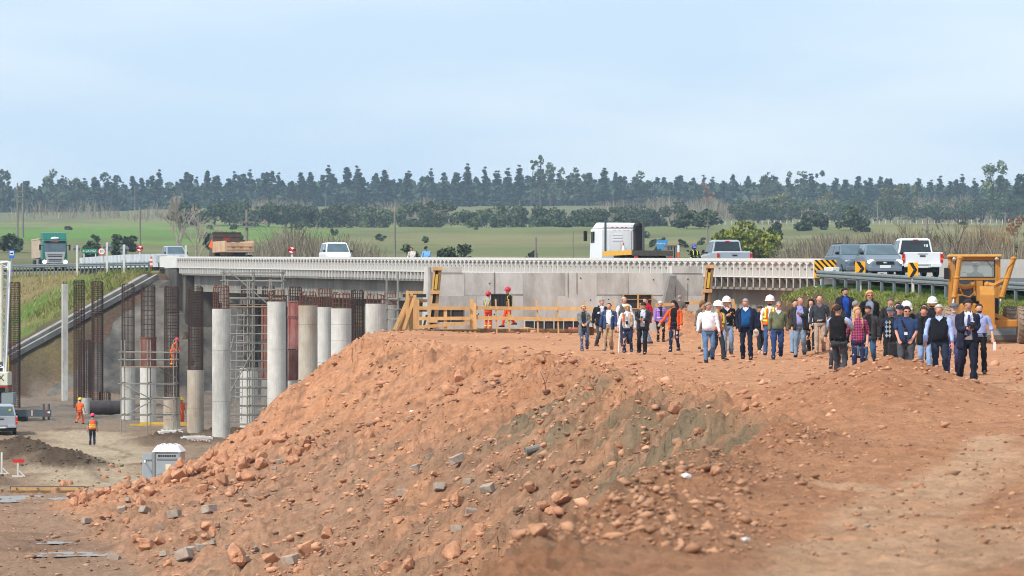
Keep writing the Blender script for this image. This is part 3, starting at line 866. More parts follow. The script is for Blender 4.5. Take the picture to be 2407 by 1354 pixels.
# hatch with wooden frame
hx = (1492 - 1010) / 640 * WL
hat = thing('hatch_form', (0, 0, 0)); hat.parent = wall; hat.location = (hx, -.04, 0)
bpy.data.objects.remove(hat)
mb = MB(); mb.box(hx - .68, hx + .68, -.10, -.02, tv(724), tv(693)); f = mb.build('hatch', BLACK, wall)
for (a, b, c, d) in ((-.74, .74, 692.5, 690.5), (-.74, .74, 726.5, 724.3), (-.74, -.68, 724, 693), (.68, .74, 724, 693), (-.67, .67, 704.5, 703), (-.03, .05, 724, 693)):
    MB().box(hx + a, hx + b, -.15, -.104, tv(c), tv(d)).build('frame', TIMB, f)

# timber forms at both ends of the wall
def leaning_form(u0, v0, u1, v1, s, label):
    a = at(u0, v0, s); b = at(u1, v1, s)
    g = H(b.x, b.y); b.z = min(b.z, g + .1)
    root = thing('timber_form', (b.x, b.y, b.z), 0, label, 'formwork')
    a = a - b; b = Vector((0, 0, -.3))
    d = a - b
    for k, (ox, m_) in enumerate(((-.12, TIMB), (.14, TIMBD))):
        mb = MB(); mb.beam(b + Vector((ox, 0, 0)), a + Vector((ox, 0, 0)), .09 if k == 0 else .14, .22, up=(0, 1, 0)); mb.build('stud', m_, root)
    mb = MB(); mb.beam(b + Vector((.01, .06, 0)), a + Vector((.01, .06, -.1)), .22, .08, up=(0, 1, 0)); mb.build('sheathing', BLACK, root)
    for q in (.22, .45, .64, .985):
        c = b.lerp(a, q)
        mb = MB(); mb.box(c.x - .20, c.x + .24, c.y - .17, c.y - .114, c.z - .08, c.z + .08); mb.build('cleat', TIMB, root)
    mb = MB(); mb.beam(b.lerp(a, .68) + Vector((.02, -.09, 0)), b.lerp(a, .9) + Vector((.02, -.09, 0)), .12, .10, up=(0, 1, 0)); mb.build('wedge', YELF, root)
leaning_form(1028, 629, 1012, 748, 51.5, 'leaning timber column form against the splayed flank of the new wall')
leaning_form(1668, 624, 1650, 715, 50.6, 'leaning timber column form between the new wall and the old bridge')
# ---------------------------------------------------------------- timber guard fence and working platform
FS = 53.0
def ploc(u, v, s=FS):
    return at(u, v, s)
plat = thing('working_platform', (at(1030, 790, FS).x, FPX / FS, H(at(1030, 790, FS).x, FPX / FS)), 0, 'raised timber work platform with braced posts on yellow lattice girders', 'platform')
po = plat.location.copy()
def L(u, v, s=FS, dy=0.0):
    q = at(u, v, s) - po; q.y += dy; return q
for dy in (0, 1.2):      # yellow lattice girders
    for (ua, ub) in ((916, 1000), (1001, 1128)):
        g = MB(); a = L(ua, 777.5, FS, dy); b = L(ub, 777.5, FS, dy); g.beam(a, b, .10, .05)
        a2 = L(ua, 787, FS, dy); b2 = L(ub, 787, FS, dy); g.beam(a2, b2, .10, .05)
        n = int((ub - ua) / 11)
        for i in range(n):
            q0 = i / n; q1 = (i + .5) / n; q2 = (i + 1) / n
            g.beam(a2.lerp(b2, q0), a.lerp(b, q1), .05, .035, up=(0, 1, 0)); g.beam(a.lerp(b, q1), a2.lerp(b2, q2), .05, .035, up=(0, 1, 0))
        g.build('lattice_girder', YELF, plat)
for i in range(9):
    a = L(920, 775.6, FS, -.15 + i * .17); b = L(1128, 774.6, FS, -.15 + i * .17)
    MB().beam(a, b, .155, .035).build('deck_board', [TIMBD, CONC_OLD][i % 3 == 1], plat)
def stick(root, u0, v0, u1, v1, wd=.14, ht=.05, s=FS, dy=0.0, m=TIMB, name='plank'):
    MB().beam(L(u0, v0, s, dy), L(u1, v1, s, dy), wd, ht, up=(0, 1, 0)).build(name, m, root)
for (u0, v0, u1, v1, wd, dy) in ((957, 683, 957, 776, .13, .10), (967, 686, 967, 776, .12, .30), (975, 693, 975, 774, .14, .05), (980, 704, 980, 774, .15, -.05), (984, 706, 984, 774, .07, -.12),
                                 (1109, 703, 1109, 774, .16, -.05), (1116, 712, 1117, 774, .13, -.12), (1047, 721, 1047, 773, .15, -.12)):
    stick(plat, u0, v0, u1, v1, wd, .06, FS, dy, name='post')
for (u0, v0, u1, v1, dy) in ((960, 700, 927, 775, .1), (965, 695, 938, 775, .3), (973, 702, 948, 775, .05), (968, 715, 943, 775, .4)):
    stick(plat, u0, v0, u1, v1, .15, .07, FS, dy, name='brace')
for (v0, v1) in ((724, 724.5), (749, 748)):
    stick(plat, 985, v0, 1104, v1, .15, .04, FS, -.18, name='rail')
stick(plat, 985, 769, 1104, 759, .15, .04, FS, -.18, name='rail')
for v0 in (707, 729):
    stick(plat, 984, v0, 1004, v0, .14, .04, FS, .25, TIMBD, 'rail')
stick(plat, 995, 770, 1003, 740, .10, .05, FS, .4, TIMBD, 'brace')
MB().box(*(lambda a, b: (a.x, b.x, 1.0, 1.3, b.z, a.z))(L(958, 684), L(993, 690))).build('form_box', TIMB, plat)
MB().box(*(lambda a, b: (a.x, b.x, .7, .85, b.z, a.z))(L(946, 691), L(1001, 699))).build('form_box', BLACK, plat)

fence = thing('timber_fence', (at(1260, 785, FS).x, FPX / FS, H(at(1260, 785, FS).x, FPX / FS)), 0, 'long two-rail timber guard fence with thin stakes in front of the new wall', 'fence')
po = fence.location.copy()
for u, v0, v1 in ((1165, 703, 789), (1195, 703, 789), (1262, 705, 789), (1310, 706, 789), (1376, 707, 789), (1440, 708, 789), (1505, 712, 789), (1560, 712, 789)):
    stick(fence, u, v0, u + 3, v1, .07, .06, FS, 0, name='stake')
for a, b, v0, v1 in ((1119, 1272, 723.5, 725), (1250, 1400, 725, 726), (1380, 1480, 726, 726), (1119, 1270, 747, 749), (1262, 1400, 750, 751), (1385, 1500, 751, 752)):
    stick(fence, a, v0, b, v1, .15, .035, FS, -.06 - .001 * a % .03, name='rail')
for a, b in ((1121, 1240), (1241, 1370), (1371, 1520)):
    stick(fence, a, 778, b, 779, .22, .05, FS, .35, TIMBD, 'toe_board')
po = Vector((0, 0, 0))
fr = thing('timber_fence', (at(1650, 770, 50).x, FPX / 50, H(at(1650, 770, 50).x, FPX / 50)), 0, 'timber guard fence with a gable brace between the new wall and the earth heap', 'fence')
po = fr.location.copy()
for u0, v0, u1, v1, dy, nm in ((1540, 717, 1620, 713, 0, 'rail'), (1608, 712, 1700, 711, 0, 'rail'), (1555, 735, 1690, 737, 0, 'rail'), (1582, 712, 1582, 790, .1, 'post'), (1646, 705, 1646, 790, .1, 'post'), (1705, 705, 1722, 742, .1, 'brace'), (1722, 703, 1730, 745, .1, 'brace'), (1700, 706, 1700, 790, .1, 'post')):
    stick(fr, u0, v0, u1, v1, .15 if nm != 'post' else .12, .05, 50.5, dy, name=nm)

# loose form panels behind the fence
def slab(name, u0, v0, u1, v1, s, dep, m, label, cat, group=None, frame=None, n=0):
    a = at(u0, v0, s); b = at(u1, v1, s)
    zb = max(b.z, H((a.x + b.x) / 2, a.y) - .02)
    root = thing(name, ((a.x + b.x) / 2, a.y, zb), 0, label, cat, group)
    hw = (b.x - a.x) / 2; ht = a.z - b.z
    MB().box(-hw, hw, 0, dep, 0, ht).build('panel', m, root)
    if frame:
        for i in range(n + 1):
            x = -hw + (2 * hw - .05) * i / max(n, 1)
            MB().box(x, x + .05, -.05, -.004, 0, ht).build('rib', frame, root)
        MB().box(-hw, hw, -.052, -.003, ht + .003, ht + .05).build('rail', frame, root)
    return root
slab('form_panel', 1232, 755, 1372, 773, 52.2, .2, BLACK, 'long dark form panel with pale ribs lying along the wall foot', 'formwork', frame=CONC_L, n=6)
slab('form_panel', 1028, 729, 1092, 757, 52.0, .3, BLACK, 'dark stacked form panels behind the platform rails', 'formwork', frame=TIMBD, n=2)
r_ = slab('form_panel', 1154, 693, 1190, 729, 51.7, .12, BLACK, 'dark square form panel held against the wall by two workers', 'formwork', frame=BLACK, n=4)
r_.location.z = at(0, 729, 51.7).z
# red corrugated hose and plank heap
p = at(1350, 782, 52.5)
hs = thing('drain_hose', (p.x, p.y, H(p.x, p.y) + .12), 0, 'short red plastic drain pipe lying by the fence foot', 'pipe')
mb = MB(); mb.tube((-.22, 0, .0), (.30, .25, .0), .11, n=10); mb.build('pipe', mat('red_plastic', srgb(.80, .33, .27), .5, .08, 6), hs, smooth=True)
mb = MB(); mb.tube((-.24, -.01, 0), (-.16, .03, 0), .125, n=10); mb.build('collar', mat('red_plastic', srgb(.80, .33, .27)), hs, smooth=True)
p = at(1232, 770, 52.6)
ph = thing('plank_heap', (p.x, p.y, H(p.x, p.y)), 0, 'small heap of split planks beside the kneeling post of the fence', 'timber')
for i in range(6):
    MB().beam((-.5 + .1 * i, .05 * i, .10 + .03 * i), (.35 + .05 * i, .1 - .04 * i, .06 + .02 * i), .13, .03).build('plank', TIMB, ph)

# ---------------------------------------------------------------- new columns and reinforcement cages
def cage(mb, r, z0, z1, nb=18, hoops=.22, hook=True, bar=.017, hr=.011, seed=0):
    rn = random.Random(seed)
    for i in range(nb):
        a = 2 * math.pi * i / nb
        x, y = r * math.cos(a), r * math.sin(a)
        dz = rn.uniform(-.04, .05)
        pts = [(x, y, z0), (x + rn.uniform(-.015, .015), y, (z0 + z1) / 2), (x, y, z1 - .12 + dz)]
        if hook:
            pts += [(x * .93, y * .93, z1 - .02 + dz), (x * .55, y * .55, z1 + dz)]
        mb.pipe(pts, bar, 5)
    z = z0 + .1
    while z < z1 - .10:
        q = [(r * 1.03 * math.cos(2 * math.pi * i / 14), r * 1.03 * math.sin(2 * math.pi * i / 14), z + .04 * i / 14) for i in range(15)]
        mb.pipe(q, hr, 4)
        z += hoops
CAGES = [  # u, s, column top v (None = cage only), base, cage top v, column radius, material, cage density, words
    (34, 33, None, 938, 664, .47, None, 26, .13, 'tall dense rusty rebar cage standing beside the white crane boom'),
    (186, 33, None, 915, 659, .44, None, 20, .20, 'tall rusty rebar cage next to the slim concrete post'),
    (200, 34.2, 935, 992, 800, .47, CONC_L, 22, .16, 'short pale column stub with a rebar cage, behind the worker walking in orange'),
    (229, 33, None, 938, 662, .47, None, 26, .15, 'tall dark rebar cage in front of the concrete edge beam'),
    (246, 33, None, 962, 922, .48, None, 18, .14, 'low rebar cage standing behind the black casing pipe'),
    (301, 35.2, 863, 1000, 668, .48, CONC_L, 14, .55, 'pale column under an open rebar cage at the open end of the low scaffold'),
    (348, 36.8, 863, 1000, 670, .52, CONC, 16, .30, 'column with a rusty steel form sleeve on top, inside the low scaffold'),
    (404, 38.0, 933, 1011, 674, .52, CONC_W, 20, .20, 'rust-streaked low column carrying a tall cage, beside the worker in orange'),
    (460, 39.6, 870, 1023, 673, .50, CONC_W, 20, .16, 'round warm grey column with a mid-height seam under a dense cage'),
    (520, 41.2, 726, 1036, 671, .52, CONC_L, 16, .2, 'tall pale column standing against the scaffold tower, its foot on the mud'),
    (585, 38.0, 862, None, 672, .56, CONC, 18, .18, 'column wrapped in blackened steel forms inside the scaffold tower'),
    (631, 37.0, 800, None, 674, .45, CONC_OLD, 18, .18, 'half hidden dark red formed column behind the scaffold tower'),
    (650, 44.0, 709, None, 682, .49, CONC, 14, .3, 'tall pale grey column with seams, beside the scaffold tower and the red forms'),
    (694, 37.5, 893, None, 675, .47, CONC, 16, .2, 'column enclosed in red-brown steel forms between two pale columns'),
    (724, 45.0, 718, None, 686, .50, CONC_W, 14, .25, 'grey column with a tan stained head, next to the red forms'),
    (763, 39.5, 722, None, 679, .46, CONC, 16, .2, 'darker grey column half hidden between two nearer columns'),
    (802, 47.5, 725, None, 688, .505, CONC, 14, .22, 'pale column beside the tall bare cylindrical cage'),
    (840, 40.0, None, None, 683, .42, None, 20, .22, 'tall bare cylindrical rebar cage with hoops between two columns'),
    (883, 49.0, 714, None, 692, .49, CONC_L, 14, .2, 'broad pale column rising out of the top of the red earth slope'),
    (920, 43.0, 717, None, 686, .42, CONC_OLD, 14, .2, 'grey column hidden behind the small scaffold near the platform')]
RUSTF = mat('rusty_form', srgb(.45, .235, .175), .75, .2, 3, .2, 30, stain=(srgb(.60, .52, .47), .45, 1.4), stretch=(1, 1, .3))
REDF = mat('red_form', srgb(.56, .27, .24), .7, .12, 3, .1, 30, stain=(srgb(.72, .64, .61), .4, 1.6), stretch=(1, 1, .3))
BLKF = mat('blackened_form', srgb(.25, .20, .175), .75, .3, 4, .2, 30, stain=(srgb(.55, .52, .48), .5, 2.0))
for ci, (u, s, tvv, bv, cv, rad, cm, nb, hp_, lab) in enumerate(CAGES):
    p = at(u, 718, s)
    zg = H(p.x, p.y) if s < 43 or u < 600 else 0.0
    zg = min(zg, 1.5) if u > 480 else zg
    if bv is not None:
        zg = min(at(u, bv, s).z, zg + .3) if bv > 900 else zg
    root = thing('concrete_column' if tvv else 'rebar_cage', (p.x, p.y, zg), 0, lab, 'column' if tvv else 'rebar cage')
    zt = at(u, tvv, s).z - zg if tvv else 0.0
    zc = at(u, cv, s).z - zg
    if tvv:
        rings = []
        nn = 24; seams = sorted(random.uniform(.25, .9) * zt for _ in range(2))
        zz = [-.6] + [q for sm in seams for q in (sm - .012, sm, sm + .012)] + [zt]
        for z in zz:
            rr = rad * (.955 if z in seams else 1.0)
            rings.append([(rr * math.cos(2 * math.pi * i / nn), rr * math.sin(2 * math.pi * i / nn), z) for i in range(nn)])
        m_ = MB(); m_.loft(rings); m_.build('shaft', cm, root)
        if bv and bv > 1005:
            f_ = MB(); f_.box(-rad * 1.25, rad * 1.25, -rad * 1.25, rad * 1.25, -.5, .06); f_.build('footing', CONC, root)
    m_ = MB(); cage(m_, rad * .87, zt - .1 if tvv else -.3, zc, nb, hp_, True, .020 if s < 42 else .017, .011, ci)
    m_.build('rebar', RUST2 if (tvv and zc - zt < 1.5) else RUST, root)
    if ci in (1, 3, 0):        # sagging rings near the top
        m_ = MB()
        for dz in (.35, 2.2, 4.3):
            m_.pipe([(rad * .93 * math.cos(2 * math.pi * i / 14), rad * .93 * math.sin(2 * math.pi * i / 14), zc - dz) for i in range(15)], .022, 5)
        m_.build('stiffener_ring', RUST2, root)
    # steel forms round some columns
    forms = {6: [(862, 792, RUSTF)], 10: [(863, 838, BLKF), (836, 808, BLKF), (806, 772, BLKF), (770, 742, BLKF), (740, 720, BLKF), (717, 700, BLKF)], 11: [(890, 800, RUSTF), (798, 715, RUSTF)],
             13: [(893, 822, RUSTF), (820, 746, REDF), (744, 708, REDF)]}.get(ci, [])
    for (v0, v1, fm) in forms:
        z0 = at(u, v0, s).z - zg; z1 = at(u, v1, s).z - zg
        R1 = rad * 1.03
        f_ = MB(); f_.loft([[(R1 * math.cos(2 * math.pi * i / 20), R1 * math.sin(2 * math.pi * i / 20), z) for i in range(20)] for z in (z0, z1)], cap=False)
        fo = f_.build('steel_form', fm, root)
        for z in (z0 + .03, z1 - .03):
            g_ = MB(); g_.loft([[(q * math.cos(2 * math.pi * i / 20), q * math.sin(2 * math.pi * i / 20), zz) for i in range(20)] for q, zz in ((R1 * .99, z - .03), (R1 * 1.08, z - .03), (R1 * 1.08, z + .03), (R1 * .99, z + .03))], cap=False)
            g_.build('flange', fm, fo)
        for a in (-2.3, -1.2, -.4):
            g_ = MB(); g_.box(R1 * .99, R1 * 1.10, -.025, .025, z0, z1, M=Matrix.Rotation(a, 4, 'Z')); g_.build('stiffener', fm, fo)
# slim concrete post
p = at(152.5, 908, 31.5); zg = H(p.x, p.y)
rt = thing('concrete_post', (p.x, p.y, min(zg, p.z)), .3, 'slim square pale concrete post between the rebar cages', 'post')
zt = at(152, 668, 31.5).z - rt.location.z
mb = MB(); mb.box(-.22, .22, -.22, .22, -.3, zt); mb.build('shaft', CONC_L, rt, bevel=.02)
mb = MB()
for x in (-.12, 0, .12):
    mb.tube((x, 0, zt), (x + .02, 0, zt + .22), .02, n=5)
mb.build('starter_bars', RUST, rt)

# ---------------------------------------------------------------- scaffolds
def scaffold(label, u0, u1, s, vtop, vbot, lifts, depth=1.3, n=2, diag=(), boards=(), vtops=None):
    a = at(u0, vbot, s); b = at(u1, vbot, s)
    cx = (a.x + b.x) / 2; zg = min(a.z, H(cx, a.y)) if u0 < 880 else a.z
    root = thing('scaffold', (cx, a.y, zg), 0, label, 'scaffold')
    hw = (b.x - a.x) / 2
    zz = lambda v: at(0, v, s).z - zg
    for j in range(2):
        for i in range(n):
            x = -hw + 2 * hw * i / (n - 1)
            vt = (vtops or {}).get((i, j), vtop)
            MB().tube((x + .02 * j, j * depth, -.2), (x + .03 - .02 * i, j * depth, zz(vt)), .034, n=6).build('standard', SCAF, root)
    for v in lifts:
        for j in range(2):
            MB().tube((-hw - .15, j * depth - .05, zz(v)), (hw + .15, j * depth - .05, zz(v) + random.uniform(-.04, .04)), .032, n=6).build('ledger', SCAF, root)
        for i in range(n):
            x = -hw + 2 * hw * i / (n - 1)
            MB().tube((x + .05, -.15, zz(v) + .05), (x + .05, depth + .15, zz(v) + .05), .028, n=6).build('transom', SCAF, root)
    for (x0, v0, x1, v1, j) in diag:
        MB().tube((x0 * hw, j * depth - .09, zz(v0)), (x1 * hw, j * depth - .09, zz(v1)), .036, n=6).build('diagonal', SCAF, root)
    for v in boards:
        for q in range(4):
            MB().box(-hw - .1, hw + .1, q * depth / 4 + .01, (q + 1) * depth / 4 - .01, zz(v) - .02, zz(v) + .03).build('board', [TIMBD, CONC_OLD][q % 2], root)
    return root
sc1 = scaffold('tall tube scaffold tower around the black-formed column', 529, 634, 40.8, 655, 1030, (700, 722, 742, 764, 785, 806, 827, 848, 870, 891, 912, 933, 955, 976, 998), 1.6, 3, diag=((-.85, 930, .35, 815, 0), (-.9, 860, -.6, 790, 0), (-1, 1005, -.7, 930, 0)), boards=(716,))
scaffold('light scaffold frame with a long diagonal above the column heads', 523, 663, 38.6, 634, 985, (641, 660, 681, 702), 1.5, 3, diag=((-.76, 638, .75, 728, 0),))
scaffold('small scaffold beside the timber platform', 907, 934, 47.5, 640, 790, (702, 727, 751), .9, 2)
sc3 = scaffold('low scaffold with a plank deck where a worker in orange bends', 284, 408, 39.3, 800, 1008, (828, 846, 902, 938, 976), 2.0, 3, diag=((-.9, 905, .9, 960, 0), (-.8, 975, .1, 945, 0), (.3, 862, 1, 890, 1)), boards=(863,))
# ladder in the tower
p = at(560, 990, 40.0)
ld = thing('ladder', (p.x, p.y, p.z), 0, 'narrow aluminium ladder leaning inside the scaffold tower', 'ladder')
for x in (-.2, .2):
    MB().tube((x, 0, 0), (x + .1, .7, 6.4), .025, n=5).build('rail', GALV, ld)
for i in range(21):
    q = (i + .5) / 21
    MB().tube((-.2 + .1 * q, .7 * q, 6.4 * q), (.2 + .1 * q, .7 * q, 6.4 * q), .018, n=5).build('rung', GALV, ld)

# ---------------------------------------------------------------- things on the low ground
p = at(246, 978, 34.4); zg = H(p.x, p.y)
cp = thing('casing_pipe', (p.x, p.y, zg), R(8), 'large black steel casing pipe lying on the mud with its open end showing', 'pipe')
mb = MB(); r0 = .50; n = 24
ring = lambda x, r: [(x, r * math.cos(2 * math.pi * i / n), r0 + r * math.sin(2 * math.pi * i / n)) for i in range(n)]
mb.loft([ring(-1.0, r0 * .94), ring(-1.0, r0), ring(1.9, r0), ring(1.9, r0 * .94)], cap=False); mb.loft([ring(-1.0, r0 * .94), ring(1.85, r0 * .94)], cap=False)
mb.build('shell', mat('black_pipe', srgb(.16, .165, .18), .45, .3, 2, .1, 20, stain=(srgb(.36, .27, .22), .5, 1.5)), cp)
mb = MB(); mb.loft([ring(.2, r0 * 1.02), ring(.24, r0 * 1.02)], cap=False); mb.build('band', RUST2, cp)
# timber pile
p = at(365, 1003, 37.0); zg = H(p.x, p.y)
tp = thing('timber_pile', (p.x, p.y, zg), 0, 'flat pile of yellow timber beams on the mud between the columns', 'timber')
for i, (x0, x1, y, z) in enumerate(((-1.6, 1.4, 0, .1), (-1.2, 1.9, .25, .1), (-1.0, 2.0, .12, .22), (-.4, 2.3, -.2, .1))):
    MB().box(x0, x1, y, y + .2, z - .06, z + .06).build('beam', TIMB if i % 2 else YELF, tp)
# small concrete slabs and rubble sheets
for u, v, wd, lab in ((460, 1030, 1.8, 'flat concrete pad at the foot of the seamed column'), (400, 1018, 1.4, 'flat concrete pad under the rust-streaked column')):
    q, s = hit(u, v)
    o = MB().box(-wd / 2, wd / 2, -.6, .6, -.12, .07).box(-wd / 2 + .2, wd / 2 - .35, -.5, .4, .074, .12).build('concrete_pad', CONC, None, q, (0, 0, .2), bevel=.02); tag(o, lab, 'slab')
q, s = hit(470, 1040)
tape = MB()
for i in range(14):
    x = -.7 + i * .1; tape.box(x, x + .098, -.05 + .1 * math.sin(i * 1.7), .07 + .1 * math.sin(i * 1.7), .04 + .05 * math.sin(i * 2.3), .12 + .06 * math.sin(i * 2.3 + .5), i % 2)
tape.v = [(a * .8, b, c * .5) for a, b, c in tape.v]
o = tape.build('barrier_tape', [REDS, WSIGN], None, q + Vector((0, 0, .02))); tag(o, 'crumpled red and white barrier tape on the mud by the column pads', 'tape')
# formwork edge and puddles at lower left
q, s = hit(112, 1158)
fw = thing('edge_form', q, R(3), 'low timber edge form along a wet slab at the foot of the earth slope', 'formwork')
MB().box(-1.5, 1.5, 0, .06, .0, .20).build('board', TIMB, fw); MB().box(-1.55, 1.55, .062, .16, .12, .235).build('cap', DGREY, fw)
MB().box(-1.6, 1.3, -.5, -.44, -.08, .09).build('board', TIMBD, fw)
for i in range(4):
    MB().box(-1.3 + i * .85, -1.24 + i * .85, -.05, -.004, -.1, .19).build('stake', TIMBD, fw)
MB().beam((-1.0, -.35, .05), (-.4, -.2, .12), .12, .03).build('scrap', TIMB, fw)
WATER = mat('puddle_water', srgb(.52, .46, .40), .25, .1, 2, spec=.6)
def puddle(u, v, rx, ry, lab, m=WATER):
    q, s = hit(u, v); rn = random.Random(int(u)); n = 28
    rr = [1 + .22 * math.sin(3 * a + u) + .16 * math.sin(5 * a) + rn.uniform(-.1, .1) for a in [2 * math.pi * i / n for i in range(n)]]
    hs_ = sorted(HF(q.x + rx * .4 * c, q.y + ry * .4 * d) for c in (-2, -1, 0, 1, 2) for d in (-2, -1, 0, 1, 2)); zz = hs_[11]
    pts = [(q.x + rx * rr[i] * math.cos(2 * math.pi * i / n), q.y + ry * rr[i] * math.sin(2 * math.pi * i / n), zz) for i in range(n)]
    o = MB().add(pts, [tuple(range(n))]).build('puddle', m); tag(o, lab, kind='structure')
puddle(70, 1172, 1.6, 2.6, 'flat grey water beside the edge form')
puddle(190, 1300, 1.7, 1.0, 'shallow brown puddle on the mud')
puddle(120, 1278, .8, .7, 'small brown puddle on the mud')
# barrier stands
for u, v, h, lab in ((4, 1118, 1.0, 'white barrier post at the edge form'), (42, 1122, .75, 'leaning white barrier post with a scrap of striped tape')):
    q, s = hit(u, v)
    r_ = thing('barrier_post', q, 0, lab, 'post')
    MB().box(-.04, .04, -.04, .04, -.1, h).build('post', POSTW, r_); MB().box(-.25, .25, -.05, .05, 0, .07).build('foot', POSTW, r_)
    MB().beam((.04, 0, .3), (.32, 0, .02), .05, .05).build('strut', POSTW, r_)
    if u > 20:
        MB().box(-.22, .3, -.06, -.043, h - .1, h + .05).build('tape', REDS, r_)

# ---------------------------------------------------------------- portable toilet
q = at(398, 1180, 56.5); q.z = max(H(q.x, q.y), -.1) - .02
TG = mat('toilet_grey', srgb(.60, .635, .655), .6, .05, 3, .05, 20); TGD = mat('toilet_grey_dark', srgb(.52, .555, .58), .6, .05, 3)
pt = thing('portable_toilet', q, R(-6), 'grey portable toilet with a white ribbed roof and its door open, behind the rubble', 'toilet')
TH = at(0, 1062, 56.5).z - q.z
MB().box(-.56, .56, -.55, .55, .05, TH).build('cabin', TG, pt, bevel=.04)
for x in (-.54, .54):
    MB().box(x - .05, x + .05, -.60, -.50, .05, TH + .01).build('corner_post', TGD, pt, bevel=.02)
mb = MB()
mb.hexa([(-.63, -.63, TH), (.63, -.63, TH), (.63, .63, TH), (-.63, .63, TH), (-.44, -.40, TH + .30), (.40, -.40, TH + .30), (.40, .40, TH + .30), (-.44, .40, TH + .30)])
RWH = mat('translucent_white_roof', srgb(.93, .94, .95), .5, .03, 3)
rf = mb.build('roof', RWH, pt, bevel=.05)
for x in (-.25, 0, .25):
    mb = MB(); mb.hexa([(x * 1.25 - .03, -.62, TH + .06), (x * 1.25 + .03, -.62, TH + .06), (x * 1.25 + .03, .62, TH + .06), (x * 1.25 - .03, .62, TH + .06), (x - .025, -.40, TH + .345), (x + .025, -.40, TH + .345), (x + .025, .40, TH + .345), (x - .025, .40, TH + .345)]); mb.build('rib', RWH, rf)
for i in range(8):
    MB().box(-.36 + i * .095, -.29 + i * .095, -.556, -.552, TH - .20, TH - .11).build('vent', PLAST, pt)
MB().box(-.42, .42, -.585, -.555, TH - .30, TH - .245).build('ledge', TGD, pt)
MB().prism([(-.40, TH - .98), (.40, TH - .98), (.40, TH - .92), (.30, TH - .86), (-.25, TH - .86), (-.40, TH - .92)], -.58, -.556).build('moulding', TGD, pt)
MB().box(-.05, .17, -.562, -.556, TH - .72, TH - .49).build('notice', mat('cream_paper', srgb(.86, .84, .74), .7, .05, 8), pt)
d_ = MB(); d_.box(-1.02, -.60, -.62, -.575, .10, TH - .02); d_ = d_.build('door', TG, pt, bevel=.04)
MB().beam((-.92, -.64, TH - .35), (-.64, -.64, TH - .80), .06, .03, up=(0, 1, 0)).build('brace', TGD, d_)
MB().beam((-.95, -.64, TH - .30), (-.62, -.64, TH - .30), .05, .03, up=(0, 1, 0)).build('brace', TGD, d_)
MB().ball((-.90, -.64, TH - .38), (.05, .03, .09), 8, 6).build('dispenser', WSIGN, d_)

# ---------------------------------------------------------------- stones, clods, broken blocks
import itertools
def rock_mesh(seed, n=1, flat=1.0, block=False):
    rn = random.Random(seed)
    import bmesh
    bm = bmesh.new()
    if block:
        bmesh.ops.create_cube(bm, size=1.6)
        for v in bm.verts:
            v.co = Vector((v.co.x * rn.uniform(.8, 1.15), v.co.y * rn.uniform(.7, 1.0), v.co.z * rn.uniform(.5, .75)))
        bmesh.ops.bevel(bm, geom=list(bm.edges), offset=.07, segments=1, affect='EDGES')
    else:
        bmesh.ops.create_icosphere(bm, subdivisions=n, radius=1)
        ph = [rn.uniform(0, 9) for _ in range(6)]
        for v in bm.verts:
            c = v.co
            k = 1 + .22 * math.sin(2.1 * c.x + ph[0]) * math.cos(1.7 * c.y + ph[1]) + .16 * math.sin(3.9 * c.z + ph[2] + c.x * 2) + .10 * math.sin(6.5 * c.y + ph[3]) + rn.uniform(-.07, .07)
            v.co = Vector((c.x * k, c.y * k * .85, c.z * k * .72 * flat))
        if n > 1:
            for _ in range(13):
                nn = Vector((rn.gauss(0, 1), rn.gauss(0, 1), rn.gauss(0, .8))).normalized(); dd = rn.uniform(.52, .80)
                for v in bm.verts:
                    q = v.co.dot(nn)
                    if q > dd: v.co -= nn * (q - dd) * .92
    me = bpy.data.meshes.new('rock'); bm.to_mesh(me); bm.free()
    return me
ROCK = mat('red_rock', srgb(.77, .575, .45), .95, .22, 2.5, .6, 12, stain=(srgb(.55, .36, .26), .5, 1.6), objvar=.14, spec=.15)
ROCKB = mat('brown_rock', srgb(.585, .435, .335), .95, .22, 2.5, .6, 12, objvar=.14, spec=.15)
GBLK = mat('grey_rubble', srgb(.64, .60, .555), .92, .18, 2.5, .4, 14, stain=(srgb(.60, .47, .38), .5, 1.5), objvar=.14, spec=.2)
RM = [rock_mesh(i, 3) for i in range(6)]; BM_ = [rock_mesh(50 + i, block=True) for i in range(4)]
for m_ in RM:
    m_.materials.append(ROCK)
for m_ in BM_:
    m_.materials.append(GBLK)
def rock(name, me, pos, size, label, cat, group, fl=(1, 1, 1), mtl=None):
    o = bpy.data.objects.new(name, me); COL.objects.link(o)
    o.location = pos; o.scale = (size * fl[0], size * fl[1], size * fl[2])
    o.rotation_euler = (random.uniform(-.35, .35), random.uniform(-.35, .35), random.uniform(0, 6.28))
    return tag(o, label, cat, group)
BIG = [(345, 1279, 46), (318, 1275, 34), (376, 1266, 36), (396, 1321, 25), (556, 1302, 70), (634, 1305, 50), (452, 1264, 34), (480, 1267, 22), (490, 1232, 46), (503, 1250, 30), (770, 1256, 42), (722, 1282, 66),
       (747, 1292, 28), (806, 1276, 26), (297, 1230, 26), (868, 1022, 36), (1082, 880, 44), (1056, 908, 48), (1590, 968, 46), (1556, 975, 40), (1780, 930, 34), (1272, 840, 28), (1075, 1178, 40), (1262, 1238, 60),
       (1222, 1255, 52), (1322, 1172, 48), (1298, 1196, 44), (1062, 1292, 66), (1128, 1245, 56), (940, 1218, 46), (1682, 1104, 46), (1272, 1188, 34), (1640, 1012, 30), (1950, 1117, 26), (1752, 965, 24), (1248, 1150, 40),
       (1350, 1130, 36), (985, 1085, 28), (1020, 1120, 24), (850, 1050, 28), (1010, 905, 26), (1300, 1105, 26), (960, 1330, 36), (905, 1325, 40), (700, 1338, 30), (630, 1330, 26), (545, 1250, 20)]
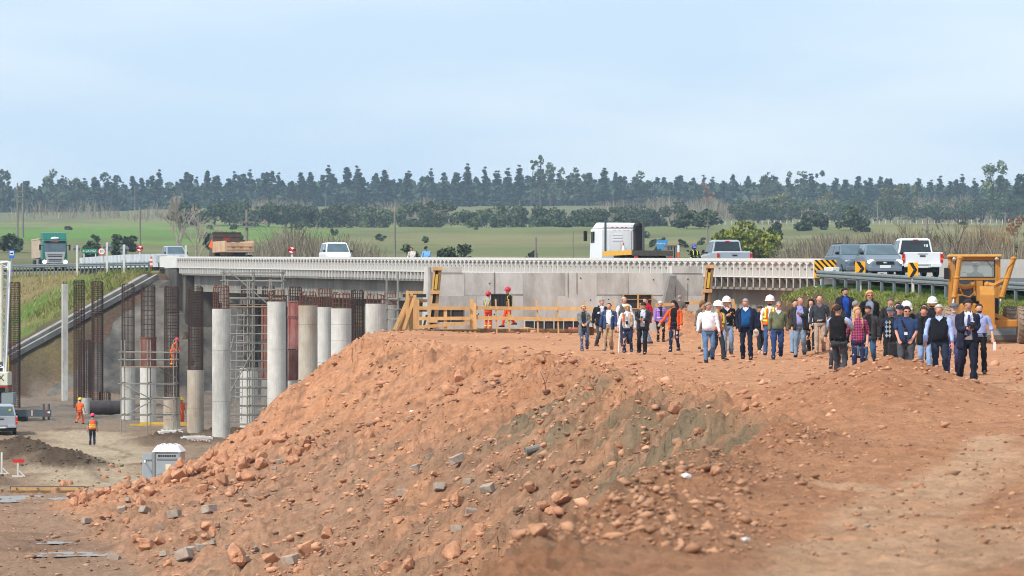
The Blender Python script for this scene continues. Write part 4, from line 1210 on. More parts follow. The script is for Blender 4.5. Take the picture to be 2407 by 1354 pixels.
for i, (u, v, px) in enumerate(BIG):
    q, s = hit(u, v + px * .25)
    r_ = px / s / 2
    rock('boulder', RM[i % 6], q + Vector((0, 0, r_ * .12)), r_ * 1.12, 'large rounded red-brown boulder on the earth slope', 'boulder', 'large boulders on the slope of the earth fill', (1, .9, .9))
BLK = [(202, 1223, 24), (287, 1197, 24), (268, 1309, 34), (432, 1302, 44), (408, 1208, 34), (492, 1196, 34), (342, 1202, 30), (574, 1320, 26), (682, 1318, 42), (537, 1287, 18), (471, 1292, 28), (448, 1292, 26), (383, 1304, 24),
       (977, 1103, 22), (1032, 1143, 32), (948, 1158, 32), (1102, 1132, 24), (1074, 1103, 34), (1146, 1148, 36), (1108, 1203, 34), (1074, 1243, 32), (1010, 1073, 20), (376, 1243, 20), (300, 1180, 16), (600, 1290, 16), (500, 1278, 18), (655, 1085, 16), (645, 1100, 14)]
for i, (u, v, px) in enumerate(BLK):
    q, s = hit(u, v + px * .2)
    r_ = px / s / 2
    rock('rubble_block', BM_[i % 4], q + Vector((0, 0, r_ * .25)), r_ * 1.05, 'broken grey concrete block lying among the red boulders', 'rubble', 'broken concrete blocks at the foot of the fill', (1, 1, 1))
# many rocks rolled to the foot of the far end of the slope
rn = random.Random(5)
for i in range(120):
    f = rn.random()
    u = 150 + 560 * f + rn.gauss(0, 28); v = 1165 - 75 * f + rn.gauss(0, 22) - (90 * max(0, f - .6))
    if v > 1210 or u < 70: continue
    q, s = hit(u, v)
    if land(np.array([q.x]), np.array([q.y]), False)[1]['fill'][0] < .05 and rn.random() < .5: continue
    r_ = rn.uniform(.10, .30) * (1.3 if rn.random() < .15 else 1)
    rock('boulder', RM[i % 6], q + Vector((0, 0, r_ * .12)), r_, 'red boulder in the tumbled band along the foot of the slope', 'boulder', 'boulders tumbled along the slope foot')
# loose clods: nobody could count them
def clods():
    V = []; F = []; MI = []
    bases = []
    for i in range(5):
        me = rock_mesh(200 + i, 1)
        v = np.array([x.co[:] for x in me.vertices]); f = np.array([list(p.vertices) for p in me.polygons])
        bases.append((v, f)); bpy.data.meshes.remove(me)
    P = []
    N = 130000
    ty = RNG.uniform(0, 1, N); y = 24 * (190 / 24) ** ty; x = RNG.uniform(-.15, .15, N) * y
    z, m = land(x, y)
    n1 = fbm(x / 2.2, y / 2.2, 131, 3)
    dens = m['slope'] * np.clip(.33 + n1 * 1.3, .04, 1) + m['heap'] * np.where(y < 50, .7, .22) + m['dark'] * .4 + np.exp(-(m['d'] / 1.2) ** 2) * .18 * sstep(40, 90, y) + m['top'] * np.where(y < 62, .10, .035) + (1 - m['fill']) * (1 - m['bank']) * .10
    dens = dens 
    keep = RNG.uniform(0, 1, N) < dens
    x, y, z = x[keep], y[keep], z[keep]
    mm = {k: v[keep] for k, v in m.items()}
    size = np.exp(RNG.normal(0, .55, len(x))) * (.014 + .00018 * y)
    size = size * np.where(y < 60, .55, 1) * (1 + .8 * (RNG.random(len(size)) < .04))
    size = size * np.where((y < 50) & (mm['heap'] > .15), 1.25, 1)
    size = np.where((mm['heap'] > .1) & (y > 50), np.minimum(size, .05), size)
    size = np.minimum(size, .16 * np.minimum(1, y / 70))
    tot = 0
    for k in range(len(x)):
        v, f = bases[k % 5]
        a = RNG.uniform(0, 6.28); ca, sa = math.cos(a), math.sin(a)
        r_ = size[k]
        jit = 1 + RNG.uniform(-.28, .28, (len(v), 1)); el = RNG.uniform(.8, 1.7); v = v * jit * np.array([el, 1, RNG.uniform(.6, 1)])
        vv = np.stack([(v[:, 0] * ca - v[:, 1] * sa) * r_, (v[:, 0] * sa + v[:, 1] * ca) * r_, v[:, 2] * r_], 1) + (x[k], y[k], z[k] + r_ * .25)
        V.append(vv); F.append(f + tot); tot += len(v)
        gi = 0
        if mm['dark'][k] > .2: gi = 2
        elif mm['fill'][k] < .3: gi = 1
        elif y[k] > 52 and mm['slope'][k] > .3 and RNG.random() < .33: gi = 1
        elif y[k] < 52: gi = 3
        MI.append(np.full(len(f), gi, np.int32))
    V = np.concatenate(V); F = np.concatenate(F).astype(np.int32); MI = np.concatenate(MI)
    me = bpy.data.meshes.new('loose_clods')
    me.vertices.add(len(V)); me.vertices.foreach_set('co', V.astype(np.float32).ravel())
    me.loops.add(F.size); me.polygons.add(len(F))
    me.loops.foreach_set('vertex_index', F.ravel()); me.polygons.foreach_set('loop_start', np.arange(0, F.size, 3, dtype=np.int32)); me.polygons.foreach_set('loop_total', np.full(len(F), 3, np.int32))
    me.polygons.foreach_set('material_index', MI)
    for m_ in (leafmat('red_clod', srgb(.58, .385, .275), srgb(.82, .62, .49), 0), leafmat('brown_clod', srgb(.42, .325, .255), srgb(.72, .57, .46), 0), leafmat('dark_clod', srgb(.28, .23, .185), srgb(.44, .36, .29), 0), leafmat('earth_clod', srgb(.54, .395, .295), srgb(.74, .555, .43), 0)):
        me.materials.append(m_)
    me.update(); me.validate()
    o = bpy.data.objects.new('loose_clods', me); COL.objects.link(o)
    tag(o, 'loose earth clods and small stones strewn over slope and heaps', 'clods', kind='stuff')
    print('clods', len(x), len(F))
clods()

# bits lying about
for u, v, sz, c, lab in ((1612, 1131, .05, WSIGN, 'crumpled white paper on the ground beside the near ridge'), (1752, 1272, .035, WSIGN, 'small white scrap on the near track edge'), (968, 969, .09, WSIGN, 'white plastic scrap on the upper slope'), (507, 1148, .10, WSIGN, 'white plastic scrap at the slope foot'), (2040, 1240, .03, GBLK, 'pale pebble on the near track')):
    q, s = hit(u, v)
    o = bpy.data.objects.new('litter', rock_mesh(int(u), 1)); COL.objects.link(o); o.data.materials.append(c); o.location = q + Vector((0, 0, sz * .3)); o.scale = (sz, sz * .8, sz * .7); tag(o, lab, 'litter')
q, s = hit(1258, 1076); o = MB().tube((-.2, 0, .06), (.22, .2, .16), .075, n=10, cap=False).tube((-.2, 0, .06), (.22, .2, .16), .065, n=10).build('pipe_fragment', CONC_OLD, None, q); tag(o, 'short grey pipe fragment sticking out of the slope', 'pipe')
q, s = hit(1285, 922); mb = MB(); mb.pipe([(0, 0, -.1), (-.05, 0, .25), (-.16, 0, .5)], [.012, .01, .006], 5); mb.pipe([(-.03, 0, .2), (.05, 0, .42)], [.008, .004], 5); o = mb.build('twig', RUST2, None, q); tag(o, 'thin dry twig standing on the upper slope', 'twig')
# ---------------------------------------------------------------- guard rails
def guard_rail(label, t0, t1, wv, sp, group=None, hb=.78, dz=0.0):
    root = thing('guard_rail', bw((t0 + t1) / 2, wv, float(road_z(np.array((t0 + t1) / 2)))), 0, label, 'guard rail', group)
    o = root.location
    prof = [(0, .0), (.05, .04), (.05, .10), (0, .15), (.05, .20), (.05, .26), (0, .31)]
    n = max(2, int((t1 - t0) / 3.8)); post = None
    for k in range(n):
        ta = t0 + (t1 - t0) * k / n; tb = t0 + (t1 - t0) * (k + 1) / n
        mb = MB(); rr = []
        for t in (ta, tb + .0):
            zb = float(road_z(np.array(t))) + hb - .31 + dz
            a = [bw(t, wv + .06 + q, zb + z) - o for q, z in prof]
            rr.append(a + [bw(t, wv + .055 + q - .015, zb + z) - o for q, z in prof[::-1]])
        mb.loft(rr); mb.build('rail', GALVD, root)
    t = t0 + .3
    while t < t1:
        z = float(road_z(np.array(t))) + dz
        p = bw(t, wv, z) - o
        if post is None:
            post = MB().box(-.06, .06, -.05, .05, -.75, hb + .03).build('post', GALVD, root)
            c = post
        else:
            c = put(post, root)
        c.location = p; c.rotation_euler = (0, 0, BRZ)
        t += sp
    return root
guard_rail('weathered guard rail along the grassy bank beside the chevron signs', -70, -1.7, .85, 1.35, dz=-.42)
guard_rail('weathered guard rail along the road beyond the far end of the bridge', BL + 2.4, BL + 100, .85, 1.9, dz=-.34)

# ---------------------------------------------------------------- signs
def disc(root, name, r, m, y0, y1, z, x=0.0, n=24):
    mb = MB(); mb.prism([(x + r * math.cos(2 * math.pi * i / n), z + r * math.sin(2 * math.pi * i / n)) for i in range(n)], y0, y1)
    return mb.build(name, m, root)
def ground_at(u, s, onroad=False):
    p = at(u, 700, s); t, wv = zone(p.x, p.y)
    if onroad or (wv < .9 and wv > -11):
        z = float(road_z(np.array(t)))
    else:
        z = H(p.x, p.y)
    return Vector((p.x, p.y, z))
def round_sign(label, u, v, s, r, kind, z0=None, back=False, rz=0.0):
    g = ground_at(u, s)
    if z0 is not None: g.z = z0
    root = thing('road_sign', g, rz, label, 'sign')
    zc = at(u, v, s).z - g.z
    MB().box(-.06, .06, .03, .13, -.3, zc + .1).build('post', POSTW, root)
    if back:
        pl = disc(root, 'plate', r, GALVD, 0.0, .028, zc); pl.location.y = .16
        b = MB().box(-r, r, .135, .158, zc - .05, zc + .05).build('bracket', DGREY, root)
        return root
    disc(root, 'plate', r, REDS, -.01, .026, zc)
    f = disc(root, 'face', r * .77, WSIGN, -.016, -.011, zc)
    if kind == 'slash':
        m_ = Matrix.Translation((0, 0, zc)) @ Matrix.Rotation(R(42), 4, 'Y')
        MB().box(-r * .77, r * .77, -.030, -.025, -.06, .06, M=m_).build('slash', REDS, root)
        for x in (-.14, .16):
            MB().box(x - .11, x + .11, -.022, -.017, zc - .05, zc + .05).box(x - .06, x + .06, -.022, -.017, zc + .052, zc + .10).build('car_symbol', BSIGN, root)
    if kind == '80':
        text_mesh('80', r * .95, BSIGN, 'numerals', root, Matrix.Translation((0, -.02, zc)) @ Matrix.Rotation(R(90), 4, 'X'))
    return root
round_sign('red-rimmed speed limit sign reading 80 beside the green board', 239, 591, 25.5, .36, '80')
round_sign('red-rimmed no overtaking sign in front of the low white wall', 328.5, 584, 27.5, .30, 'slash')
round_sign('red-rimmed no overtaking sign standing on the bridge near the white van', 686, 588, 33.4, .27, 'slash')
for u, v, s, r, lab in ((180, 585, 26.6, .32, 'grey back of a round sign nearest the green truck'), (252, 581, 27.6, .36, 'grey back of a round sign in front of the speed limit sign'), (292, 587, 28.0, .40, 'grey back of a round sign in front of the low white wall')):
    round_sign(lab, u, v, s, r, None, back=True)
for u, v0, s, lab in ((181.5, 577, 26.9, 'tall white concrete marker post beside the guard rail, nearest the green truck'), (251.5, 570, 28.0, 'tall white concrete marker post beside the guard rail, next to the speed limit sign'), (291.5, 575, 28.6, 'tall white concrete marker post beside the guard rail, before the graffiti wall'), (437, 577, 29.6, 'white concrete marker post on the far side of the bridge end')):
    p = at(u, 640, s); t, wv = zone(p.x, p.y); g = ground_at(u, s)
    r_ = thing('marker_post', g, 0, lab, 'post'); zt = at(u, v0, s).z - g.z
    MB().box(-.09, .09, -.07, .07, -.4, zt).build('post', POSTW, r_, bevel=.015)
    for k in range(4):
        MB().tube((0, -.074, zt - .25 - .4 * k), (0, -.0705, zt - .25 - .4 * k), .025, n=6).build('bolt_hole', STAIN_SHADE, r_)
# blue stop sign, green direction board, blue notice
g = ground_at(27.5, 24.5); r_ = thing('road_sign', g, 0, 'small blue bus stop sign beside the green truck', 'sign')
z = at(27, 597, 24.5).z - g.z
MB().box(-.03, .03, .03, .09, 0, z - .3).build('post', GALV, r_); MB().box(-.26, .26, 0, .025, z - .42, z + .40).build('plate', BLSIGN, r_)
MB().box(-.19, .19, -.006, -.001, z - .12, z + .26).build('symbol_panel', WSIGN, r_); MB().box(-.14, .14, -.012, -.007, z - .02, z + .12).build('bus_symbol', BSIGN, r_)
g = ground_at(211, 24.8); r_ = thing('direction_board', g, 0, 'green direction board with white lettering in front of a white hoarding', 'sign')
z = at(211, 590, 24.8).z - g.z
MB().box(-.72, .72, 0, .03, z - .21, z + .21).build('plate', GSIGN, r_)
for x in (-.55, .55):
    MB().box(x - .05, x + .05, .031, .10, -.2, z).build('post', POSTW, r_)
MB().box(-.60, -.42, -.006, -.001, z - .02, z + .02).box(-.66, -.60, -.006, -.001, z - .07, z + .07).build('arrow', WSIGN, r_)
text_mesh('LA PAZ', .30, WSIGN, 'lettering', r_, Matrix.Translation((.12, -.004, z)) @ Matrix.Rotation(R(90), 4, 'X'), .002)
g = ground_at(1557, 30); r_ = thing('notice_board', g, 0, 'sky-blue notice board with white lettering behind the flatbed truck', 'sign')
z = at(1557, 575, 30).z - g.z
MB().box(-.42, .42, 0, .03, z - .36, z + .36).build('plate', CYSIGN, r_)
for x in (-.32, .32):
    MB().box(x - .03, x + .03, .031, .08, -.1, z).build('post', GALV, r_)
text_mesh('Regional', .185, WSIGN, 'lettering', r_, Matrix.Translation((-.10, -.004, z + .10)) @ Matrix.Rotation(R(90), 4, 'X'), .002)
# low white painted wall with graffiti
a = at(187, 615, 24.6); b = at(392, 617, 27.8)
gw = thing('graffiti_wall', ((a.x + b.x) / 2, (a.y + b.y) / 2, ground_at(290, 26.2).z), math.atan2(b.y - a.y, b.x - a.x), 'low white wall with faded graffiti across the road', 'wall')
hl = (b - a).length / 2; zt = at(290, 598.5, 26.2).z - gw.location.z
x = -hl
WW = mat('weathered_whitewash', srgb(.78, .80, .81), .85, .08, 1.2, .1, 20, stain=(srgb(.52, .53, .54), .6, .9))
while x < hl - .5:
    MB().box(x, min(x + 2.2, hl) - .03, 0, .2, -.3, zt * (1 - .15 * max(0, x / hl))).build('panel', WW, gw); x += 2.2
for i, (xx, zz, sz, bd, m_) in enumerate(((.2, .50, .5, 'S', DGREY), (.9, .5, .42, 'NO', DGREY), (2.4, .5, .4, 'AM', DGREY), (hl - 3.0, .5, .45, 'V', REDS), (-hl + 2, .45, .4, 'P', REDS), (-hl + 3.4, .5, .5, 'L', DGREY))):
    text_mesh(bd, sz, m_, 'graffiti', gw, Matrix.Translation((xx, -.004, zt * zz)) @ Matrix.Rotation(R(90), 4, 'X'), .002)
# orange and white road marker post
g = ground_at(355.5, 28.6); r_ = thing('delineator', g, 0, 'orange and white striped delineator by the guard rail', 'marker')
zt = at(355, 603, 28.6).z - g.z
for k in range(5):
    MB().box(-.13 + .012 * k, .13 - .012 * k, -.06, .06, zt * k / 5, zt * (k + 1) / 5 - .003).build('band', [mat('orange_paint', srgb(.86, .40, .24), .7, .06, 5), WSIGN][k % 2], r_)
# chevrons
for u, v0, v1, u2, vb, lab in ((2022, 615, 648, 2022, 684, 'yellow chevron sign with a black arrow in front of the grey car'), (2146, 617, 652, 2146, 690, 'yellow chevron sign with a black arrow in front of the white pickup')):
    s = 55.3 if u < 2100 else 57.4
    g = ground_at(u, s); r_ = thing('chevron_sign', g, R(-4), lab, 'sign')
    z0 = at(u, v1, s).z - g.z; z1 = at(u, v0, s).z - g.z; hw = 12.3 / s
    MB().box(-.055, .055, .02, .12, -.5, z0 + .3).build('post', POSTW, r_)
    pl = MB().box(-hw, hw, -.012, .018, z0, z1).build('plate', YSIGN, r_, bevel=.01)
    zm = (z0 + z1) / 2; w_ = hw
    MB().prism([(-w_ * .75, z1 - .005), (-w_ * .05, z1 - .005), (w_ * .82, zm), (0, z0 + .005), (-w_ * .70, z0 + .005), (w_ * .12, zm)], -.020, -.0125).build('arrow', BSIGN, pl)
    for zz in (z1 - .12, zm, z0 + .12):
        MB().tube((w_ * .25, -.026, zz), (w_ * .25, -.0205, zz), .012, n=6).build('bolt', GALV, pl)
# white litter on the grass
# ---------------------------------------------------------------- poles with crossarms
POLE = mat('weathered_pole', srgb(.50, .475, .44), .9, .15, 2, .2, 20)
def pole(label, u, v0, s, r=.12, arms=(), twin=False, vb=None):
    p = at(u, 700, s); zg = H(p.x, p.y)
    if vb: zg = max(zg, at(u, vb, s).z - .2)
    root = thing('utility_pole', (p.x, p.y, zg), 0, label, 'pole')
    zt = at(u, v0, s).z - zg
    for x in ((-.55, .55) if twin else (0,)):
        MB().tube((x, 0, -.5), (x, 0, zt), r * 1.25, r * .8, n=8).build('mast', POLE, root)
    for (v, hw) in arms:
        z = at(0, v, s).z - zg
        MB().box(-hw, hw, -r - .09, -r - .002 if not twin else -.12, z - .06, z + .06).build('crossarm', POLE, root)
        for x in (-hw + .1, hw - .1):
            MB().tube((x, -r - .05, z + .06), (x, -r - .05, z + .24), .05, n=6).build('insulator', DGREY, root)
    return root
pole('twin-mast power pole with three crossarms behind the green lorry', 47.5, 430, 11.5, .19, ((450, .9), (462, .95), (473, .8)), True)
pole('brown wooden pole with crossarm stubs behind the dump truck', 580, 492, 22, .17, ((522, .9), (535, 1.0)))
pole('slim grey pole behind the no overtaking sign by the graffiti wall', 329, 487, 19, .13)
pole('slim pole on the slope above the parapet, behind the onlooker in the pale shirt', 928, 498, 20, .13)
pole('stout grey pole above the middle of the parapet', 1259, 558, 26, .12)
pole('thin pale pole beside the white truck cab', 1347, 542, 24, .055)
pole('stout pole with two short arms beside the leaning trees', 1663, 517, 14, .14, ((520, .5), (530, .5)), False)
pole('wooden pole with crossarm behind the grey thicket', 1885, 493, 9.5, .2, ((498, 1.0),))
pole('brown broken pole in the thicket above the white pickup', 2179, 512, 20, .2, ((541, .7),))
pole('slim pole in the thicket between pickup and grader', 2128, 546, 28, .06)
pole('crossarm pole on the field edge beyond the grader', 2363, 498, 9, .22, ((502, 1.2),))
for u, v0, v1, s in ((317, 436, 484, 5.2), (766, 448, 482, 5.0), (1222, 470, 486, 5.6), (1784, 448, 480, 5.0), (2063, 470, 498, 6.6)):
    pole('distant pale pole in front of the dark pine wood', u, v0, s, .16).__setitem__('group', 'distant poles before the pine wood')
# pale fence pickets on the far field
pk = None
rn = random.Random(3)
for i in range(70):
    f = i / 69
    if i < 20: u = 1100 + 60 * (i / 19); v = 545 - 2 * math.sin(i); s = 8.2
    else: u = 1690 + 710 * ((i - 20) / 49); v = 508 - 12 * ((i - 20) / 49); s = 7.0
    p = at(u, v, s); z = H(p.x, p.y)
    if pk is None:
        pk = MB().box(-.09, .09, -.09, .09, -.3, 1.5).build('field_post', POSTW); o = pk
    else:
        o = put(pk)
    o.location = (p.x, p.y, z); tag(o, 'thin pale fence post along the far field edge', 'post', 'fence posts along the far field')

# ---------------------------------------------------------------- vegetation
LPINE = leafmat('pine_needles', srgb(.17, .24, .19), srgb(.29, .36, .27))
LEUC = leafmat('eucalyptus_leaves', srgb(.28, .33, .24), srgb(.42, .46, .33))
LBUSH = leafmat('evergreen_bush_leaves', srgb(.19, .25, .18), srgb(.37, .42, .28))
LOLIVE = leafmat('yellow_green_leaves', srgb(.30, .36, .10), srgb(.56, .56, .22))
LBARE = leafmat('bare_twigs', srgb(.40, .37, .31), srgb(.58, .54, .46))
LRUST = leafmat('rusty_leaves', srgb(.45, .32, .20), srgb(.60, .45, .30))
BARK = mat('bark', srgb(.33, .28, .235), .95, .2, 3, .3, 20)
BARKP = mat('pale_bark', srgb(.62, .58, .53), .95, .15, 3, .2, 20)

def quads(pts, size, seed, flat=.0):
    """leaf-sized faces at the given points"""
    g = np.random.default_rng(seed); n = len(pts)
    a = g.normal(0, 1, (n, 3)); a /= np.linalg.norm(a, axis=1)[:, None]
    b = g.normal(0, 1, (n, 3)); b -= (b * a).sum(1)[:, None] * a; b /= np.linalg.norm(b, axis=1)[:, None]
    s = (size * g.uniform(.6, 1.4, n))[:, None]
    v = np.stack([pts - a * s - b * s * .55, pts + a * s * .2 - b * s * .7, pts + a * s + b * s * .55, pts - a * s * .3 + b * s * .7], 1).reshape(-1, 3)
    f = np.arange(4 * n).reshape(n, 4)
    return v, f
def crown_pts(n, clumps, seed, shape):
    g = np.random.default_rng(seed)
    k = g.integers(0, len(clumps), n)
    c = np.array([q[:3] for q in clumps])[k]; r = np.array([q[3] for q in clumps])[k]
    d = g.normal(0, 1, (n, 3)); d /= np.linalg.norm(d, axis=1)[:, None]
    rad = r * g.uniform(.35, 1.0, n) ** .5
    return c + d * rad[:, None] * np.array(shape)
def mesh_np(name, v, f, m, extra=None):
    me = bpy.data.meshes.new(name)
    vs = list(map(tuple, v)); fs = [tuple(map(int, q)) for q in f]; mi = [0] * len(fs)
    if extra is not None:
        o = len(vs); vs += extra.v; fs += [tuple(i + o for i in q) for q in extra.f]; mi += [1] * len(extra.f)
    me.from_pydata(vs, [], fs)
    for q in (m if isinstance(m, (list, tuple)) else [m]): me.materials.append(q)
    me.polygons.foreach_set('material_index', mi); me.update()
    return me
def pine_mesh(seed, h=18, w=3.0, n=800):
    g = random.Random(seed); cl = []
    k = 11
    for i in range(k):
        z = h * (.14 + .84 * i / (k - 1)); rr = w * (1 - i / (k - 1)) ** .95 + .12
        for j in range(5 if i < k - 1 else 1):
            a = g.uniform(0, 6.28); cl.append((rr * .7 * math.cos(a) * g.uniform(.5, 1.15), rr * .7 * math.sin(a), z + g.uniform(-.9, .9), rr * .52 + .14))
    v, f = quads(crown_pts(n, cl, seed, (1, 1, 1.1)), .44, seed)
    t = MB(); t.tube((0, 0, -1), (0, 0, h * .93), .24, .05, n=5)
    return mesh_np('pine_tree', v, f, [LPINE, BARK], t)
def round_mesh(seed, h, w, n, leaf, lsize, trunk=.25, shape=(1, 1, .8), ncl=16, base=.35, bark=BARK):
    """returns separate crown and trunk meshes"""
    g = random.Random(seed); cl = []
    tips = []
    for i in range(ncl):
        a = g.uniform(0, 6.28); rr = w * math.sqrt(g.random()) * .72
        zf = g.random()
        z = h * (base + (.92 - base) * zf * (1 - .45 * (rr / w) ** 2))
        q = (rr * math.cos(a), rr * math.sin(a), z, w * g.uniform(.22, .40)); cl.append(q); tips.append(q)
    P = crown_pts(n, cl, seed, shape); P[:, 2] = h * .04 * (base < .15) + P[:, 2]
    zt_, zb_ = P[:, 2].max(), P[:, 2].min(); zl = h * base * .45
    P[:, 2] = zl + (P[:, 2] - zb_) / (zt_ - zb_) * (h - lsize * .6 - zl)
    for ax in (0, 1):
        P[:, ax] *= w / np.percentile(np.abs(P[:, ax]), 98)
    v, f = quads(P, lsize, seed)
    t = MB(); t.pipe([(0, 0, -.5), (g.uniform(-.1, .1), 0, h * base * .6), (g.uniform(-.2, .2), 0, h * base)], [h * .03 * trunk * 4, h * .024 * trunk * 4, h * .018 * trunk * 4], 6)
    for q in tips[:9]:
        t.pipe([(0, 0, h * base * .55), (q[0] * .4, q[1] * .4, h * base * .55 + (q[2] - h * base * .55) * .5), q[:3]], [h * .012, h * .009, h * .004], 4)
    return mesh_np('crown', v, f, leaf), t
def bare_mesh(seed, h, spread, depth=5, bark=BARKP, r0=.16):
    g = random.Random(seed); t = MB()
    def br(p, d, l, r, k):
        q = p + d * l
        mid = p + d * l * .5 + Vector((g.uniform(-.06, .06) * l, g.uniform(-.06, .06) * l, 0))
        t.pipe([p, mid, q], [r, r * .85, r * .68], 5 if k > 2 else 3, cap=False)
        if k == 0: return
        for _ in range(3 if k > 1 else 4):
            nd = (d + Vector((g.uniform(-1, 1) * spread, g.uniform(-1, 1) * spread, g.uniform(-.1, .45)))).normalized()
            br(p.lerp(q, g.uniform(.55, 1)), nd, l * g.uniform(.55, .78), r * .6, k - 1)
    br(Vector((0, 0, -.3)), Vector((0, 0, 1)), h * .33, r0, depth)
    return t

# pine wood on the skyline
PM = [pine_mesh(i, random.uniform(16, 20), random.uniform(2.3, 3.1)) for i in range(6)]
rn = random.Random(21)
n_p = 0
for row, (Yc, cnt) in enumerate(((1880, 88), (1960, 98), (2040, 100))):
    for i in range(cnt):
        u = -30 + 2470 * (i + rn.uniform(-.35, .35)) / (cnt - 1)
        Yp = Yc + rn.uniform(-35, 35) - 60 * (u > 1900)
        x = (u - 1203.5) / FPX * Yp
        o = bpy.data.objects.new('pine_tree', PM[rn.randrange(6)]); COL.objects.link(o)
        sc_ = rn.uniform(.78, 1.12) * (.9 if u > 1500 else 1.0) * (1.06 if row == 2 else 1)
        o.location = (x, Yp, H(x, Yp) - .3); o.rotation_euler = (0, 0, rn.uniform(0, 6.28)); o.scale = (sc_ * rn.uniform(1.5, 2.3), sc_ * 1.6, sc_)
        tag(o, 'dark narrow pine in the far wood on the skyline', 'pine tree', 'pines of the far wood'); n_p += 1
g = np.random.default_rng(4); n = 62000
Yb = g.uniform(1880, 2120, n); xb = g.uniform(-.147, .147, n) * Yb
zb = land(xb, Yb, False)[0] + g.uniform(0, 14.0, n) * g.uniform(.4, 1, n)
v, f = quads(np.stack([xb, Yb, zb], 1), 1.5, 9)
o = bpy.data.objects.new('pine_wood', mesh_np('pine_wood', v, f, LPINE)); COL.objects.link(o); tag(o, 'deep mass of the dark pine wood behind the front trees', 'wood', kind='stuff')

TREE_ID = [0]
def tree(name, label, u, vtop, vbase, Yd, wpx, leaf, lsize=.5, n=900, base=.3, ncl=18, shape=(1, 1, .8), group=None, trunk=.25, cat='tree', bark=BARK):
    TREE_ID[0] += 1; sd = 300 + TREE_ID[0]
    s = FPX / Yd; x = (u - 1203.5) / s
    zg = H(x, Yd); zt = at(u, vtop, s).z
    h = max(zt - zg, 1.5); w_ = wpx / s / 2
    root = thing(name, (x, Yd, zg), 0, label, cat, group)
    me, t = round_mesh(sd, h, w_, n, leaf, lsize, trunk, shape, ncl, base)
    c = bpy.data.objects.new('crown', me); COL.objects.link(c); c.parent = root
    t.build('trunk', bark, root)
    return root
# taller broadleaved trees standing out of the wood
for u, vt, wpx, lab, lf in ((137, 396, 58, 'round pale eucalyptus rising above the far wood beyond the twin-mast pole', LEUC), (5, 398, 36, 'pale tree at the very end of the wood beyond the twin-mast pole', LEUC), (185, 418, 40, 'low round tree beside the tall pale eucalyptus', LEUC),
                        (262, 403, 48, 'dark pointed tree standing out of the wood', LPINE), (1250, 376, 12, 'slim bare-stemmed eucalyptus, tallest of the wood', LEUC), (1270, 364, 26, 'tall ragged eucalyptus beside the slim one', LEUC), (1294, 381, 24, 'tall narrow eucalyptus next to the ragged one', LEUC),
                        (1322, 394, 28, 'ragged eucalyptus in the tall clump, between two taller ones', LEUC), (1352, 394, 26, 'bushy eucalyptus at the low end of the tall clump', LEUC), (1380, 407, 26, 'short eucalyptus beside the tall clump', LEUC), (1506, 401, 40, 'domed dark tree above the wood', LBUSH),
                        (1808, 404, 58, 'broad domed dark tree above the wood', LBUSH), (1862, 402, 30, 'thin ragged pale tree beside the broad domed one', LEUC), (1890, 402, 30, 'ragged pale tree next to the umbrella crown', LEUC), (1929, 400, 26, 'small umbrella-shaped crown above the wood', LBUSH), (2340, 376, 76, 'big pale eucalyptus with open crown above the grader', LEUC), (2395, 408, 50, 'dark pine-like tree behind the big pale eucalyptus', LPINE)):
    tree('skyline_tree', lab, u, vt, 480, 1830 if u < 2300 else 1500, wpx, lf, .65, 700 if wpx > 30 else 420, .35 if wpx > 20 else .15, 14, (1, 1, .95))
# hedgerow trees and bushes on the field edge
HED = [(505, 474, 524, 1200, 60), (540, 470, 526, 1210, 72), (585, 470, 526, 1200, 76), (632, 474, 526, 1190, 66), (672, 478, 524, 1200, 60), (712, 481, 524, 1190, 56), (760, 482, 526, 1190, 60), (800, 478, 526, 1190, 64), (845, 478, 526, 1190, 66), (890, 482, 528, 1180, 62), (952, 478, 530, 1160, 56),
       (990, 472, 532, 1150, 66), (1030, 474, 534, 1140, 62), (1108, 492, 545, 1060, 60), (1145, 484, 548, 1050, 74), (1195, 478, 532, 1160, 60), (1240, 480, 532, 1150, 66), (1290, 486, 536, 1120, 60), (1335, 492, 532, 1130, 50), (1400, 486, 530, 1130, 56), (1440, 484, 530, 1130, 60), (1490, 482, 530, 1130, 56),
       (1535, 478, 528, 1150, 60), (1580, 474, 526, 1170, 56), (1735, 466, 510, 1330, 56), (1780, 470, 510, 1320, 56), (1815, 464, 510, 1330, 54), (1860, 468, 506, 1360, 62), (1900, 474, 506, 1350, 50), (1962, 470, 504, 1360, 60), (2005, 462, 500, 1400, 70), (2095, 464, 500, 1400, 56), (2150, 460, 498, 1420, 66), (2200, 462, 498, 1420, 60),
       (2250, 464, 496, 1420, 60), (2310, 460, 496, 1430, 66), (2360, 466, 496, 1420, 56), (2400, 462, 496, 1420, 50), (430, 478, 520, 1230, 50)]
for u, a, b, Yd, wpx in HED:
    tree('hedgerow_tree', 'dark rounded evergreen in the hedgerow at the far field edge', u, a, b, Yd, wpx * 1.35, LBUSH, .36, 1500, .1, 14, (1, 1, .8), 'evergreens of the far hedgerow')
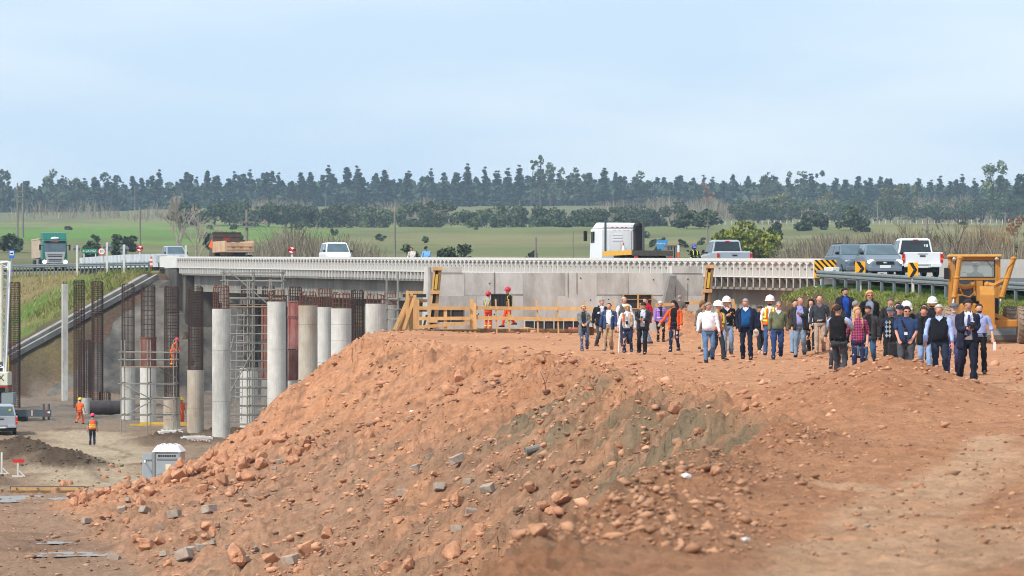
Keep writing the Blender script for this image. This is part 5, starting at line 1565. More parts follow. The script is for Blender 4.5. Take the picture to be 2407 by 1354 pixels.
for u, a, Yd, wpx, lab in ((1325, 517, 960, 36, 'small dark tree alone in the middle field'), (1290, 512, 965, 34, 'little umbrella tree beside the small dark one'), (1375, 508, 960, 44, 'round tree half hidden by the white truck cab'), (1512, 515, 950, 26, 'small tree behind the flatbed, before the hedge'),
                       (1615, 494, 900, 62, 'leaning dark tree of the pair, nearer the white truck cab'), (1665, 490, 900, 66, 'leaning dark tree of the pair, nearer the lattice pole'), (1925, 500, 900, 38, 'small round tree in the field above the pickup'), (2000, 482, 880, 62, 'umbrella-shaped tree on a thin stem above the pickup'),
                       (2025, 508, 870, 34, 'small bush at the foot of the umbrella-shaped tree'), (1888, 505, 880, 36, 'grey bush round the foot of the crossarm pole'), (1822, 520, 800, 26, 'tiny dark tree alone in the field above the leafy tree'), (25, 548, 560, 66, 'dark bush at the field edge behind the blue bus stop sign'), (290, 550, 540, 58, 'dark round bush behind the speed limit sign'),
                       (215, 566, 520, 34, 'small dark bush behind the green board'), (497, 540, 620, 52, 'dark bush behind the dump truck'), (548, 545, 560, 46, 'grey-green bush behind the brown wooden pole'), (962, 574, 430, 46, 'dark bush behind the onlooker in the pale shirt'), (1072, 572, 430, 76, 'broad dark bush behind the parapet near the onlooker in blue'),
                       (1250, 590, 420, 30, 'low bush behind the stout grey pole'), (440, 470, 1180, 60, 'round bush behind the bare tree')):
    tree('field_tree', lab, u, a, 0, Yd, wpx, LBUSH, .35 * Yd / 800 + .06, 800, .25 if 'bush' not in lab else .08, 15, (1, 1, .8))
rn = random.Random(77)
for i in range(34):
    u = rn.choice([rn.uniform(1000, 1700), rn.uniform(1500, 2400), rn.uniform(150, 1000)]); Yd = rn.uniform(560, 1120)
    z_ = H((u - 1203.5) / FPX * Yd, Yd); vb_ = HOR - (z_ - CZ) * FPX / Yd
    tree('field_shrub', 'small grey-green shrub dotted on the open far fields', u, vb_ - rn.uniform(6, 13), 0, Yd, rn.uniform(10, 24), LBUSH if i % 3 else LEUC, .3 * Yd / 800, 160, .05, 6, (1, 1, .8), 'small shrubs dotted over the far fields', cat='shrub')
# palm
p = at(1452, 530, 9.2); zg = H(p.x, p.y); pm = thing('palm_tree', (p.x, p.y, zg), 0, 'feathery palm tree before the hedgerow', 'palm tree')
zc = at(0, 520, 9.2).z - zg
MB().tube((0, 0, -.5), (0, 0, zc), .5, .4, n=8).build('trunk', BARK, pm)
mb = MB(); rn = random.Random(2)
for i in range(34):
    a = rn.uniform(0, 6.28); el = rn.uniform(.1, 1.4); l = rn.uniform(2.6, 4)
    d = Vector((math.cos(a) * math.cos(el), math.sin(a) * math.cos(el), math.sin(el)))
    pts = [Vector((0, 0, zc)) + d * l * q + Vector((0, 0, -1.1 * q * q * l * .4)) for q in (0, .35, .7, 1)]
    sd_ = d.cross(Vector((0, 0, 1))).normalized()
    for p0, p1, w0, w1 in zip(pts[:-1], pts[1:], (.1, .4, .35), (.4, .35, .03)):
        mb.add([p0 - sd_ * w0, p0 + sd_ * w0, p1 + sd_ * w1, p1 - sd_ * w1], [(0, 1, 2, 3)])
mb.build('crown', LBUSH, pm)
# big yellow-green tree behind the bridge
tree('broadleaf_tree', 'large yellow-green leafy tree behind the parapet and the parked pickup', 1752, 519, 0, 440, 150, LOLIVE, .22, 5600, .18, 34, (1, 1, .85))
tree('broadleaf_tree', 'lower yellow-green bush at the foot of the large leafy tree', 1822, 570, 0, 435, 66, LOLIVE, .14, 1200, .1, 14)
tree('broadleaf_tree', 'pale lime-green sapling above the parapet', 1903, 566, 0, 435, 34, leafmat('lime_leaves', srgb(.40, .48, .15), srgb(.60, .64, .26)), .12, 800, .2, 10)
tree('broadleaf_tree', 'dark bush above the parapet beside the lime sapling', 1868, 584, 0, 435, 50, LBUSH, .12, 800, .1, 10)
tree('broadleaf_tree', 'tall green leafy bush between white pickup and grader', 2195, 553, 0, 435, 44, LOLIVE, .12, 1100, .1, 12)
tree('broadleaf_tree', 'dark green bush behind the white pickup', 2188, 572, 0, 430, 50, LBUSH, .12, 1100, .1, 12)
tree('broadleaf_tree', 'green bush behind the raised grader cylinder', 2390, 570, 0, 430, 60, LBUSH, .13, 1200, .1, 12)
tree('broadleaf_tree', 'rusty-leaved tree beyond the grader', 2385, 505, 0, 450, 76, LRUST, .16, 700, .3, 16, bark=BARKP)
tree('broadleaf_tree', 'yellowish round tree before the pine wood', 1665, 430, 0, 1650, 34, LRUST, .55, 350, .3, 10)
for u, a, wpx, lab in ((2085, 438, 60, 'olive round tree before the wood, smaller of the pair'), (2130, 432, 66, 'olive round tree before the wood, larger of the pair'), (1950, 452, 50, 'olive tree behind the hedgerow near the umbrella tree'), (1840, 455, 60, 'brownish tree in the hedgerow above the lime sapling')):
    tree('skyline_tree', lab, u, a, 0, 1520, wpx, leafmat('olive_leaves', srgb(.36, .37, .22), srgb(.50, .50, .31)), .5, 700, .3, 14)
# bare trees
def bare_tree(label, u, vt, Yd, seed, spread=.55, depth=5, r0=.16, bark=BARKP, sx=1.0):
    s = FPX / Yd; x = (u - 1203.5) / s; zg = H(x, Yd); h = at(u, vt, s).z - zg
    root = thing('bare_tree', (x, Yd, zg), 0, label, 'tree')
    t = bare_mesh(seed, h, spread, depth, bark, r0); zm = max(q[2] for q in t.v)
    t.v = [(q[0] * h / zm * sx, q[1] * h / zm, q[2] * h / zm) for q in t.v]
    t.build('branches', bark, root)
bare_tree('leafless pale tree behind the silver pickup at the bridge end', 420, 452, 440, 5, .55, 6, .20, BARKP)
bare_tree('leafless pale tree beside the other one, leaning over the dump truck', 462, 505, 430, 6, .6, 5, .12, BARKP)
bare_tree('leafless dark tree in the thicket beside the grader', 2232, 498, 330, 8, .5, 6, .13, BARK)
bare_tree('leafless grey tree in the thicket above the white pickup', 2120, 535, 330, 9, .5, 5, .09, BARK)
# winter scrub: uncountable twigs
def scrub(name, label, spots, seed, m=LBARE, lw=.035):
    g = np.random.default_rng(seed); V = []
    for (u, vt, Yd, wpx, n) in spots:
        s = FPX / Yd
        uu = u + g.uniform(-.5, .5, n) * wpx; yy = Yd + g.uniform(-1, 1, n) * Yd * .03
        x = (uu - 1203.5) / FPX * yy; zg = land(x, yy, False)[0]
        h = np.maximum(CZ + (HOR - vt) / FPX * yy - zg, .6) * g.uniform(.35, 1.0, n) * np.clip(1.15 - np.abs(uu - u) / wpx * 1.3, .35, 1)
        lx = g.normal(0, .20, n) * h; ly = g.normal(0, .2, n) * h; k = lw * Yd / 350 * g.uniform(.6, 1.5, n)
        st = g.uniform(0, .5, n) * h
        V.append(np.stack([np.stack([x - k, yy, zg + st], 1), np.stack([x + k, yy, zg + st], 1), np.stack([x + lx + k * .4, yy + ly, zg + h], 1), np.stack([x + lx - k * .4, yy + ly, zg + h], 1)], 1).reshape(-1, 3))
    v = np.concatenate(V); f = np.arange(len(v)).reshape(-1, 4)
    o = bpy.data.objects.new(name, mesh_np(name, v, f, m)); COL.objects.link(o)
    tag(o, label, 'scrub', kind='stuff')
scrub('winter_scrub', 'grey-brown leafless scrub behind the bridge parapet', [(690, 530, 420, 180, 2400), (780, 545, 400, 200, 2000), (860, 565, 400, 140, 900), (1960, 548, 400, 260, 3600), (2080, 545, 400, 220, 3200), (2200, 548, 400, 160, 1600), (2290, 545, 400, 200, 2000), (1880, 560, 400, 160, 1300), (610, 560, 400, 90, 700), (2380, 545, 340, 120, 1200)], 1)
scrub('winter_scrub', 'brown leafless thicket in front of the pine wood', [(90, 462, 1480, 130, 110), (215, 466, 1450, 140, 120), (620, 462, 1330, 120, 500), (700, 466, 1330, 110, 450), (920, 470, 1300, 200, 600), (1000, 462, 1300, 120, 500), (1450, 468, 1300, 200, 700), (1560, 458, 1340, 160, 700), (1660, 462, 1400, 200, 800), (1780, 458, 1450, 180, 700), (1930, 464, 1450, 120, 450), (2260, 455, 1500, 140, 500), (2180, 458, 1500, 120, 400), (360, 472, 1400, 120, 120), (820, 474, 1280, 120, 300)], 2, LBARE, .028)
scrub('winter_scrub', 'rusty dry scrub beyond the grader', [(2330, 520, 420, 160, 700), (2290, 540, 400, 140, 500)], 3, LRUST, .03)
# grass tufts on the banks
def tufts(label, seed, n, tr, wr, h0, m):
    g = np.random.default_rng(seed)
    t = g.uniform(*tr, n); wv = g.uniform(*wr, n)
    x = BR[0] + BA[0] * t + BN[0] * wv; y = BR[1] + BA[1] * t + BN[1] * wv
    z, mm = land(x, y)
    k = fbm(x / 1.6, y / 1.6, seed, 3); keep = (k > -.12) & (mm['bank'] > .5)
    x, y, z = x[keep], y[keep], z[keep]; n = len(x)
    h = h0 * g.uniform(.4, 1.3, n); a = g.uniform(0, 6.28, n); w_ = .03 * g.uniform(.7, 1.5, n)
    lx, ly = g.normal(0, .35, n) * h, g.normal(0, .35, n) * h
    ca, sa = np.cos(a) * w_, np.sin(a) * w_
    v = np.stack([np.stack([x - ca, y - sa, z - .02], 1), np.stack([x + ca, y + sa, z - .02], 1), np.stack([x + lx + ca * .2, y + ly, z + h], 1), np.stack([x + lx - ca * .2, y + ly, z + h], 1)], 1).reshape(-1, 3)
    o = bpy.data.objects.new('bank_grass', mesh_np('bank_grass', v, np.arange(len(v)).reshape(-1, 4), m)); COL.objects.link(o)
    tag(o, label, 'grass', kind='stuff')
GR1 = leafmat('bank_grass_green', srgb(.33, .40, .16), srgb(.54, .57, .29)); GR2 = leafmat('bank_grass_dry', srgb(.42, .40, .22), srgb(.62, .57, .36))
tufts('rough green grass on the bank under the guard rail and chevrons', 1, 26000, (-32, 1), (.75, 2.0), .085, GR1)
tufts('dry straw among the green grass of the near bank', 2, 3500, (-32, 1), (.75, 2.15), .10, GR2)
tufts('dry rough grass on the far road bank', 3, 9000, (BL, BL + 75), (1.2, 18), .35, GR2)
tufts('green weeds on the far road bank beside the edge beam', 4, 3000, (BL - 2, BL + 14), (1.0, 9), .35, GR1)
# ---------------------------------------------------------------- vehicles
def rring(y, w_, z0, z1, r=.12):
    """rounded rectangle across the vehicle at station y"""
    pts = []
    for cx, cz, a0 in ((w_ - r, z0 + r, -90), (w_ - r, z1 - r, 0), (-w_ + r, z1 - r, 90), (-w_ + r, z0 + r, 180)):
        for k in range(4):
            a = R(a0 + 30 * k); pts.append((cx + r * math.cos(a), y, cz + r * math.sin(a)))
    return pts
def quad_on(c, inset, off, name, m, root):
    """pane inside four corners (a b c d round), pushed outward by off"""
    c = [Vector(q) for q in c]; ce = sum(c, Vector()) / 4
    nrm = (c[1] - c[0]).cross(c[3] - c[0]).normalized()
    q = [ce + (p - ce) * (1 - inset) for p in c]
    mb = MB(); mb.hexa([p + nrm * .002 for p in q] + [p + nrm * off for p in q])
    return mb.build(name, m, root)
def wheel(root, x, y, r, wd, name='wheel', tyre=TYRE, rim=CHROM):
    mb = MB(); n = 20
    prof = [(-wd / 2, r * .62), (-wd / 2, r * .92), (-wd / 2 + .03, r), (wd / 2 - .03, r), (wd / 2, r * .92), (wd / 2, r * .62)]
    mb.loft([[(x + px, y + q * math.cos(2 * math.pi * i / n), r + q * math.sin(2 * math.pi * i / n)) for i in range(n)] for px, q in prof], cap=False)
    o = mb.build(name, tyre, root)
    mb = MB(); mb.loft([[(x + px, y + q * math.cos(2 * math.pi * i / n), r + q * math.sin(2 * math.pi * i / n)) for i in range(n)] for px, q in ((-wd / 2 + .03, r * .2), (-wd / 2 + .02, r * .63), (wd / 2 - .02, r * .63), (wd / 2 - .03, r * .2))]); mb.build('rim', rim, o)
    return o
def car(root, L_, W_, zsill, belt, roofz, paint, stations, cab, lit=True, wheels=(.32, None), front=True, glass=GLASS, roof=None):
    """front of the car at -y. stations: (y, halfwidth, z0, z1); cab: (yf_base, yr_base, yf_roof, yr_roof, wb, wr)"""
    mb = MB(); mb.loft([rring(*st) for st in stations]); body = mb.build('body', paint, root, smooth=False, bevel=0)
    yf, yr, yf2, yr2, wb, wr = cab
    base = [(-wb, yf, belt - .02), (wb, yf, belt - .02), (wb, yr, belt - .02), (-wb, yr, belt - .02)]
    top = [(-wr, yf2, roofz - .06), (wr, yf2, roofz - .06), (wr, yr2, roofz - .06), (-wr, yr2, roofz - .06)]
    crown = [(-wr * .86, yf2 + .12, roofz), (wr * .86, yf2 + .12, roofz), (wr * .86, yr2 - .12, roofz), (-wr * .86, yr2 - .12, roofz)]
    mb = MB(); mb.loft([base, top, crown]); cb = mb.build('cabin', paint, root, bevel=.03)
    quad_on([base[0], base[1], top[1], top[0]], .09, .012, 'windscreen', glass, cb)
    quad_on([base[2], base[3], top[3], top[2]], .11, .012, 'rear_window', GLASSD, cb)
    for sgn in (0, 1):
        a, b, c, d = ((base[1], base[2], top[2], top[1]) if sgn == 0 else (base[3], base[0], top[0], top[3]))
        a, b, c, d = map(Vector, (a, b, c, d))
        for f0, f1 in ((.04, .48), (.52, .96)):
            quad_on([a.lerp(b, f0), a.lerp(b, f1), d.lerp(c, f1), d.lerp(c, f0)], .12, .012, 'side_window', GLASSD, cb)
    r = wheels[0]
    for yy in wheels[1]:
        for sx in (-1, 1):
            wheel(root, sx * (W_ / 2 - .12), yy, r, .21)
    for sx in (-1, 1):
        mb = MB(); mb.ball((sx * (wb + .10), yf + .18, belt + .08), (.10, .06, .075), 8, 5); mb.build('mirror', PLAST, root)
    return body, cb
def lane(u, wv):
    """distance along the road of a vehicle seen at column u in the lane wv"""
    k = (u - 1203.5) / FPX
    bx, by = BR + BN * wv
    return (k * by - bx) / (BA[0] - k * BA[1])
def on_road(name, label, cat, u, wv, away=False, turn=0.0):
    t = lane(u, wv); p = bw(t, wv, float(road_z(np.array(t))) + .005)
    return thing(name, p, R(16.8 + (180 if away else 0) + turn), label, cat)
def lamp(root, x, y, z, rx, rz, m, name, n=12, ry=.03):
    mb = MB(); mb.ball((x, y, z), (rx, ry, rz), n, 6); return mb.build(name, m, root, smooth=True)

# silver pickup arriving at the far end of the bridge
def front_pickup(root, paint):
    st = [(-2.55, .60, .42, .80, .1), (-2.45, .82, .36, .95, .12), (-1.6, .88, .34, 1.06, .12), (-1.2, .89, .34, 1.10, .1), (2.5, .89, .36, 1.10, .08), (2.6, .86, .40, 1.06, .08)]
    car(root, 5.1, 1.8, .34, 1.10, 1.76, paint, st, (-1.35, .95, -.65, .80, .82, .68), wheels=(.36, (-1.6, 1.55)))
    MB().box(-.5, .5, -2.59, -2.54, .62, .88).build('grille', PLAST, root)
    for sx in (-1, 1):
        lamp(root, sx * .66, -2.47, .82, .16, .10, HEAD if sx < 0 else CHROM, 'headlight')
    MB().box(-.8, .8, -2.62, -2.5, .38, .58).build('bumper', paint, root, bevel=.03)
    MB().box(-.24, .24, -2.635, -2.622, .42, .54).build('plate', WSIGN, root)
r_ = on_road('pickup_truck', 'silver pickup with one lit headlamp arriving behind the white end block', 'pickup', 407, -2.4); front_pickup(r_, SILV)
# white van
r_ = on_road('van', 'white van crossing the bridge towards the viewer', 'van', 789, -2.6, False, -6)
st = [(-2.05, .62, .36, .75, .1), (-1.95, .80, .30, .98, .12), (-1.3, .87, .28, 1.12, .12), (-1.0, .88, .28, 1.16, .1), (2.0, .88, .30, 1.16, .08), (2.1, .84, .36, 1.1, .08)]
car(r_, 4.2, 1.78, .3, 1.16, 1.83, WHITE, st, (-1.15, 2.0, -.55, 1.85, .84, .70), wheels=(.31, (-1.3, 1.3)))
for sx in (-1, 1): lamp(r_, sx * .62, -1.96, .80, .17, .10, CHROM, 'headlight')
MB().box(-.45, .45, -2.09, -2.04, .5, .68).build('grille', PLAST, r_)
# pickup seen from behind, right of the flatbed
def rear_pickup(root, paint, lit=True, rails=False):
    st = [(-2.55, .62, .42, .85, .1), (-2.4, .84, .36, 1.0, .12), (-1.2, .88, .34, 1.08, .12), (.75, .89, .40, 1.10, .08)]
    car(root, 5.2, 1.8, .36, 1.08, 1.80, paint, st, (-1.3, .70, -.6, .62, .82, .69), wheels=(.38, (-1.65, 1.6)))
    for sx in (-1, 1):
        MB().box(sx * .89 - .05, sx * .89 + .05, .755, 2.55, .50, 1.12).build('bed_side', paint, root, bevel=.02)
    MB().box(-.84, .84, .755, 2.5, .50, .62).build('bed_floor', PLAST, root)
    tg = MB(); tg.box(-.83, .83, 2.5, 2.58, .56, 1.13); tg = tg.build('tailgate', paint, root, bevel=.025)
    MB().box(-.13, .13, 2.582, 2.60, .93, .99).build('handle', PLAST, tg)
    MB().box(-.22, .22, 2.582, 2.595, 1.04, 1.08).build('badge', CHROM, tg)
    for sx in (-1, 1):
        q = MB(); q.box(sx * .885 - .055, sx * .885 + .055, 2.552, 2.62, .66, 1.06); q = q.build('tail_lamp', REDL if lit else REDS, root)
        MB().box(sx * .885 - .05, sx * .885 + .05, 2.622, 2.635, .78, .86).build('indicator', AMBL, q)
    MB().box(-.86, -.36, 2.6, 2.74, .44, .62).box(.36, .86, 2.6, 2.74, .44, .62).box(-.359, .359, 2.58, 2.68, .42, .52).build('bumper', paint, root, bevel=.03)
    MB().box(-.24, .24, 2.69, 2.70, .42, .52).build('plate', WSIGN, root)
    MB().box(-.75, .75, .4, 2.4, .22, .40).build('chassis', PLAST, root)
    MB().box(-.12, .12, .72, .76, 1.70, 1.745).build('brake_lamp', REDL, root)
r_ = on_road('pickup_truck', 'white pickup seen from behind with red tail lamps, in front of the chevron sign', 'pickup', 2146, -7.0, True, -13)
rear_pickup(r_, WHITE); r_.location.z -= .02
MB().box(-.58, -.50, .66, .675, 1.40, 1.52).box(-.46, -.40, .66, .675, 1.42, 1.52).build('sticker', WSIGN, r_)
r_ = on_road('pickup_truck', 'pale pickup with a covered bed seen from behind over the parapet', 'pickup', 1703, -7.2, True, -8); rear_pickup(r_, SILV)
MB().box(-.83, .83, .90, 2.46, 1.04, 1.17).build('bed_cover', WHITE, r_)
# grey hatchback and the car behind it
def hatch(root, paint, lit=True):
    st = [(-1.9, .60, .34, .66, .1), (-1.82, .76, .26, .80, .12), (-1.1, .82, .24, .98, .12), (-.85, .83, .24, 1.0, .1), (1.85, .83, .28, 1.0, .08), (1.95, .78, .34, .95, .08)]
    car(root, 3.9, 1.66, .26, 1.0, 1.50, paint, st, (-.98, 1.8, -.28, 1.55, .79, .62), wheels=(.30, (-1.2, 1.25)), glass=GLASS)
    MB().box(-.40, .40, -1.93, -1.89, .56, .70).build('grille', PLAST, root, bevel=.02)
    lamp(root, 0, -1.94, .63, .09, .05, CHROM, 'emblem')
    for sx in (-1, 1):
        lamp(root, sx * .60, -1.84, .68, .18, .10, HEAD if lit else CHROM, 'headlight')
        MB().box(sx * .52 - .02, sx * .52 + .02, -.1, 1.4, 1.50, 1.54).build('roof_rail', PLAST, root)
    MB().box(-.74, .74, -1.95, -1.86, .26, .46).build('bumper', GREYC, root, bevel=.03)
    MB().box(-.24, .24, -1.965, -1.952, .40, .53).build('plate', WSIGN, root)
r_ = on_road('car', 'grey hatchback with both headlamps lit, coming round the bend', 'car', 2066, -2.9, False, -14); hatch(r_, GREYC)
r_ = on_road('car', 'blue-grey car close behind the grey hatchback with lit headlamps', 'car', 2003, -3.0, False, -8); hatch(r_, mat('blue_grey_paint', srgb(.40, .45, .50), .3, .03, 3, metal=.2), False)

# green tractor unit with a pale tipper trailer
GRN = mat('green_truck_paint', srgb(.13, .40, .35), .35, .06, 3)
TAN = mat('tan_trailer', srgb(.74, .68, .60), .7, .1, 2, .1, 20)
r_ = on_road('semi_truck', 'green lorry with lit headlamps pulling a pale trailer behind the guard rail', 'truck', 127, -2.7, False, -5)
mb = MB(); mb.hexa([(-1.22, -1.0, .9), (1.22, -1.0, .9), (1.22, 1.1, .9), (-1.22, 1.1, .9), (-1.15, -.82, 2.85), (1.15, -.82, 2.85), (1.15, 1.1, 2.85), (-1.15, 1.1, 2.85)]); cb = mb.build('cab', GRN, r_, bevel=.10)
mb = MB(); mb.hexa([(-1.18, -.55, 2.86), (1.18, -.55, 2.86), (1.2, 1.15, 2.86), (-1.2, 1.15, 2.86), (-1.18, .1, 3.55), (1.18, .1, 3.55), (1.2, 1.2, 3.62), (-1.2, 1.2, 3.62)]); mb.build('roof_fairing', GRN, r_, bevel=.08)
mb = MB(); mb.hexa([(-1.08, -1.02, 1.72), (1.08, -1.02, 1.72), (1.08, -.95, 1.72), (-1.08, -.95, 1.72), (-1.04, -.90, 2.58), (1.04, -.90, 2.58), (1.04, -.83, 2.58), (-1.04, -.83, 2.58)]); mb.build('windscreen', GLASS, cb)
MB().box(-1.02, 1.02, -.98, -.86, 2.585, 2.76).build('sun_visor', PLAST, cb, bevel=.03)
text_mesh('SCANIA', .20, mat('orange_letters', srgb(.95, .42, .20), .6, .03, 5), 'lettering', cb, Matrix.Translation((-.05, -.99, 2.68)) @ Matrix.Rotation(R(90), 4, 'X'))
mb = MB(); mb.ball((.05, -.5, 3.0), (.42, .25, .16), 12, 6); mb.build('roof_unit', WHITE, r_, smooth=True)
GRIL = mat('silver_grille', srgb(.68, .68, .67), .5, .06, 4)
mb = MB(); mb.prism([(-1.0, 1.70), (1.0, 1.70), (.80, .62), (-.80, .62)], -1.08, -1.0); gr = mb.build('grille', GRIL, r_)
for zz, hw in ((1.42, .72), (1.26, .68), (.98, .64), (.82, .62)):
    MB().box(-hw, hw, -1.10, -1.082, zz - .04, zz + .03).build('grille_slot', PLAST, gr)
for sx in (-1, 1):
    lamp(r_, sx * 1.0, -1.06, .72, .20, .18, HEAD, 'headlight')
    MB().box(sx * 1.42 - .09, sx * 1.42 + .09, -.95, -.8, 1.85, 2.4).build('mirror', PLAST, r_, bevel=.03)
    MB().tube((sx * 1.14, -.85, 2.3), (sx * 1.42, -.87, 2.3), .03, n=5).build('mirror_arm', PLAST, r_)
MB().box(-1.18, 1.18, -1.12, -.9, .28, .58).build('bumper', DGREY, r_, bevel=.05); MB().box(-.22, .22, -1.14, -1.122, .40, .54).build('plate', WSIGN, r_)
for yy in (.1, 3.0, 9.0, 10.2):
    for sx in (-1, 1): wheel(r_, sx * 1.05, yy, .5, .3)
tr = MB(); tr.box(-1.22, 1.22, 1.9, 11.5, 1.15, 2.95); tr = tr.build('trailer_body', TAN, r_, bevel=.03)
MB().box(-1.27, 1.27, 1.85, 11.55, 2.953, 3.08).build('rim', TAN, tr)
for k in range(8):
    for sx in (-1, 1):
        MB().box(sx * 1.25 - .03, sx * 1.25 + .03, 2.2 + k * 1.25, 2.3 + k * 1.25, 1.2, 2.94).build('rib', TAN, tr)
MB().box(-.5, .5, 1.2, 11.2, .7, 1.14).build('chassis', PLAST, r_)
for sx in (-1, 1): MB().box(sx * 1.0 - .25, sx * 1.0 + .25, 4.2, 5.4, .45, 1.0).build('tank', MGREY, r_, bevel=.05)

# loaded dump truck seen from behind
ORG = mat('orange_truck', srgb(.90, .42, .14), .5, .06, 3)
r_ = on_road('dump_truck', 'dump truck seen from behind with a rusty headboard and cream tailgate', 'truck', 536, -7.2, True)
DIRTY = mat('dirty_cream', srgb(.82, .68, .54), .75, .1, 2, .1, 20, stain=(srgb(.60, .46, .35), .5, 2))
for sx in (-1, 1):
    MB().box(sx * 1.16 - .06, sx * 1.16 + .06, -.5, 4.4, 1.25, 2.15).build('bed_side', DIRTY, r_)
bd = MB().box(-1.16, 1.16, 4.41, 4.52, 1.2, 2.0).build('tailgate', DIRTY, r_, bevel=.02)
for zz in (1.45, 1.72): MB().box(-1.12, 1.12, 4.523, 4.56, zz - .03, zz + .03).build('rib', DIRTY, bd)
for x in (-.85, -.1, .55): MB().box(x - .10, x + .10, 4.525, 4.545, 1.55, 1.63).build('reflector', REDS, bd)
MB().box(-1.1, 1.1, -.45, 4.35, 1.2, 1.35).build('bed_floor', DIRTY, r_)
mb = MB(); mb.ball((0, 1.9, 1.35), (1.08, 2.3, .75), 16, 8); mb.build('load', mat('sand_load', srgb(.62, .48, .34), .95, .15, 3, .4, 10), r_)
HB = mat('rusty_headboard', srgb(.34, .29, .25), .85, .2, 2, .2, 15)
hd = MB().box(-1.2, 1.15, -.62, -.52, 1.25, 2.95).build('headboard', HB, r_)
MB().box(-.28, .28, -.515, -.50, 2.2, 2.5).build('red_patch', mat('faded_red', srgb(.58, .24, .2), .8, .1, 4), hd)
for zz in (2.92, 2.6): MB().box(-1.2, 1.15, -.515, -.47, zz - .03, zz + .03).build('rib', HB, hd)
MB().box(-1.05, 1.05, -2.5, -.7, .9, 2.7).build('cab', HB, r_, bevel=.08)
for sx in (-1, 1): MB().box(sx * 1.42 - .07, sx * 1.42 + .07, -2.3, -2.15, 1.9, 2.4).build('mirror', PLAST, r_)
MB().add([(1.25, -.3, 2.1), (1.62, -.2, 1.75), (1.3, -.1, 1.55), (1.28, -.25, 2.4)], [(0, 1, 2), (0, 2, 3), (0, 3, 1), (1, 3, 2)]).build('flag', ORG, r_)
for i in range(5): MB().box(-1.55, -1.18, 3.0, 3.03, 1.2 + i * .17, 1.24 + i * .17).build('ladder_rung', DGREY, r_)
for yy in (-1.6, 2.6, 3.9):
    for sx in (-1, 1): wheel(r_, sx * .98, yy, .5, .34)
MB().box(-.45, .45, -2.2, 4.3, .7, 1.19).build('chassis', PLAST, r_)

# flatbed lorry seen from behind: white sleeper cab, black air duct, stake posts
r_ = on_road('flatbed_truck', 'flatbed lorry with white sleeper cab and black air duct, seen from behind', 'truck', 1472, -8.3, True, -1)
mb = MB(); mb.hexa([(-1.22, -3.3, .7), (1.22, -3.3, .7), (1.22, -1.0, .7), (-1.22, -1.0, .7), (-1.20, -3.15, 2.55), (1.20, -3.15, 2.55), (1.20, -1.0, 2.55), (-1.20, -1.0, 2.55)]); cb = mb.build('cab', WHITE, r_, bevel=.06)
mb = MB(); mb.hexa([(-1.2, -3.0, 2.553), (1.2, -3.0, 2.553), (1.2, -1.0, 2.553), (-1.2, -1.0, 2.553), (-1.02, -2.6, 2.93), (1.02, -2.6, 2.93), (1.08, -1.06, 2.88), (-1.08, -1.06, 2.88)]); mb.build('roof', WHITE, cb, bevel=.08)
MB().box(-.62, .78, -.995, -.975, 1.25, 2.42).build('rear_panel', WHITE, cb, bevel=.02)
for zz in (2.2, 2.04, 1.88): MB().box(-.08, .52, -.972, -.955, zz - .05, zz + .03).build('louvre', WHITE, cb, bevel=.01)
for x in (.55, .25, -.05, -.28): MB().box(x - .06, x + .06, -.93, -.90, 2.60, 2.65).build('marker_lamp', REDS, cb)
dx = -.93
d_ = MB(); d_.box(dx - .22, dx + .20, -.97, -.55, .9, 2.75); d_.ball((dx - .04, -.76, 2.72), (.27, .24, .24), 12, 6); d_.build('air_duct', PLAST, r_, bevel=.02)
for zz in (1.3, 2.45): MB().box(dx - .26, dx + .24, -.98, -.52, zz - .04, zz + .04).build('duct_clamp', PLAST, r_)
for sx in (1, -1):
    MB().box(sx * 1.52 - .10, sx * 1.52 + .10, -3.2, -3.05, 1.85, 2.45).build('mirror', PLAST, r_, bevel=.03)
    MB().box(sx * 1.225 - .006, sx * 1.225 + .006, -3.0, -2.3, 1.75, 2.4).build('side_window', GLASSD, cb)
MB().box(-1.2, 1.2, -.5, 4.9, 1.02, 1.16).build('deck', TIMBD, r_)
MB().box(1.203, 1.27, -.5, 4.9, .95, 1.22).build('side_rail', mat('yellow_rail', srgb(.88, .66, .24), .7, .08, 3), r_)
MB().box(-1.27, -1.203, -.5, 4.9, .95, 1.22).build('side_rail', YELF, r_)
MB().box(-1.2, 1.2, 4.903, 5.0, .90, 1.20).build('rear_beam', mat('dirty_steel', srgb(.33, .30, .28), .8, .3, 5, .2, 20), r_)
for x in (-1.05, .98): MB().box(x - .10, x + .10, 4.92, 5.02, .76, .88).build('tail_lamp', mat('orange_lens', srgb(.85, .25, .1), .3, .05, 4), r_)
for sx in (-1, 1): MB().box(sx * 1.15 - .05, sx * 1.15 + .05, -.40, -.28, 1.2, 3.05).build('stake', DGREY, r_)
for yy in (-2.5, 2.4, 3.7):
    for sx in (-1, 1): wheel(r_, sx * .98, yy, .48, .32)
MB().box(-.45, .45, -3.0, 4.8, .6, 1.0).build('chassis', PLAST, r_)
cpos = r_.matrix_basis @ Vector((.10, -.2, 1.165))
cn = thing('traffic_cone', cpos, 0, 'red and white traffic cone standing on the flatbed', 'cone')
MB().box(-.14, .14, -.14, .14, 0, .03).build('base', PLAST, cn)
for z0, z1, m_ in ((.03, .22, WSIGN), (.22, .40, WSIGN), (.40, .58, REDS)):
    MB().tube((0, 0, z0), (0, 0, z1 - .002), .13 * (1 - z0 / .68), .13 * (1 - z1 / .68), n=10).build('band', m_, cn)
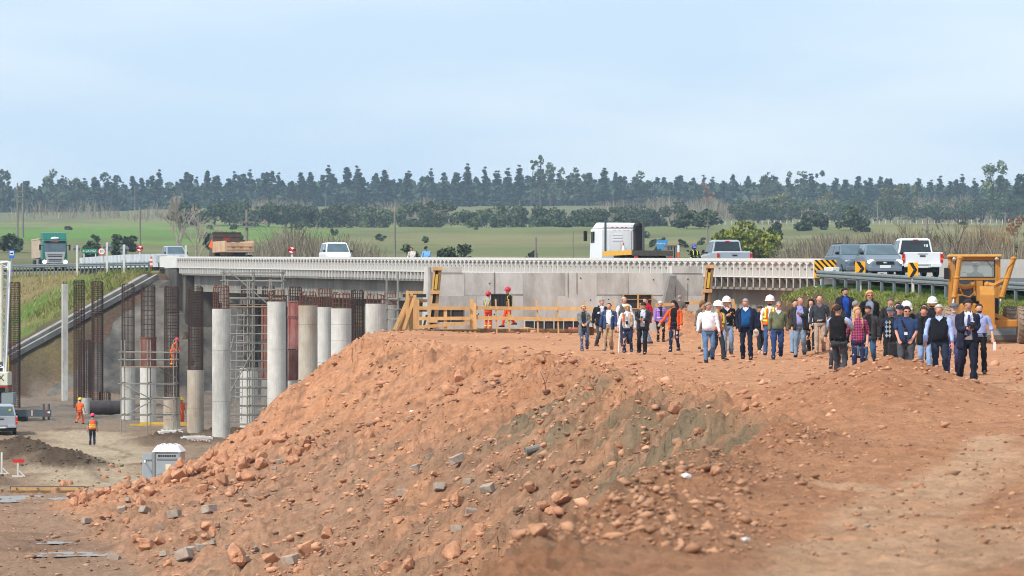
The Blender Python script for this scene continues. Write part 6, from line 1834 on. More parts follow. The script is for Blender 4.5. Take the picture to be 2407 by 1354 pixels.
# grey crate stack behind the flatbed
p = at(1578, 590, 38); p.z = float(road_z(np.array(zone(p.x, p.y)[0])))
ck = thing('crate', p, .2, 'grey slatted crate standing behind the end of the flatbed', 'crate')
ht = at(0, 577, 38).z - p.z
for i in range(5): MB().box(-.4 + i * .18, -.28 + i * .18, -.4, .4, 0, ht - .08).build('slat', GALVD, ck)
MB().box(-.42, .58, -.42, .42, ht - .078, ht).build('lid', TIMBD, ck)
p = at(1595, 600, 40); p.z = float(road_z(np.array(zone(p.x, p.y)[0])))
bl = thing('bollard', p, 0, 'small orange and white bollard between the crate and the motorcyclist', 'bollard')
for k in range(4): MB().tube((0, 0, k * .4), (0, 0, k * .4 + .398), .07, n=8).build('band', [ORG, WSIGN][k % 2], bl)

# pickup on the low ground
p = at(3, 1018, 39.2); p.z = H(p.x, p.y)
r_ = thing('pickup_truck', p, R(180 + 8), 'silver pickup with a hard rear canopy parked on the muddy site by the crane', 'pickup'); rear_pickup(r_, SILV, False)
mb = MB(); mb.hexa([(-.86, .76, 1.13), (.86, .76, 1.13), (.86, 2.5, 1.13), (-.86, 2.5, 1.13), (-.72, .8, 1.78), (.72, .8, 1.78), (.72, 2.3, 1.78), (-.72, 2.3, 1.78)]); cn_ = mb.build('canopy', SILV, r_, bevel=.05)
mb = MB(); mb.hexa([(-.74, 2.46, 1.18), (.74, 2.46, 1.18), (.74, 2.50, 1.18), (-.74, 2.50, 1.18), (-.64, 2.30, 1.70), (.64, 2.30, 1.70), (.64, 2.345, 1.70), (-.64, 2.345, 1.70)]); mb.build('canopy_window', GLASS, cn_)
MB().box(-.55, -.42, 2.45, 2.47, 1.42, 1.56).build('sticker', mat('yellow_sticker', srgb(.82, .72, .2), .6, .1, 5), cn_)

# crane with white lattice boom
p = at(-20, 1000, 35.5); p.z = H(p.x, p.y)
CRW = mat('cream_crane_paint', srgb(.87, .86, .78), .6, .06, 3, stain=(srgb(.65, .58, .48), .35, 2)); CRR = mat('rusty_red_edge', srgb(.62, .22, .15), .7, .15, 4)
cr_ = thing('lattice_crane', p, 0, 'crawler crane with a white lattice boom and cream counterweight at the site edge', 'crane')
c0 = p
def C(u, v, dy=0): q = at(u, v, 35.5) - c0; q.y += dy; return q
a = C(-14, 880); b = C(17, 900)
# chords of the boom
for (u0, u1, dy) in ((20, 9, 0), (-8, -16, 0), (20, 9, .9), (-8, -16, .9)):
    MB().tube(C(u1, 880, dy), C(u0, 614, dy), .075, .06, n=6).build('boom_chord', WHITE, cr_)
for k in range(17):
    q0, q1 = k / 17, (k + 1) / 17
    A = C(9, 880).lerp(C(20, 614), q0); B = C(-16, 880).lerp(C(-8, 614), q1); A2 = C(9, 880).lerp(C(20, 614), q1)
    MB().tube(A, B, .03, n=5).build('lacing', WHITE, cr_); MB().tube(B, A2, .03, n=5).build('lacing', WHITE, cr_)
MB().tube(C(4, 622, -.3), C(4, 850, -.3), .16, .14, n=10).build('jib_mast', CRW, cr_)
MB().tube(C(20, 615), C(-30, 622), .06, n=6).build('boom_head', WHITE, cr_)
MB().box(a.x - .6, b.x + .2, -1.2, .8, C(0, 906).z, C(0, 874).z).build('counterweight', CRW, cr_, bevel=.06)
MB().box(a.x - .6, b.x + .18, -1.22, .82, C(0, 910).z, C(0, 906.5).z).build('edge_strip', CRR, cr_)
text_mesh('TEREX', .62, BSIGN, 'lettering', cr_, Matrix.Translation((C(-16, 888).x, -1.204, C(0, 888).z)) @ Matrix.Rotation(R(90), 4, 'X'))
MB().tube(C(18, 905, .4), C(18, 838, .4), .05, n=6).build('yellow_strut', YELF, cr_)
q = C(22, 950); MB().box(C(8, 0).x, C(36, 0).x, -1.0, .4, C(0, 948).z, C(0, 922).z).build('machinery_box', MGREY, cr_, bevel=.03)
MB().box(C(-30, 0).x, C(8, 0).x, -.9, .9, C(0, 960).z, C(0, 911).z).build('slew_frame', PLAST, cr_)
ob = MB(); ob.box(C(0, 0).x, C(120, 0).x, -.3, .1, C(0, 979).z, C(0, 963).z); ob = ob.build('outrigger_beam', DGREY, cr_)
MB().box(C(75, 0).x, C(78, 0).x, -.31, -.302, C(0, 977).z, C(0, 964).z).build('mark', mat('pink_mark', srgb(.85, .68, .70), .6, .05, 5), ob)
MB().box(C(108, 0).x, C(113, 0).x, -.31, -.302, C(0, 971).z, C(0, 967).z).build('reflector', REDS, ob); MB().box(C(113.2, 0).x, C(119, 0).x, -.31, -.302, C(0, 971).z, C(0, 967).z).build('reflector', WSIGN, ob)
for u in (103, 115):
    MB().tube(C(u, 997, -.1), C(u, 949, -.1), .075, n=8).build('jack', DGREY, cr_)
    MB().tube(C(u, 997, -.1), C(u, 978, -.1), .05, n=8).build('jack_rod', GALV, cr_)
MB().box(C(-60, 0).x, C(60, 0).x, .2, 1.4, -.1, .55).build('carrier', PLAST, cr_)

# ---------------------------------------------------------------- yellow grader
GS = 66.0
gp0 = at(2318, 791, GS); gp0.z = H(gp0.x, gp0.y) + .0
GY = mat('grader_yellow', srgb(.74, .50, .15), .6, .12, 2.5, .15, 20, stain=(srgb(.56, .42, .26), .5, 2.5)); GYL = mat('grader_yellow_top', srgb(.79, .60, .30), .6, .1, 3)
DTYR = mat('dusty_tyre', srgb(.60, .52, .44), .95, .18, 4, .5, 14, stain=(srgb(.30, .27, .24), .5, 3))
GG = thing('road_grader', gp0, R(-4.5), 'dusty yellow road grader with glazed cab facing the crowd', 'grader')
gx = lambda u: (u - 2318) / GS
gz = lambda v: (791 - v) / GS
yc = 3.4       # cab stands this far behind the front axle
cab = MB(); cab.box(gx(2246), gx(2356), yc, yc + 1.5, gz(725), gz(672)); cab.box(gx(2298), gx(2320), yc + .01, yc + .2, gz(672), gz(638)); cab = cab.build('cab', GY, GG)
for u in (2243, 2250.5, 2352, 2359):
    MB().box(gx(u) - .05, gx(u) + .05, yc - .02, yc + .09, gz(700), gz(584)).build('pillar', GY, cab)
for u in (2244, 2358):
    MB().box(gx(u) - .05, gx(u) + .05, yc + 1.4, yc + 1.5, gz(700), gz(584)).build('pillar', GY, cab)
MB().box(gx(2237), gx(2366), yc - .22, yc + 1.65, gz(584), gz(577)).build('roof', GYL, cab, bevel=.04)
MB().box(gx(2245), gx(2358), yc - .02, yc + .06, gz(591), gz(584.2)).build('header', GY, cab)
GLS = bpy.data.materials.new('cab_glass'); GLS.use_nodes = True
_b = GLS.node_tree.nodes['Principled BSDF']; _b.inputs['Base Color'].default_value = (.30, .36, .36, 1); _b.inputs['Roughness'].default_value = .05; _b.inputs['Alpha'].default_value = .5
MB().box(gx(2255), gx(2348), yc + .005, yc + .02, gz(632), gz(591.5)).build('windscreen', GLS, cab)
for u0, u1 in ((2256, 2295), (2322, 2348)):
    MB().box(gx(u0), gx(u1), yc + .005, yc + .03, gz(664), gz(638)).build('lower_window', GLASSD, cab)
MB().box(gx(2255), gx(2350), yc - .015, yc + .05, gz(638), gz(632.3)).build('sill', GY, cab)
for (a, b, c, d) in ((2254, 2349, 593.5, 591.2), (2254, 2349, 632.4, 630.6), (2254, 2256, 631, 592), (2347, 2349, 631, 592), (2300.5, 2302, 664, 638)):
    MB().box(gx(a), gx(b), yc - .035, yc - .012, gz(c), gz(d)).build('window_seal', PLAST, cab)
MB().beam((gx(2330), yc - .04, gz(593)), (gx(2342), yc - .04, gz(608)), .02, .02).build('wiper', PLAST, cab)
MB().box(gx(2241.5), gx(2244.5), yc + .12, yc + 1.35, gz(660), gz(592)).build('side_window', GLASSD, cab)
MB().box(gx(2357), gx(2360), yc + .12, yc + 1.35, gz(660), gz(592)).build('side_window', GLASSD, cab)
MB().box(gx(2262), gx(2345), yc - .32, yc - .12, gz(700), gz(676)).build('hydraulic_block', PLAST, GG, bevel=.03)
MB().tube((gx(2352), yc + 1.9, gz(600)), (gx(2352), yc + 1.9, gz(660)), .07, n=8).build('exhaust', PLAST, GG)
n_ = 14
MB().prism([(gx(2284) + .19 * math.cos(2 * math.pi * i / n_), gz(672) + .19 * math.sin(2 * math.pi * i / n_)) for i in range(n_)], 2.62, 2.66).build('round_grille', DGREY, GG)
for i in range(5): MB().tube((gx(2262), 2.2 + .1 * i, gz(700 + 3 * i)), (gx(2300), 2.3 + .1 * i, gz(706 + 3 * i)), .02, n=5).build('hydraulic_line', [PLAST, CHROM][i % 2], GG)
MB().box(gx(2294), gx(2312), yc - .01, yc + .004, gz(597.5), gz(591.7)).build('screen_sticker', WSIGN, cab)
MB().box(gx(2246), gx(2356), yc + 1.42, yc + 1.46, gz(660), gz(632)).build('rear_wall', DGREY, cab)
MB().box(gx(2284), gx(2322), yc + .62, yc + .8, gz(665), gz(622)).build('seat', PLAST, cab, bevel=.05)
MB().box(gx(2262), gx(2292), yc + .04, yc + .12, gz(662), gz(640)).build('pedal_box', BLACK, cab)
st_ = MB(); n = 16; st_.pipe([(gx(2276) + .16 * math.cos(2 * math.pi * i / n), yc + .28 + .05 * math.sin(2 * math.pi * i / n), gz(628) + .12 * math.sin(2 * math.pi * i / n)) for i in range(n + 1)], .014, 5); st_.build('steering_wheel', PLAST, cab)
for u in (2252, 2353):
    mb = MB(); mb.ball((gx(u), yc - .16, gz(588)), (.085, .06, .085), 10, 6); mb.build('work_lamp', CHROM, GG, smooth=True)
MB().box(gx(2227), gx(2240), yc - .1, yc - .04, gz(636), gz(609)).build('mirror', PLAST, GG, bevel=.02)
MB().tube((gx(2238), yc - .05, gz(600)), (gx(2234), yc - .07, gz(612)), .02, n=5).build('mirror_arm', GY, GG)
# engine block behind, chassis, gooseneck
MB().box(gx(2262), gx(2345), yc + 1.7, yc + 4.2, gz(730), gz(650)).build('engine_housing', GY, GG, bevel=.05)
mb = MB(); xw = (gx(2303), gx(2337))
prof = [(-.55, gz(752)), (-.62, gz(745)), (-.60, gz(675)), (-.30, gz(657)), (.3, gz(654)), (3.4, gz(664)), (3.4, gz(690)), (.5, gz(690)), (.0, gz(715)), (-.05, gz(752))]
k = len(prof); mb.add([(xw[0], y, z) for y, z in prof] + [(xw[1], y, z) for y, z in prof], [tuple(range(k)), tuple(range(2 * k - 1, k - 1, -1))] + [(i, k + i, k + (i + 1) % k, (i + 1) % k) for i in range(k)])
mb.build('gooseneck', GY, GG, bevel=.03)
MB().box(xw[0] - .03, xw[1] + .04, -.72, -.55, gz(757), gz(745.5)).build('bumper_plate', GY, GG, bevel=.02)
# lift arms and cylinders
for sg, cx in ((-1, 2292), (1, 2328)):
    mb = MB(); mb.ball((gx(cx), 2.6, gz(650)), (.12, .14, .12), 10, 6); mb.build('arm_pivot', GY, GG, smooth=True)
MB().pipe([(gx(2292), 2.6, gz(652)), (gx(2275), 2.5, gz(656)), (gx(2256), 2.3, gz(652))], [.10, .09, .08], 8).build('lift_arm', GY, GG)
MB().pipe([(gx(2328), 2.6, gz(650)), (gx(2345), 2.5, gz(652)), (gx(2368), 2.3, gz(640))], [.10, .09, .08], 8).build('lift_arm', GY, GG)
for (u0, v0, u1, v1, u2, v2) in ((2262, 585, 2248, 682, 2243, 712), (2390, 586, 2360, 682, 2346, 722)):
    c_ = MB(); c_.tube((gx(u0), 2.15, gz(v0)), (gx(u1), 2.0, gz(v1)), .095, n=10); c_ = c_.build('lift_cylinder', GY, GG, smooth=False)
    MB().tube((gx(u1), 2.0, gz(v1)), (gx(u2), 1.9, gz(v2)), .045, n=8).build('piston_rod', CHROM, c_)
    for q in (.02, .5, .97):
        a = Vector((gx(u0), 2.15, gz(v0))).lerp(Vector((gx(u1), 2.0, gz(v1))), q); MB().ball(a, (.12, .12, .08), 10, 5).build('collar', GY, c_)
for pts in ([(2262, 660), (2270, 676), (2285, 680), (2298, 668)], [(2345, 655), (2360, 668), (2352, 690)], [(2390, 592), (2375, 610), (2366, 640)]):
    MB().pipe([(gx(u), 2.0 + .05 * i, gz(v)) for i, (u, v) in enumerate(pts)], .022, 5).build('hose', GY, GG)
for i in range(5):
    MB().pipe([(gx(2278 + i * 2), 2.9, gz(662)), (gx(2280 + i * 2.4), 2.7, gz(680)), (gx(2290 + i * 1.5), 2.4, gz(700))], .018, 5).build('hose', [PLAST, DGREY][i % 2], GG)
# linkage mass, axle, blade
MB().box(gx(2262), gx(2300), 1.2, 2.6, gz(722), gz(695)).build('drawbar_head', GY, GG, bevel=.06)
MB().box(gx(2338), gx(2352), 1.4, 2.6, gz(735), gz(682)).build('linkage', PLAST, GG, bevel=.05)
MB().box(gx(2264), gx(2392), -.12, .22, gz(752), gz(733)).build('front_axle', GY, GG, bevel=.05)
MB().beam((gx(2338), -.05, gz(722)), (gx(2385), .0, gz(742)), .16, .14).build('tie_arm', GY, GG)
MB().beam((gx(2262), -.05, gz(742)), (gx(2302), .0, gz(728)), .14, .14).build('tie_arm', GY, GG)
mb = MB()
for i in range(6):
    pass
prof = [(1.55, gz(752)), (1.42, gz(760)), (1.36, gz(770)), (1.40, gz(781)), (1.50, gz(788)), (1.54, gz(788)), (1.45, gz(781)), (1.41, gz(770)), (1.47, gz(760)), (1.60, gz(752))]
k = len(prof); x0, x1 = gx(2240), gx(2402)
mb.add([(x0, y, z) for y, z in prof] + [(x1, y, z) for y, z in prof], [tuple(range(k)), tuple(range(2 * k - 1, k - 1, -1))] + [(i, k + i, k + (i + 1) % k, (i + 1) % k) for i in range(k)])
mb.build('blade', mat('blade_steel', srgb(.50, .50, .49), .6, .15, 2, .1, 20, metal=.2), GG)
def big_wheel(x, y, r, wd):
    o = wheel(GG, x, y, r, wd, 'wheel', DTYR, GY)
    for i in range(22):
        a = 2 * math.pi * i / 22
        for sg in (-1, 1):
            M_ = Matrix.Translation((x, y, r)) @ Matrix.Rotation(a, 4, 'X') @ Matrix.Translation((sg * wd * .23, 0, r + .012)) @ Matrix.Rotation(sg * .55, 4, 'Z')
            if i % 1 == 0:
                tread.append((o, M_, wd))
tread = []
for x in (gx(2235), gx(2405)): big_wheel(x, 0, .66, .44)
for x in (gx(2240), gx(2392)):
    for y in (yc + 1.2, yc + 2.7): big_wheel(x, y, .66, .44)
for o, M_, wd in tread:
    MB().box(-wd * .20, wd * .20, -.035, .035, -.02, .02, M=M_).build('tread_lug', DTYR, o)
# ---------------------------------------------------------------- people
CL = {}
def cloth(col, rough=.9, var=.24):  # wide tone spread puts the shade of folds into the cloth colour
    key = 'cloth_%02d_%02d_%02d' % tuple(int(c * 99) for c in col)
    return mat(key, srgb(*col), rough, var, 9, .35, 26, spec=.2)
SKIN = [mat('skin_light', srgb(.80, .60, .50), .6, .08, 8), mat('skin_tan', srgb(.72, .52, .42), .6, .08, 8), mat('skin_ruddy', srgb(.79, .55, .46), .6, .08, 8)]
FEAT = mat('face_shadow_features', srgb(.42, .29, .24), .7, .1, 9)
LENS = mat('dark_lens', srgb(.10, .08, .08), .2, .1, 9)
HELM_W = mat('white_hard_hat', srgb(.92, .92, .91), .35, .03, 5); HELM_R = mat('red_hard_hat', srgb(.80, .16, .24), .4, .05, 5); HELM_Y = mat('yellow_hard_hat', srgb(.90, .78, .10), .4, .05, 5); HELM_P = mat('pink_red_hard_hat', srgb(.80, .25, .38), .4, .05, 5)
def hairmat(c): return mat('hair_%02d_%02d_%02d' % tuple(int(q * 99) for q in c), srgb(*c), .8, .25, 14, .4, 40)
def plaid(name, a, b, c, sx=18, sz=14):
    if name in MATS: return MATS[name]
    m = bpy.data.materials.new(name); m.use_nodes = True
    n = m.node_tree; bs = n.nodes['Principled BSDF']; bs.inputs['Roughness'].default_value = .9
    tc = n.nodes.new('ShaderNodeTexCoord'); sp = n.nodes.new('ShaderNodeSeparateXYZ'); n.links.new(tc.outputs['Object'], sp.inputs[0])
    prev = None
    base = n.nodes.new('ShaderNodeRGB'); base.outputs[0].default_value = (*a, 1); cur = base.outputs[0]
    for ax, k, col in (('X', sx, b), ('Z', sz, c)):
        mu = n.nodes.new('ShaderNodeMath'); mu.operation = 'MULTIPLY'; mu.inputs[1].default_value = k; n.links.new(sp.outputs[ax], mu.inputs[0])
        fr_ = n.nodes.new('ShaderNodeMath'); fr_.operation = 'FRACT'; n.links.new(mu.outputs[0], fr_.inputs[0])
        gt = n.nodes.new('ShaderNodeMath'); gt.operation = 'GREATER_THAN'; gt.inputs[1].default_value = .55; n.links.new(fr_.outputs[0], gt.inputs[0])
        hf = n.nodes.new('ShaderNodeMath'); hf.operation = 'MULTIPLY'; hf.inputs[1].default_value = .65; n.links.new(gt.outputs[0], hf.inputs[0])
        mx = n.nodes.new('ShaderNodeMixRGB'); n.links.new(hf.outputs[0], mx.inputs[0]); n.links.new(cur, mx.inputs[1]); mx.inputs[2].default_value = (*col, 1); cur = mx.outputs[0]
    n.links.new(cur, bs.inputs['Base Color']); MATS[name] = m
    return m

def ik(a, b, l1, l2, pole):
    """joint between a and b for two bones, bent towards pole"""
    d = b - a; L0 = d.length; lim = (l1 + l2) * .995
    if L0 > lim:
        b = a + d * lim / L0; d = b - a; L0 = lim
    x = (l1 * l1 - l2 * l2 + L0 * L0) / (2 * L0)
    h = math.sqrt(max(l1 * l1 - x * x, 0))
    dn = d.normalized(); pl = (pole - dn * pole.dot(dn)).normalized()
    return a + dn * x + pl * h, b
def limb(mb, pts, rads, n=10, seed=0, wr=.009, sq=1.0, mi=0):
    """tapering sleeve or trouser leg through the joints, slightly creased"""
    rn = random.Random(seed); P = []; Rr = []
    pts = [Vector(p) for p in pts]
    for k in range(len(pts) - 1):
        m = max(2, int((pts[k + 1] - pts[k]).length / .055))
        for i in range(m):
            q = i / m; P.append(pts[k].lerp(pts[k + 1], q)); Rr.append(rads[k] + (rads[k + 1] - rads[k]) * q)
    P.append(pts[-1]); Rr.append(rads[-1])
    for _ in range(2):   # soften the joint
        Q = [p.copy() for p in P]
        for i in range(1, len(P) - 1): Q[i] = P[i] * .5 + (P[i - 1] + P[i + 1]) * .25
        P = Q
    rings = []
    for k, p in enumerate(P):
        d = (P[min(k + 1, len(P) - 1)] - P[max(k - 1, 0)]).normalized()
        x = d.cross(Vector((0, 1, .01))); x = x.normalized() if x.length > .1 else Vector((1, 0, 0)); y = d.cross(x).normalized()
        ph = rn.uniform(0, 6.28); cr_ = rn.uniform(-1, 1) * wr
        rings.append([p + (x * math.cos(2 * math.pi * i / n) + y * math.sin(2 * math.pi * i / n) * sq) * (Rr[k] + cr_ + wr * .7 * math.sin(2 * 2 * math.pi * i / n + ph)) for i in range(n)])
    mb.loft(rings, mi)
def trunk(mb, prof, n=18, gap=None, seed=0, lean=0.0, thick=.0, wr=.010, mi=0):
    """garment round the body. prof: (z, rx, ry, cy). gap: half angle left open in front"""
    rn = random.Random(seed); prof2 = []
    for k in range(len(prof) - 1):
        a, b = prof[k], prof[k + 1]; m = max(1, int(abs(b[0] - a[0]) / .06))
        for i in range(m):
            prof2.append(tuple(a[j] + (b[j] - a[j]) * i / m for j in range(4)))
    prof2.append(prof[-1]); rings = []
    for (z, rx, ry, cy) in prof2:
        ph = rn.uniform(0, 6.28); cr_ = rn.uniform(-1, 1) * wr * .6
        def pt(a, k):
            c, s_ = math.cos(a), math.sin(a); e = .82
            c = math.copysign(abs(c) ** e, c); s_ = math.copysign(abs(s_) ** e, s_)
            q = k + cr_ + wr * math.sin(3 * a + ph)
            return Vector(((rx + q) * c, cy + (ry + q) * s_ + lean * (z - .95), z))
        if gap is None:
            rings.append([pt(2 * math.pi * i / n, 0) for i in range(n)])
        else:
            g_ = gap(z) if callable(gap) else gap
            aa = [-math.pi / 2 + g_ + (2 * math.pi - 2 * g_) * i / (n - 1) for i in range(n)]
            rings.append([pt(a, .004) for a in aa] + [pt(a, -.014) for a in aa[::-1]])
    mb.loft(rings, mi)

POSES = {  # wrist targets for the left-hand and right-hand side of a 1.75 m figure (x is outward), elbow pole
    'down': (.255, -.05, .80), 'swing_f': (.24, -.24, .86), 'swing_b': (.25, .20, .86), 'pocket': (.215, -.06, .90), 'phone': (.055, -.27, 1.16), 'belly': (.08, -.25, 1.04), 'chest': (.04, -.24, 1.24), 'face': (.06, -.28, 1.44),
    'back': (.10, .17, .95), 'lean': (.20, -.34, 1.02), 'reach': (.42, -.20, .98), 'up': (.16, -.34, 1.30), 'bend': (.15, -.42, .95), 'side': (.31, -.10, .92), 'hold': (.15, -.26, .98)}
PCOUNT = [0]
def person(label, loc, rz, h, top, legs, shoes=(.12, .11, .11), hair=(.25, .2, .17), hstyle='short', skin=0, arms=('down', 'down'), stride=.0, jacket=None, sleeves='long', belly=0.0, woman=False, gap=.55, hem=None, helmet=None, cap=None,
           glasses=None, vest=None, tie=None, beard=None, look=(0, 0), collar=None, lean=0.0, extra=None, topm=None, jm=None, harness=None, wide=1.0, belt=None, jhem=.80, group=None):
    PCOUNT[0] += 1; sd = 900 + PCOUNT[0] * 13; k = h / 1.75
    root = thing('person', loc, rz, label, 'person', group)
    root.scale = (k * 1.05, k * 1.05, k)
    stride = stride * 1.45
    _r = random.Random(sd); root.rotation_euler = (0, _r.uniform(-.035, .035), rz + _r.uniform(-.2, .2))
    sw = (.165 if woman else .19) * wide; hw = .088 * wide
    lf = Vector((-hw - .02, -stride * .5, .085 + max(0, -stride) * .25)); rf = Vector((hw + .02, stride * .5, .085 + max(0, stride) * .25))
    lh = Vector((-hw, 0, .92)); rh = Vector((hw, 0, .92))
    lk, lf = ik(lh, lf, .425, .425, Vector((0, -1, 0))); rk, rf = ik(rh, rf, .425, .425, Vector((0, -1, 0)))
    L0 = lambda z: lean * (z - .95)
    ls = Vector((-sw, L0(1.42), 1.425)); rs = Vector((sw, L0(1.42), 1.425)); _tw = _r.uniform(-.05, .05); ls.y += _tw; rs.y -= _tw; _sh = _r.uniform(-.015, .015); ls.z += _sh; rs.z -= _sh
    def arm(sh, sg, pose):
        x, y, z = POSES[pose] if isinstance(pose, str) else pose
        if pose == 'down': y += _r.uniform(-.20, .10); x += _r.uniform(-.01, .05); z += abs(y) * .12
        w_ = Vector((sg * x, y + (L0(z) if z > 1 else 0), z))
        pole = Vector((sg * .5, .8, -.5)) if pose not in ('reach',) else Vector((sg * .3, .8, -.6))
        el, w_ = ik(sh, w_, .285, .265, pole)
        return el, w_
    le, lw = arm(ls, -1, arms[0]); re, rw = arm(rs, 1, arms[1])
    sk = SKIN[skin]
    # body: one skinned surface from the pelvis, with head, arms, hands and legs
    V = []; E = []; RD = []
    def vtx(p, r, par=None, ry=None):
        V.append(Vector(p)); RD.append((r, ry or r))
        if par is not None: E.append((par, len(V) - 1))
        return len(V) - 1
    pv_ = vtx((0, 0, .95), .105); sp = vtx((0, L0(1.15), 1.15), .10, pv_); ch = vtx((0, L0(1.36), 1.36), .105, sp); nb = vtx((0, L0(1.47) + .01, 1.47), .056, ch)
    hy = L0(1.6); yaw, pit = R(look[0] + _r.uniform(-12, 12)), R(look[1] + _r.uniform(0, 10))
    HM = Matrix.Translation((0, hy, 1.53)) @ Matrix.Rotation(yaw, 4, 'Z') @ Matrix.Rotation(pit, 4, 'X')
    hp = lambda x, y, z: HM @ Vector((x, y, z - 1.53))
    jw = vtx(hp(0, -.012, 1.555), .062, nb); ck = vtx(hp(0, -.012, 1.61), .076, jw); bro = vtx(hp(0, -.004, 1.665), .083, ck); cw = vtx(hp(0, .004, 1.71), .070, bro); vtx(hp(0, .006, 1.735), .035, cw)
    vtx(hp(0, -.098, 1.607), .013, ck)
    for sg, sh, el, wr_ in ((-1, ls, le, lw), (1, rs, re, rw)):
        a = vtx(sh * .96, .050, ch); b = vtx(el, .040, a); c = vtx(wr_, .029, b)
        d = (wr_ - el).normalized(); side = d.cross(Vector((0, 1, 0))); side = side.normalized() if side.length > .2 else Vector((0, 0, 1))
        pm_ = vtx(wr_ + d * .055, .034, c)
        inward = Vector((-sg, -.4, 0)).normalized()
        for q, ln in ((-1.5, .060), (-.5, .072), (.5, .068), (1.5, .052)):
            f1 = vtx(wr_ + d * .095 + side * q * .019, .0098, pm_); vtx(wr_ + d * (.095 + ln * .9) + side * q * .020 + inward * .022, .0085, f1)
        t1 = vtx(wr_ + d * .045 + side * -.036 + inward * .014, .0105, pm_); vtx(wr_ + d * .085 + side * -.048 + inward * .026, .009, t1)
    for hpj, kn, ft in ((lh, lk, lf), (rh, rk, rf)):
        a = vtx(hpj, .078, pv_); b = vtx(kn, .052, a); c = vtx(ft, .040, b); vtx(ft + Vector((0, -.10, -.05)), .03, c)
    me = bpy.data.meshes.new('body'); me.from_pydata([tuple(v) for v in V], E, [])
    ob = bpy.data.objects.new('body', me); COL.objects.link(ob)
    ob.modifiers.new('skin', 'SKIN'); ob.modifiers.new('sub', 'SUBSURF').levels = 1
    for i, v in enumerate(me.skin_vertices[0].data):
        v.radius = RD[i]; v.use_root = (i == 0)
    dg = bpy.context.evaluated_depsgraph_get()
    nm = bpy.data.meshes.new_from_object(ob.evaluated_get(dg)); nm.name = 'body'
    bpy.data.objects.remove(ob); bpy.data.meshes.remove(me)
    nm.materials.clear(); nm.materials.append(sk); nm.polygons.foreach_set('use_smooth', [True] * len(nm.polygons))
    bo = bpy.data.objects.new('body', nm); COL.objects.link(bo); bo.parent = root
    # face: eyes, brows, mouth, ears
    mb = MB()
    for sg in (-1, 1):
        mb.ball(hp(sg * .031, -.078, 1.628), (.012, .008, .007), 8, 4); mb.ball(hp(sg * .033, -.082, 1.645), (.020, .006, .005), 8, 4)
    mb.ball(hp(0, -.078, 1.572), (.024, .010, .005), 8, 4)
    mb.build('facial_features', FEAT, bo, smooth=True)
    mb = MB()
    for sg in (-1, 1): mb.ball(hp(sg * .080, .008, 1.62), (.012, .022, .032), 8, 5)
    mb.build('ears', sk, bo, smooth=True)
    if glasses:
        mb = MB()
        for sg in ((-1, 1) if glasses == 'dark' else ()): mb.ball(hp(sg * .034, -.088, 1.630), (.027, .012, .015), 10, 5)
        mb.beam(hp(-.06, -.088, 1.637), hp(.06, -.088, 1.637), .006, .006)
        for sg in (-1, 1): mb.beam(hp(sg * .064, -.08, 1.637), hp(sg * .080, .0, 1.632), .005, .005)
        mb.build('glasses', LENS if glasses == 'dark' else FEAT, root, smooth=False)
    # hair
    if hair and hstyle != 'bald':
        hm = hairmat(hair); mb = MB(); nu, nv = 18, 8; rings = []
        rn = random.Random(sd)
        lim = {'short': (48, 82, 112), 'receding': (22, 78, 112), 'fringe': (4, 62, 112), 'full': (60, 95, 122), 'bob': (62, 118, 138), 'curly': (62, 120, 132), 'long': (50, 122, 142), 'wild': (50, 116, 132)}[hstyle]
        fat = {'curly': 1.22, 'wild': 1.28, 'bob': 1.14, 'long': 1.10, 'full': 1.06}.get(hstyle, 1.0)
        for j in range(nv + 1):
            ring = []
            for i in range(nu):
                a = 2 * math.pi * i / nu; fr_ = -math.sin(a)       # 1 at the face
                mx = lim[1] + (lim[0] - lim[1]) * max(0, fr_) ** .7 if fr_ > 0 else lim[1] + (lim[2] - lim[1]) * (-fr_)
                th = R(mx) * (j + .02) / nv
                r_ = fat * (1 + rn.uniform(-.03, .04) * (2.2 if hstyle in ('curly', 'wild') else 1))
                ring.append(hp(.091 * r_ * math.sin(th) * math.cos(a), .004 + .100 * r_ * math.sin(th) * math.sin(a), 1.648 + .106 * r_ * math.cos(th)))
            rings.append(ring)
        mb.loft(rings[::-1], cap=True)
        if hstyle == 'long':
            for sg in (-1, 1):
                limb(mb, [hp(sg * .075, .03, 1.63), hp(sg * .085, .0, 1.50), Vector((sg * .105, -.06 + hy, 1.36)), Vector((sg * .10, -.10 + hy, 1.22))], [.04, .048, .045, .022], 8, sd)
            limb(mb, [hp(0, .06, 1.64), hp(0, .09, 1.48), Vector((0, .11 + hy, 1.28))], [.07, .085, .05], 10, sd, sq=.6)
        mb.build('hair', hm, root, smooth=True)
    if beard:
        mb = MB(); mb.ball(hp(0, -.038, 1.558), (.062, .058, .042), 12, 6); mb.build('beard', hairmat(beard), root, smooth=True)
    if helmet:
        mb = MB(); mb.loft([[hp(q * .128 * math.cos(2 * math.pi * i / 20), .0 + q * .150 * math.sin(2 * math.pi * i / 20), z) for i in range(20)] for q, z in ((.98, 1.672), (1, 1.69), (.97, 1.74), (.82, 1.79), (.5, 1.825), (.12, 1.838))])
        ho = mb.build('hard_hat', helmet, root, smooth=True)
        mb = MB(); mb.loft([[hp(q * .145 * math.cos(2 * math.pi * i / 20), -.022 + q * .178 * math.sin(2 * math.pi * i / 20), z) for i in range(20)] for q, z in ((.82, 1.660), (1, 1.665), (1, 1.675), (.85, 1.690))]); mb.build('brim', helmet, ho, smooth=True)
        mb = MB(); mb.loft([[hp(x, y, z) for x, z in ((-.022, zz - .01), (.022, zz - .01), (.022, zz + .012), (-.022, zz + .012))] for y, zz in ((-.13, 1.735), (-.08, 1.80), (0, 1.84), (.08, 1.80), (.13, 1.735))]); mb.build('ridge', helmet, ho, smooth=True)
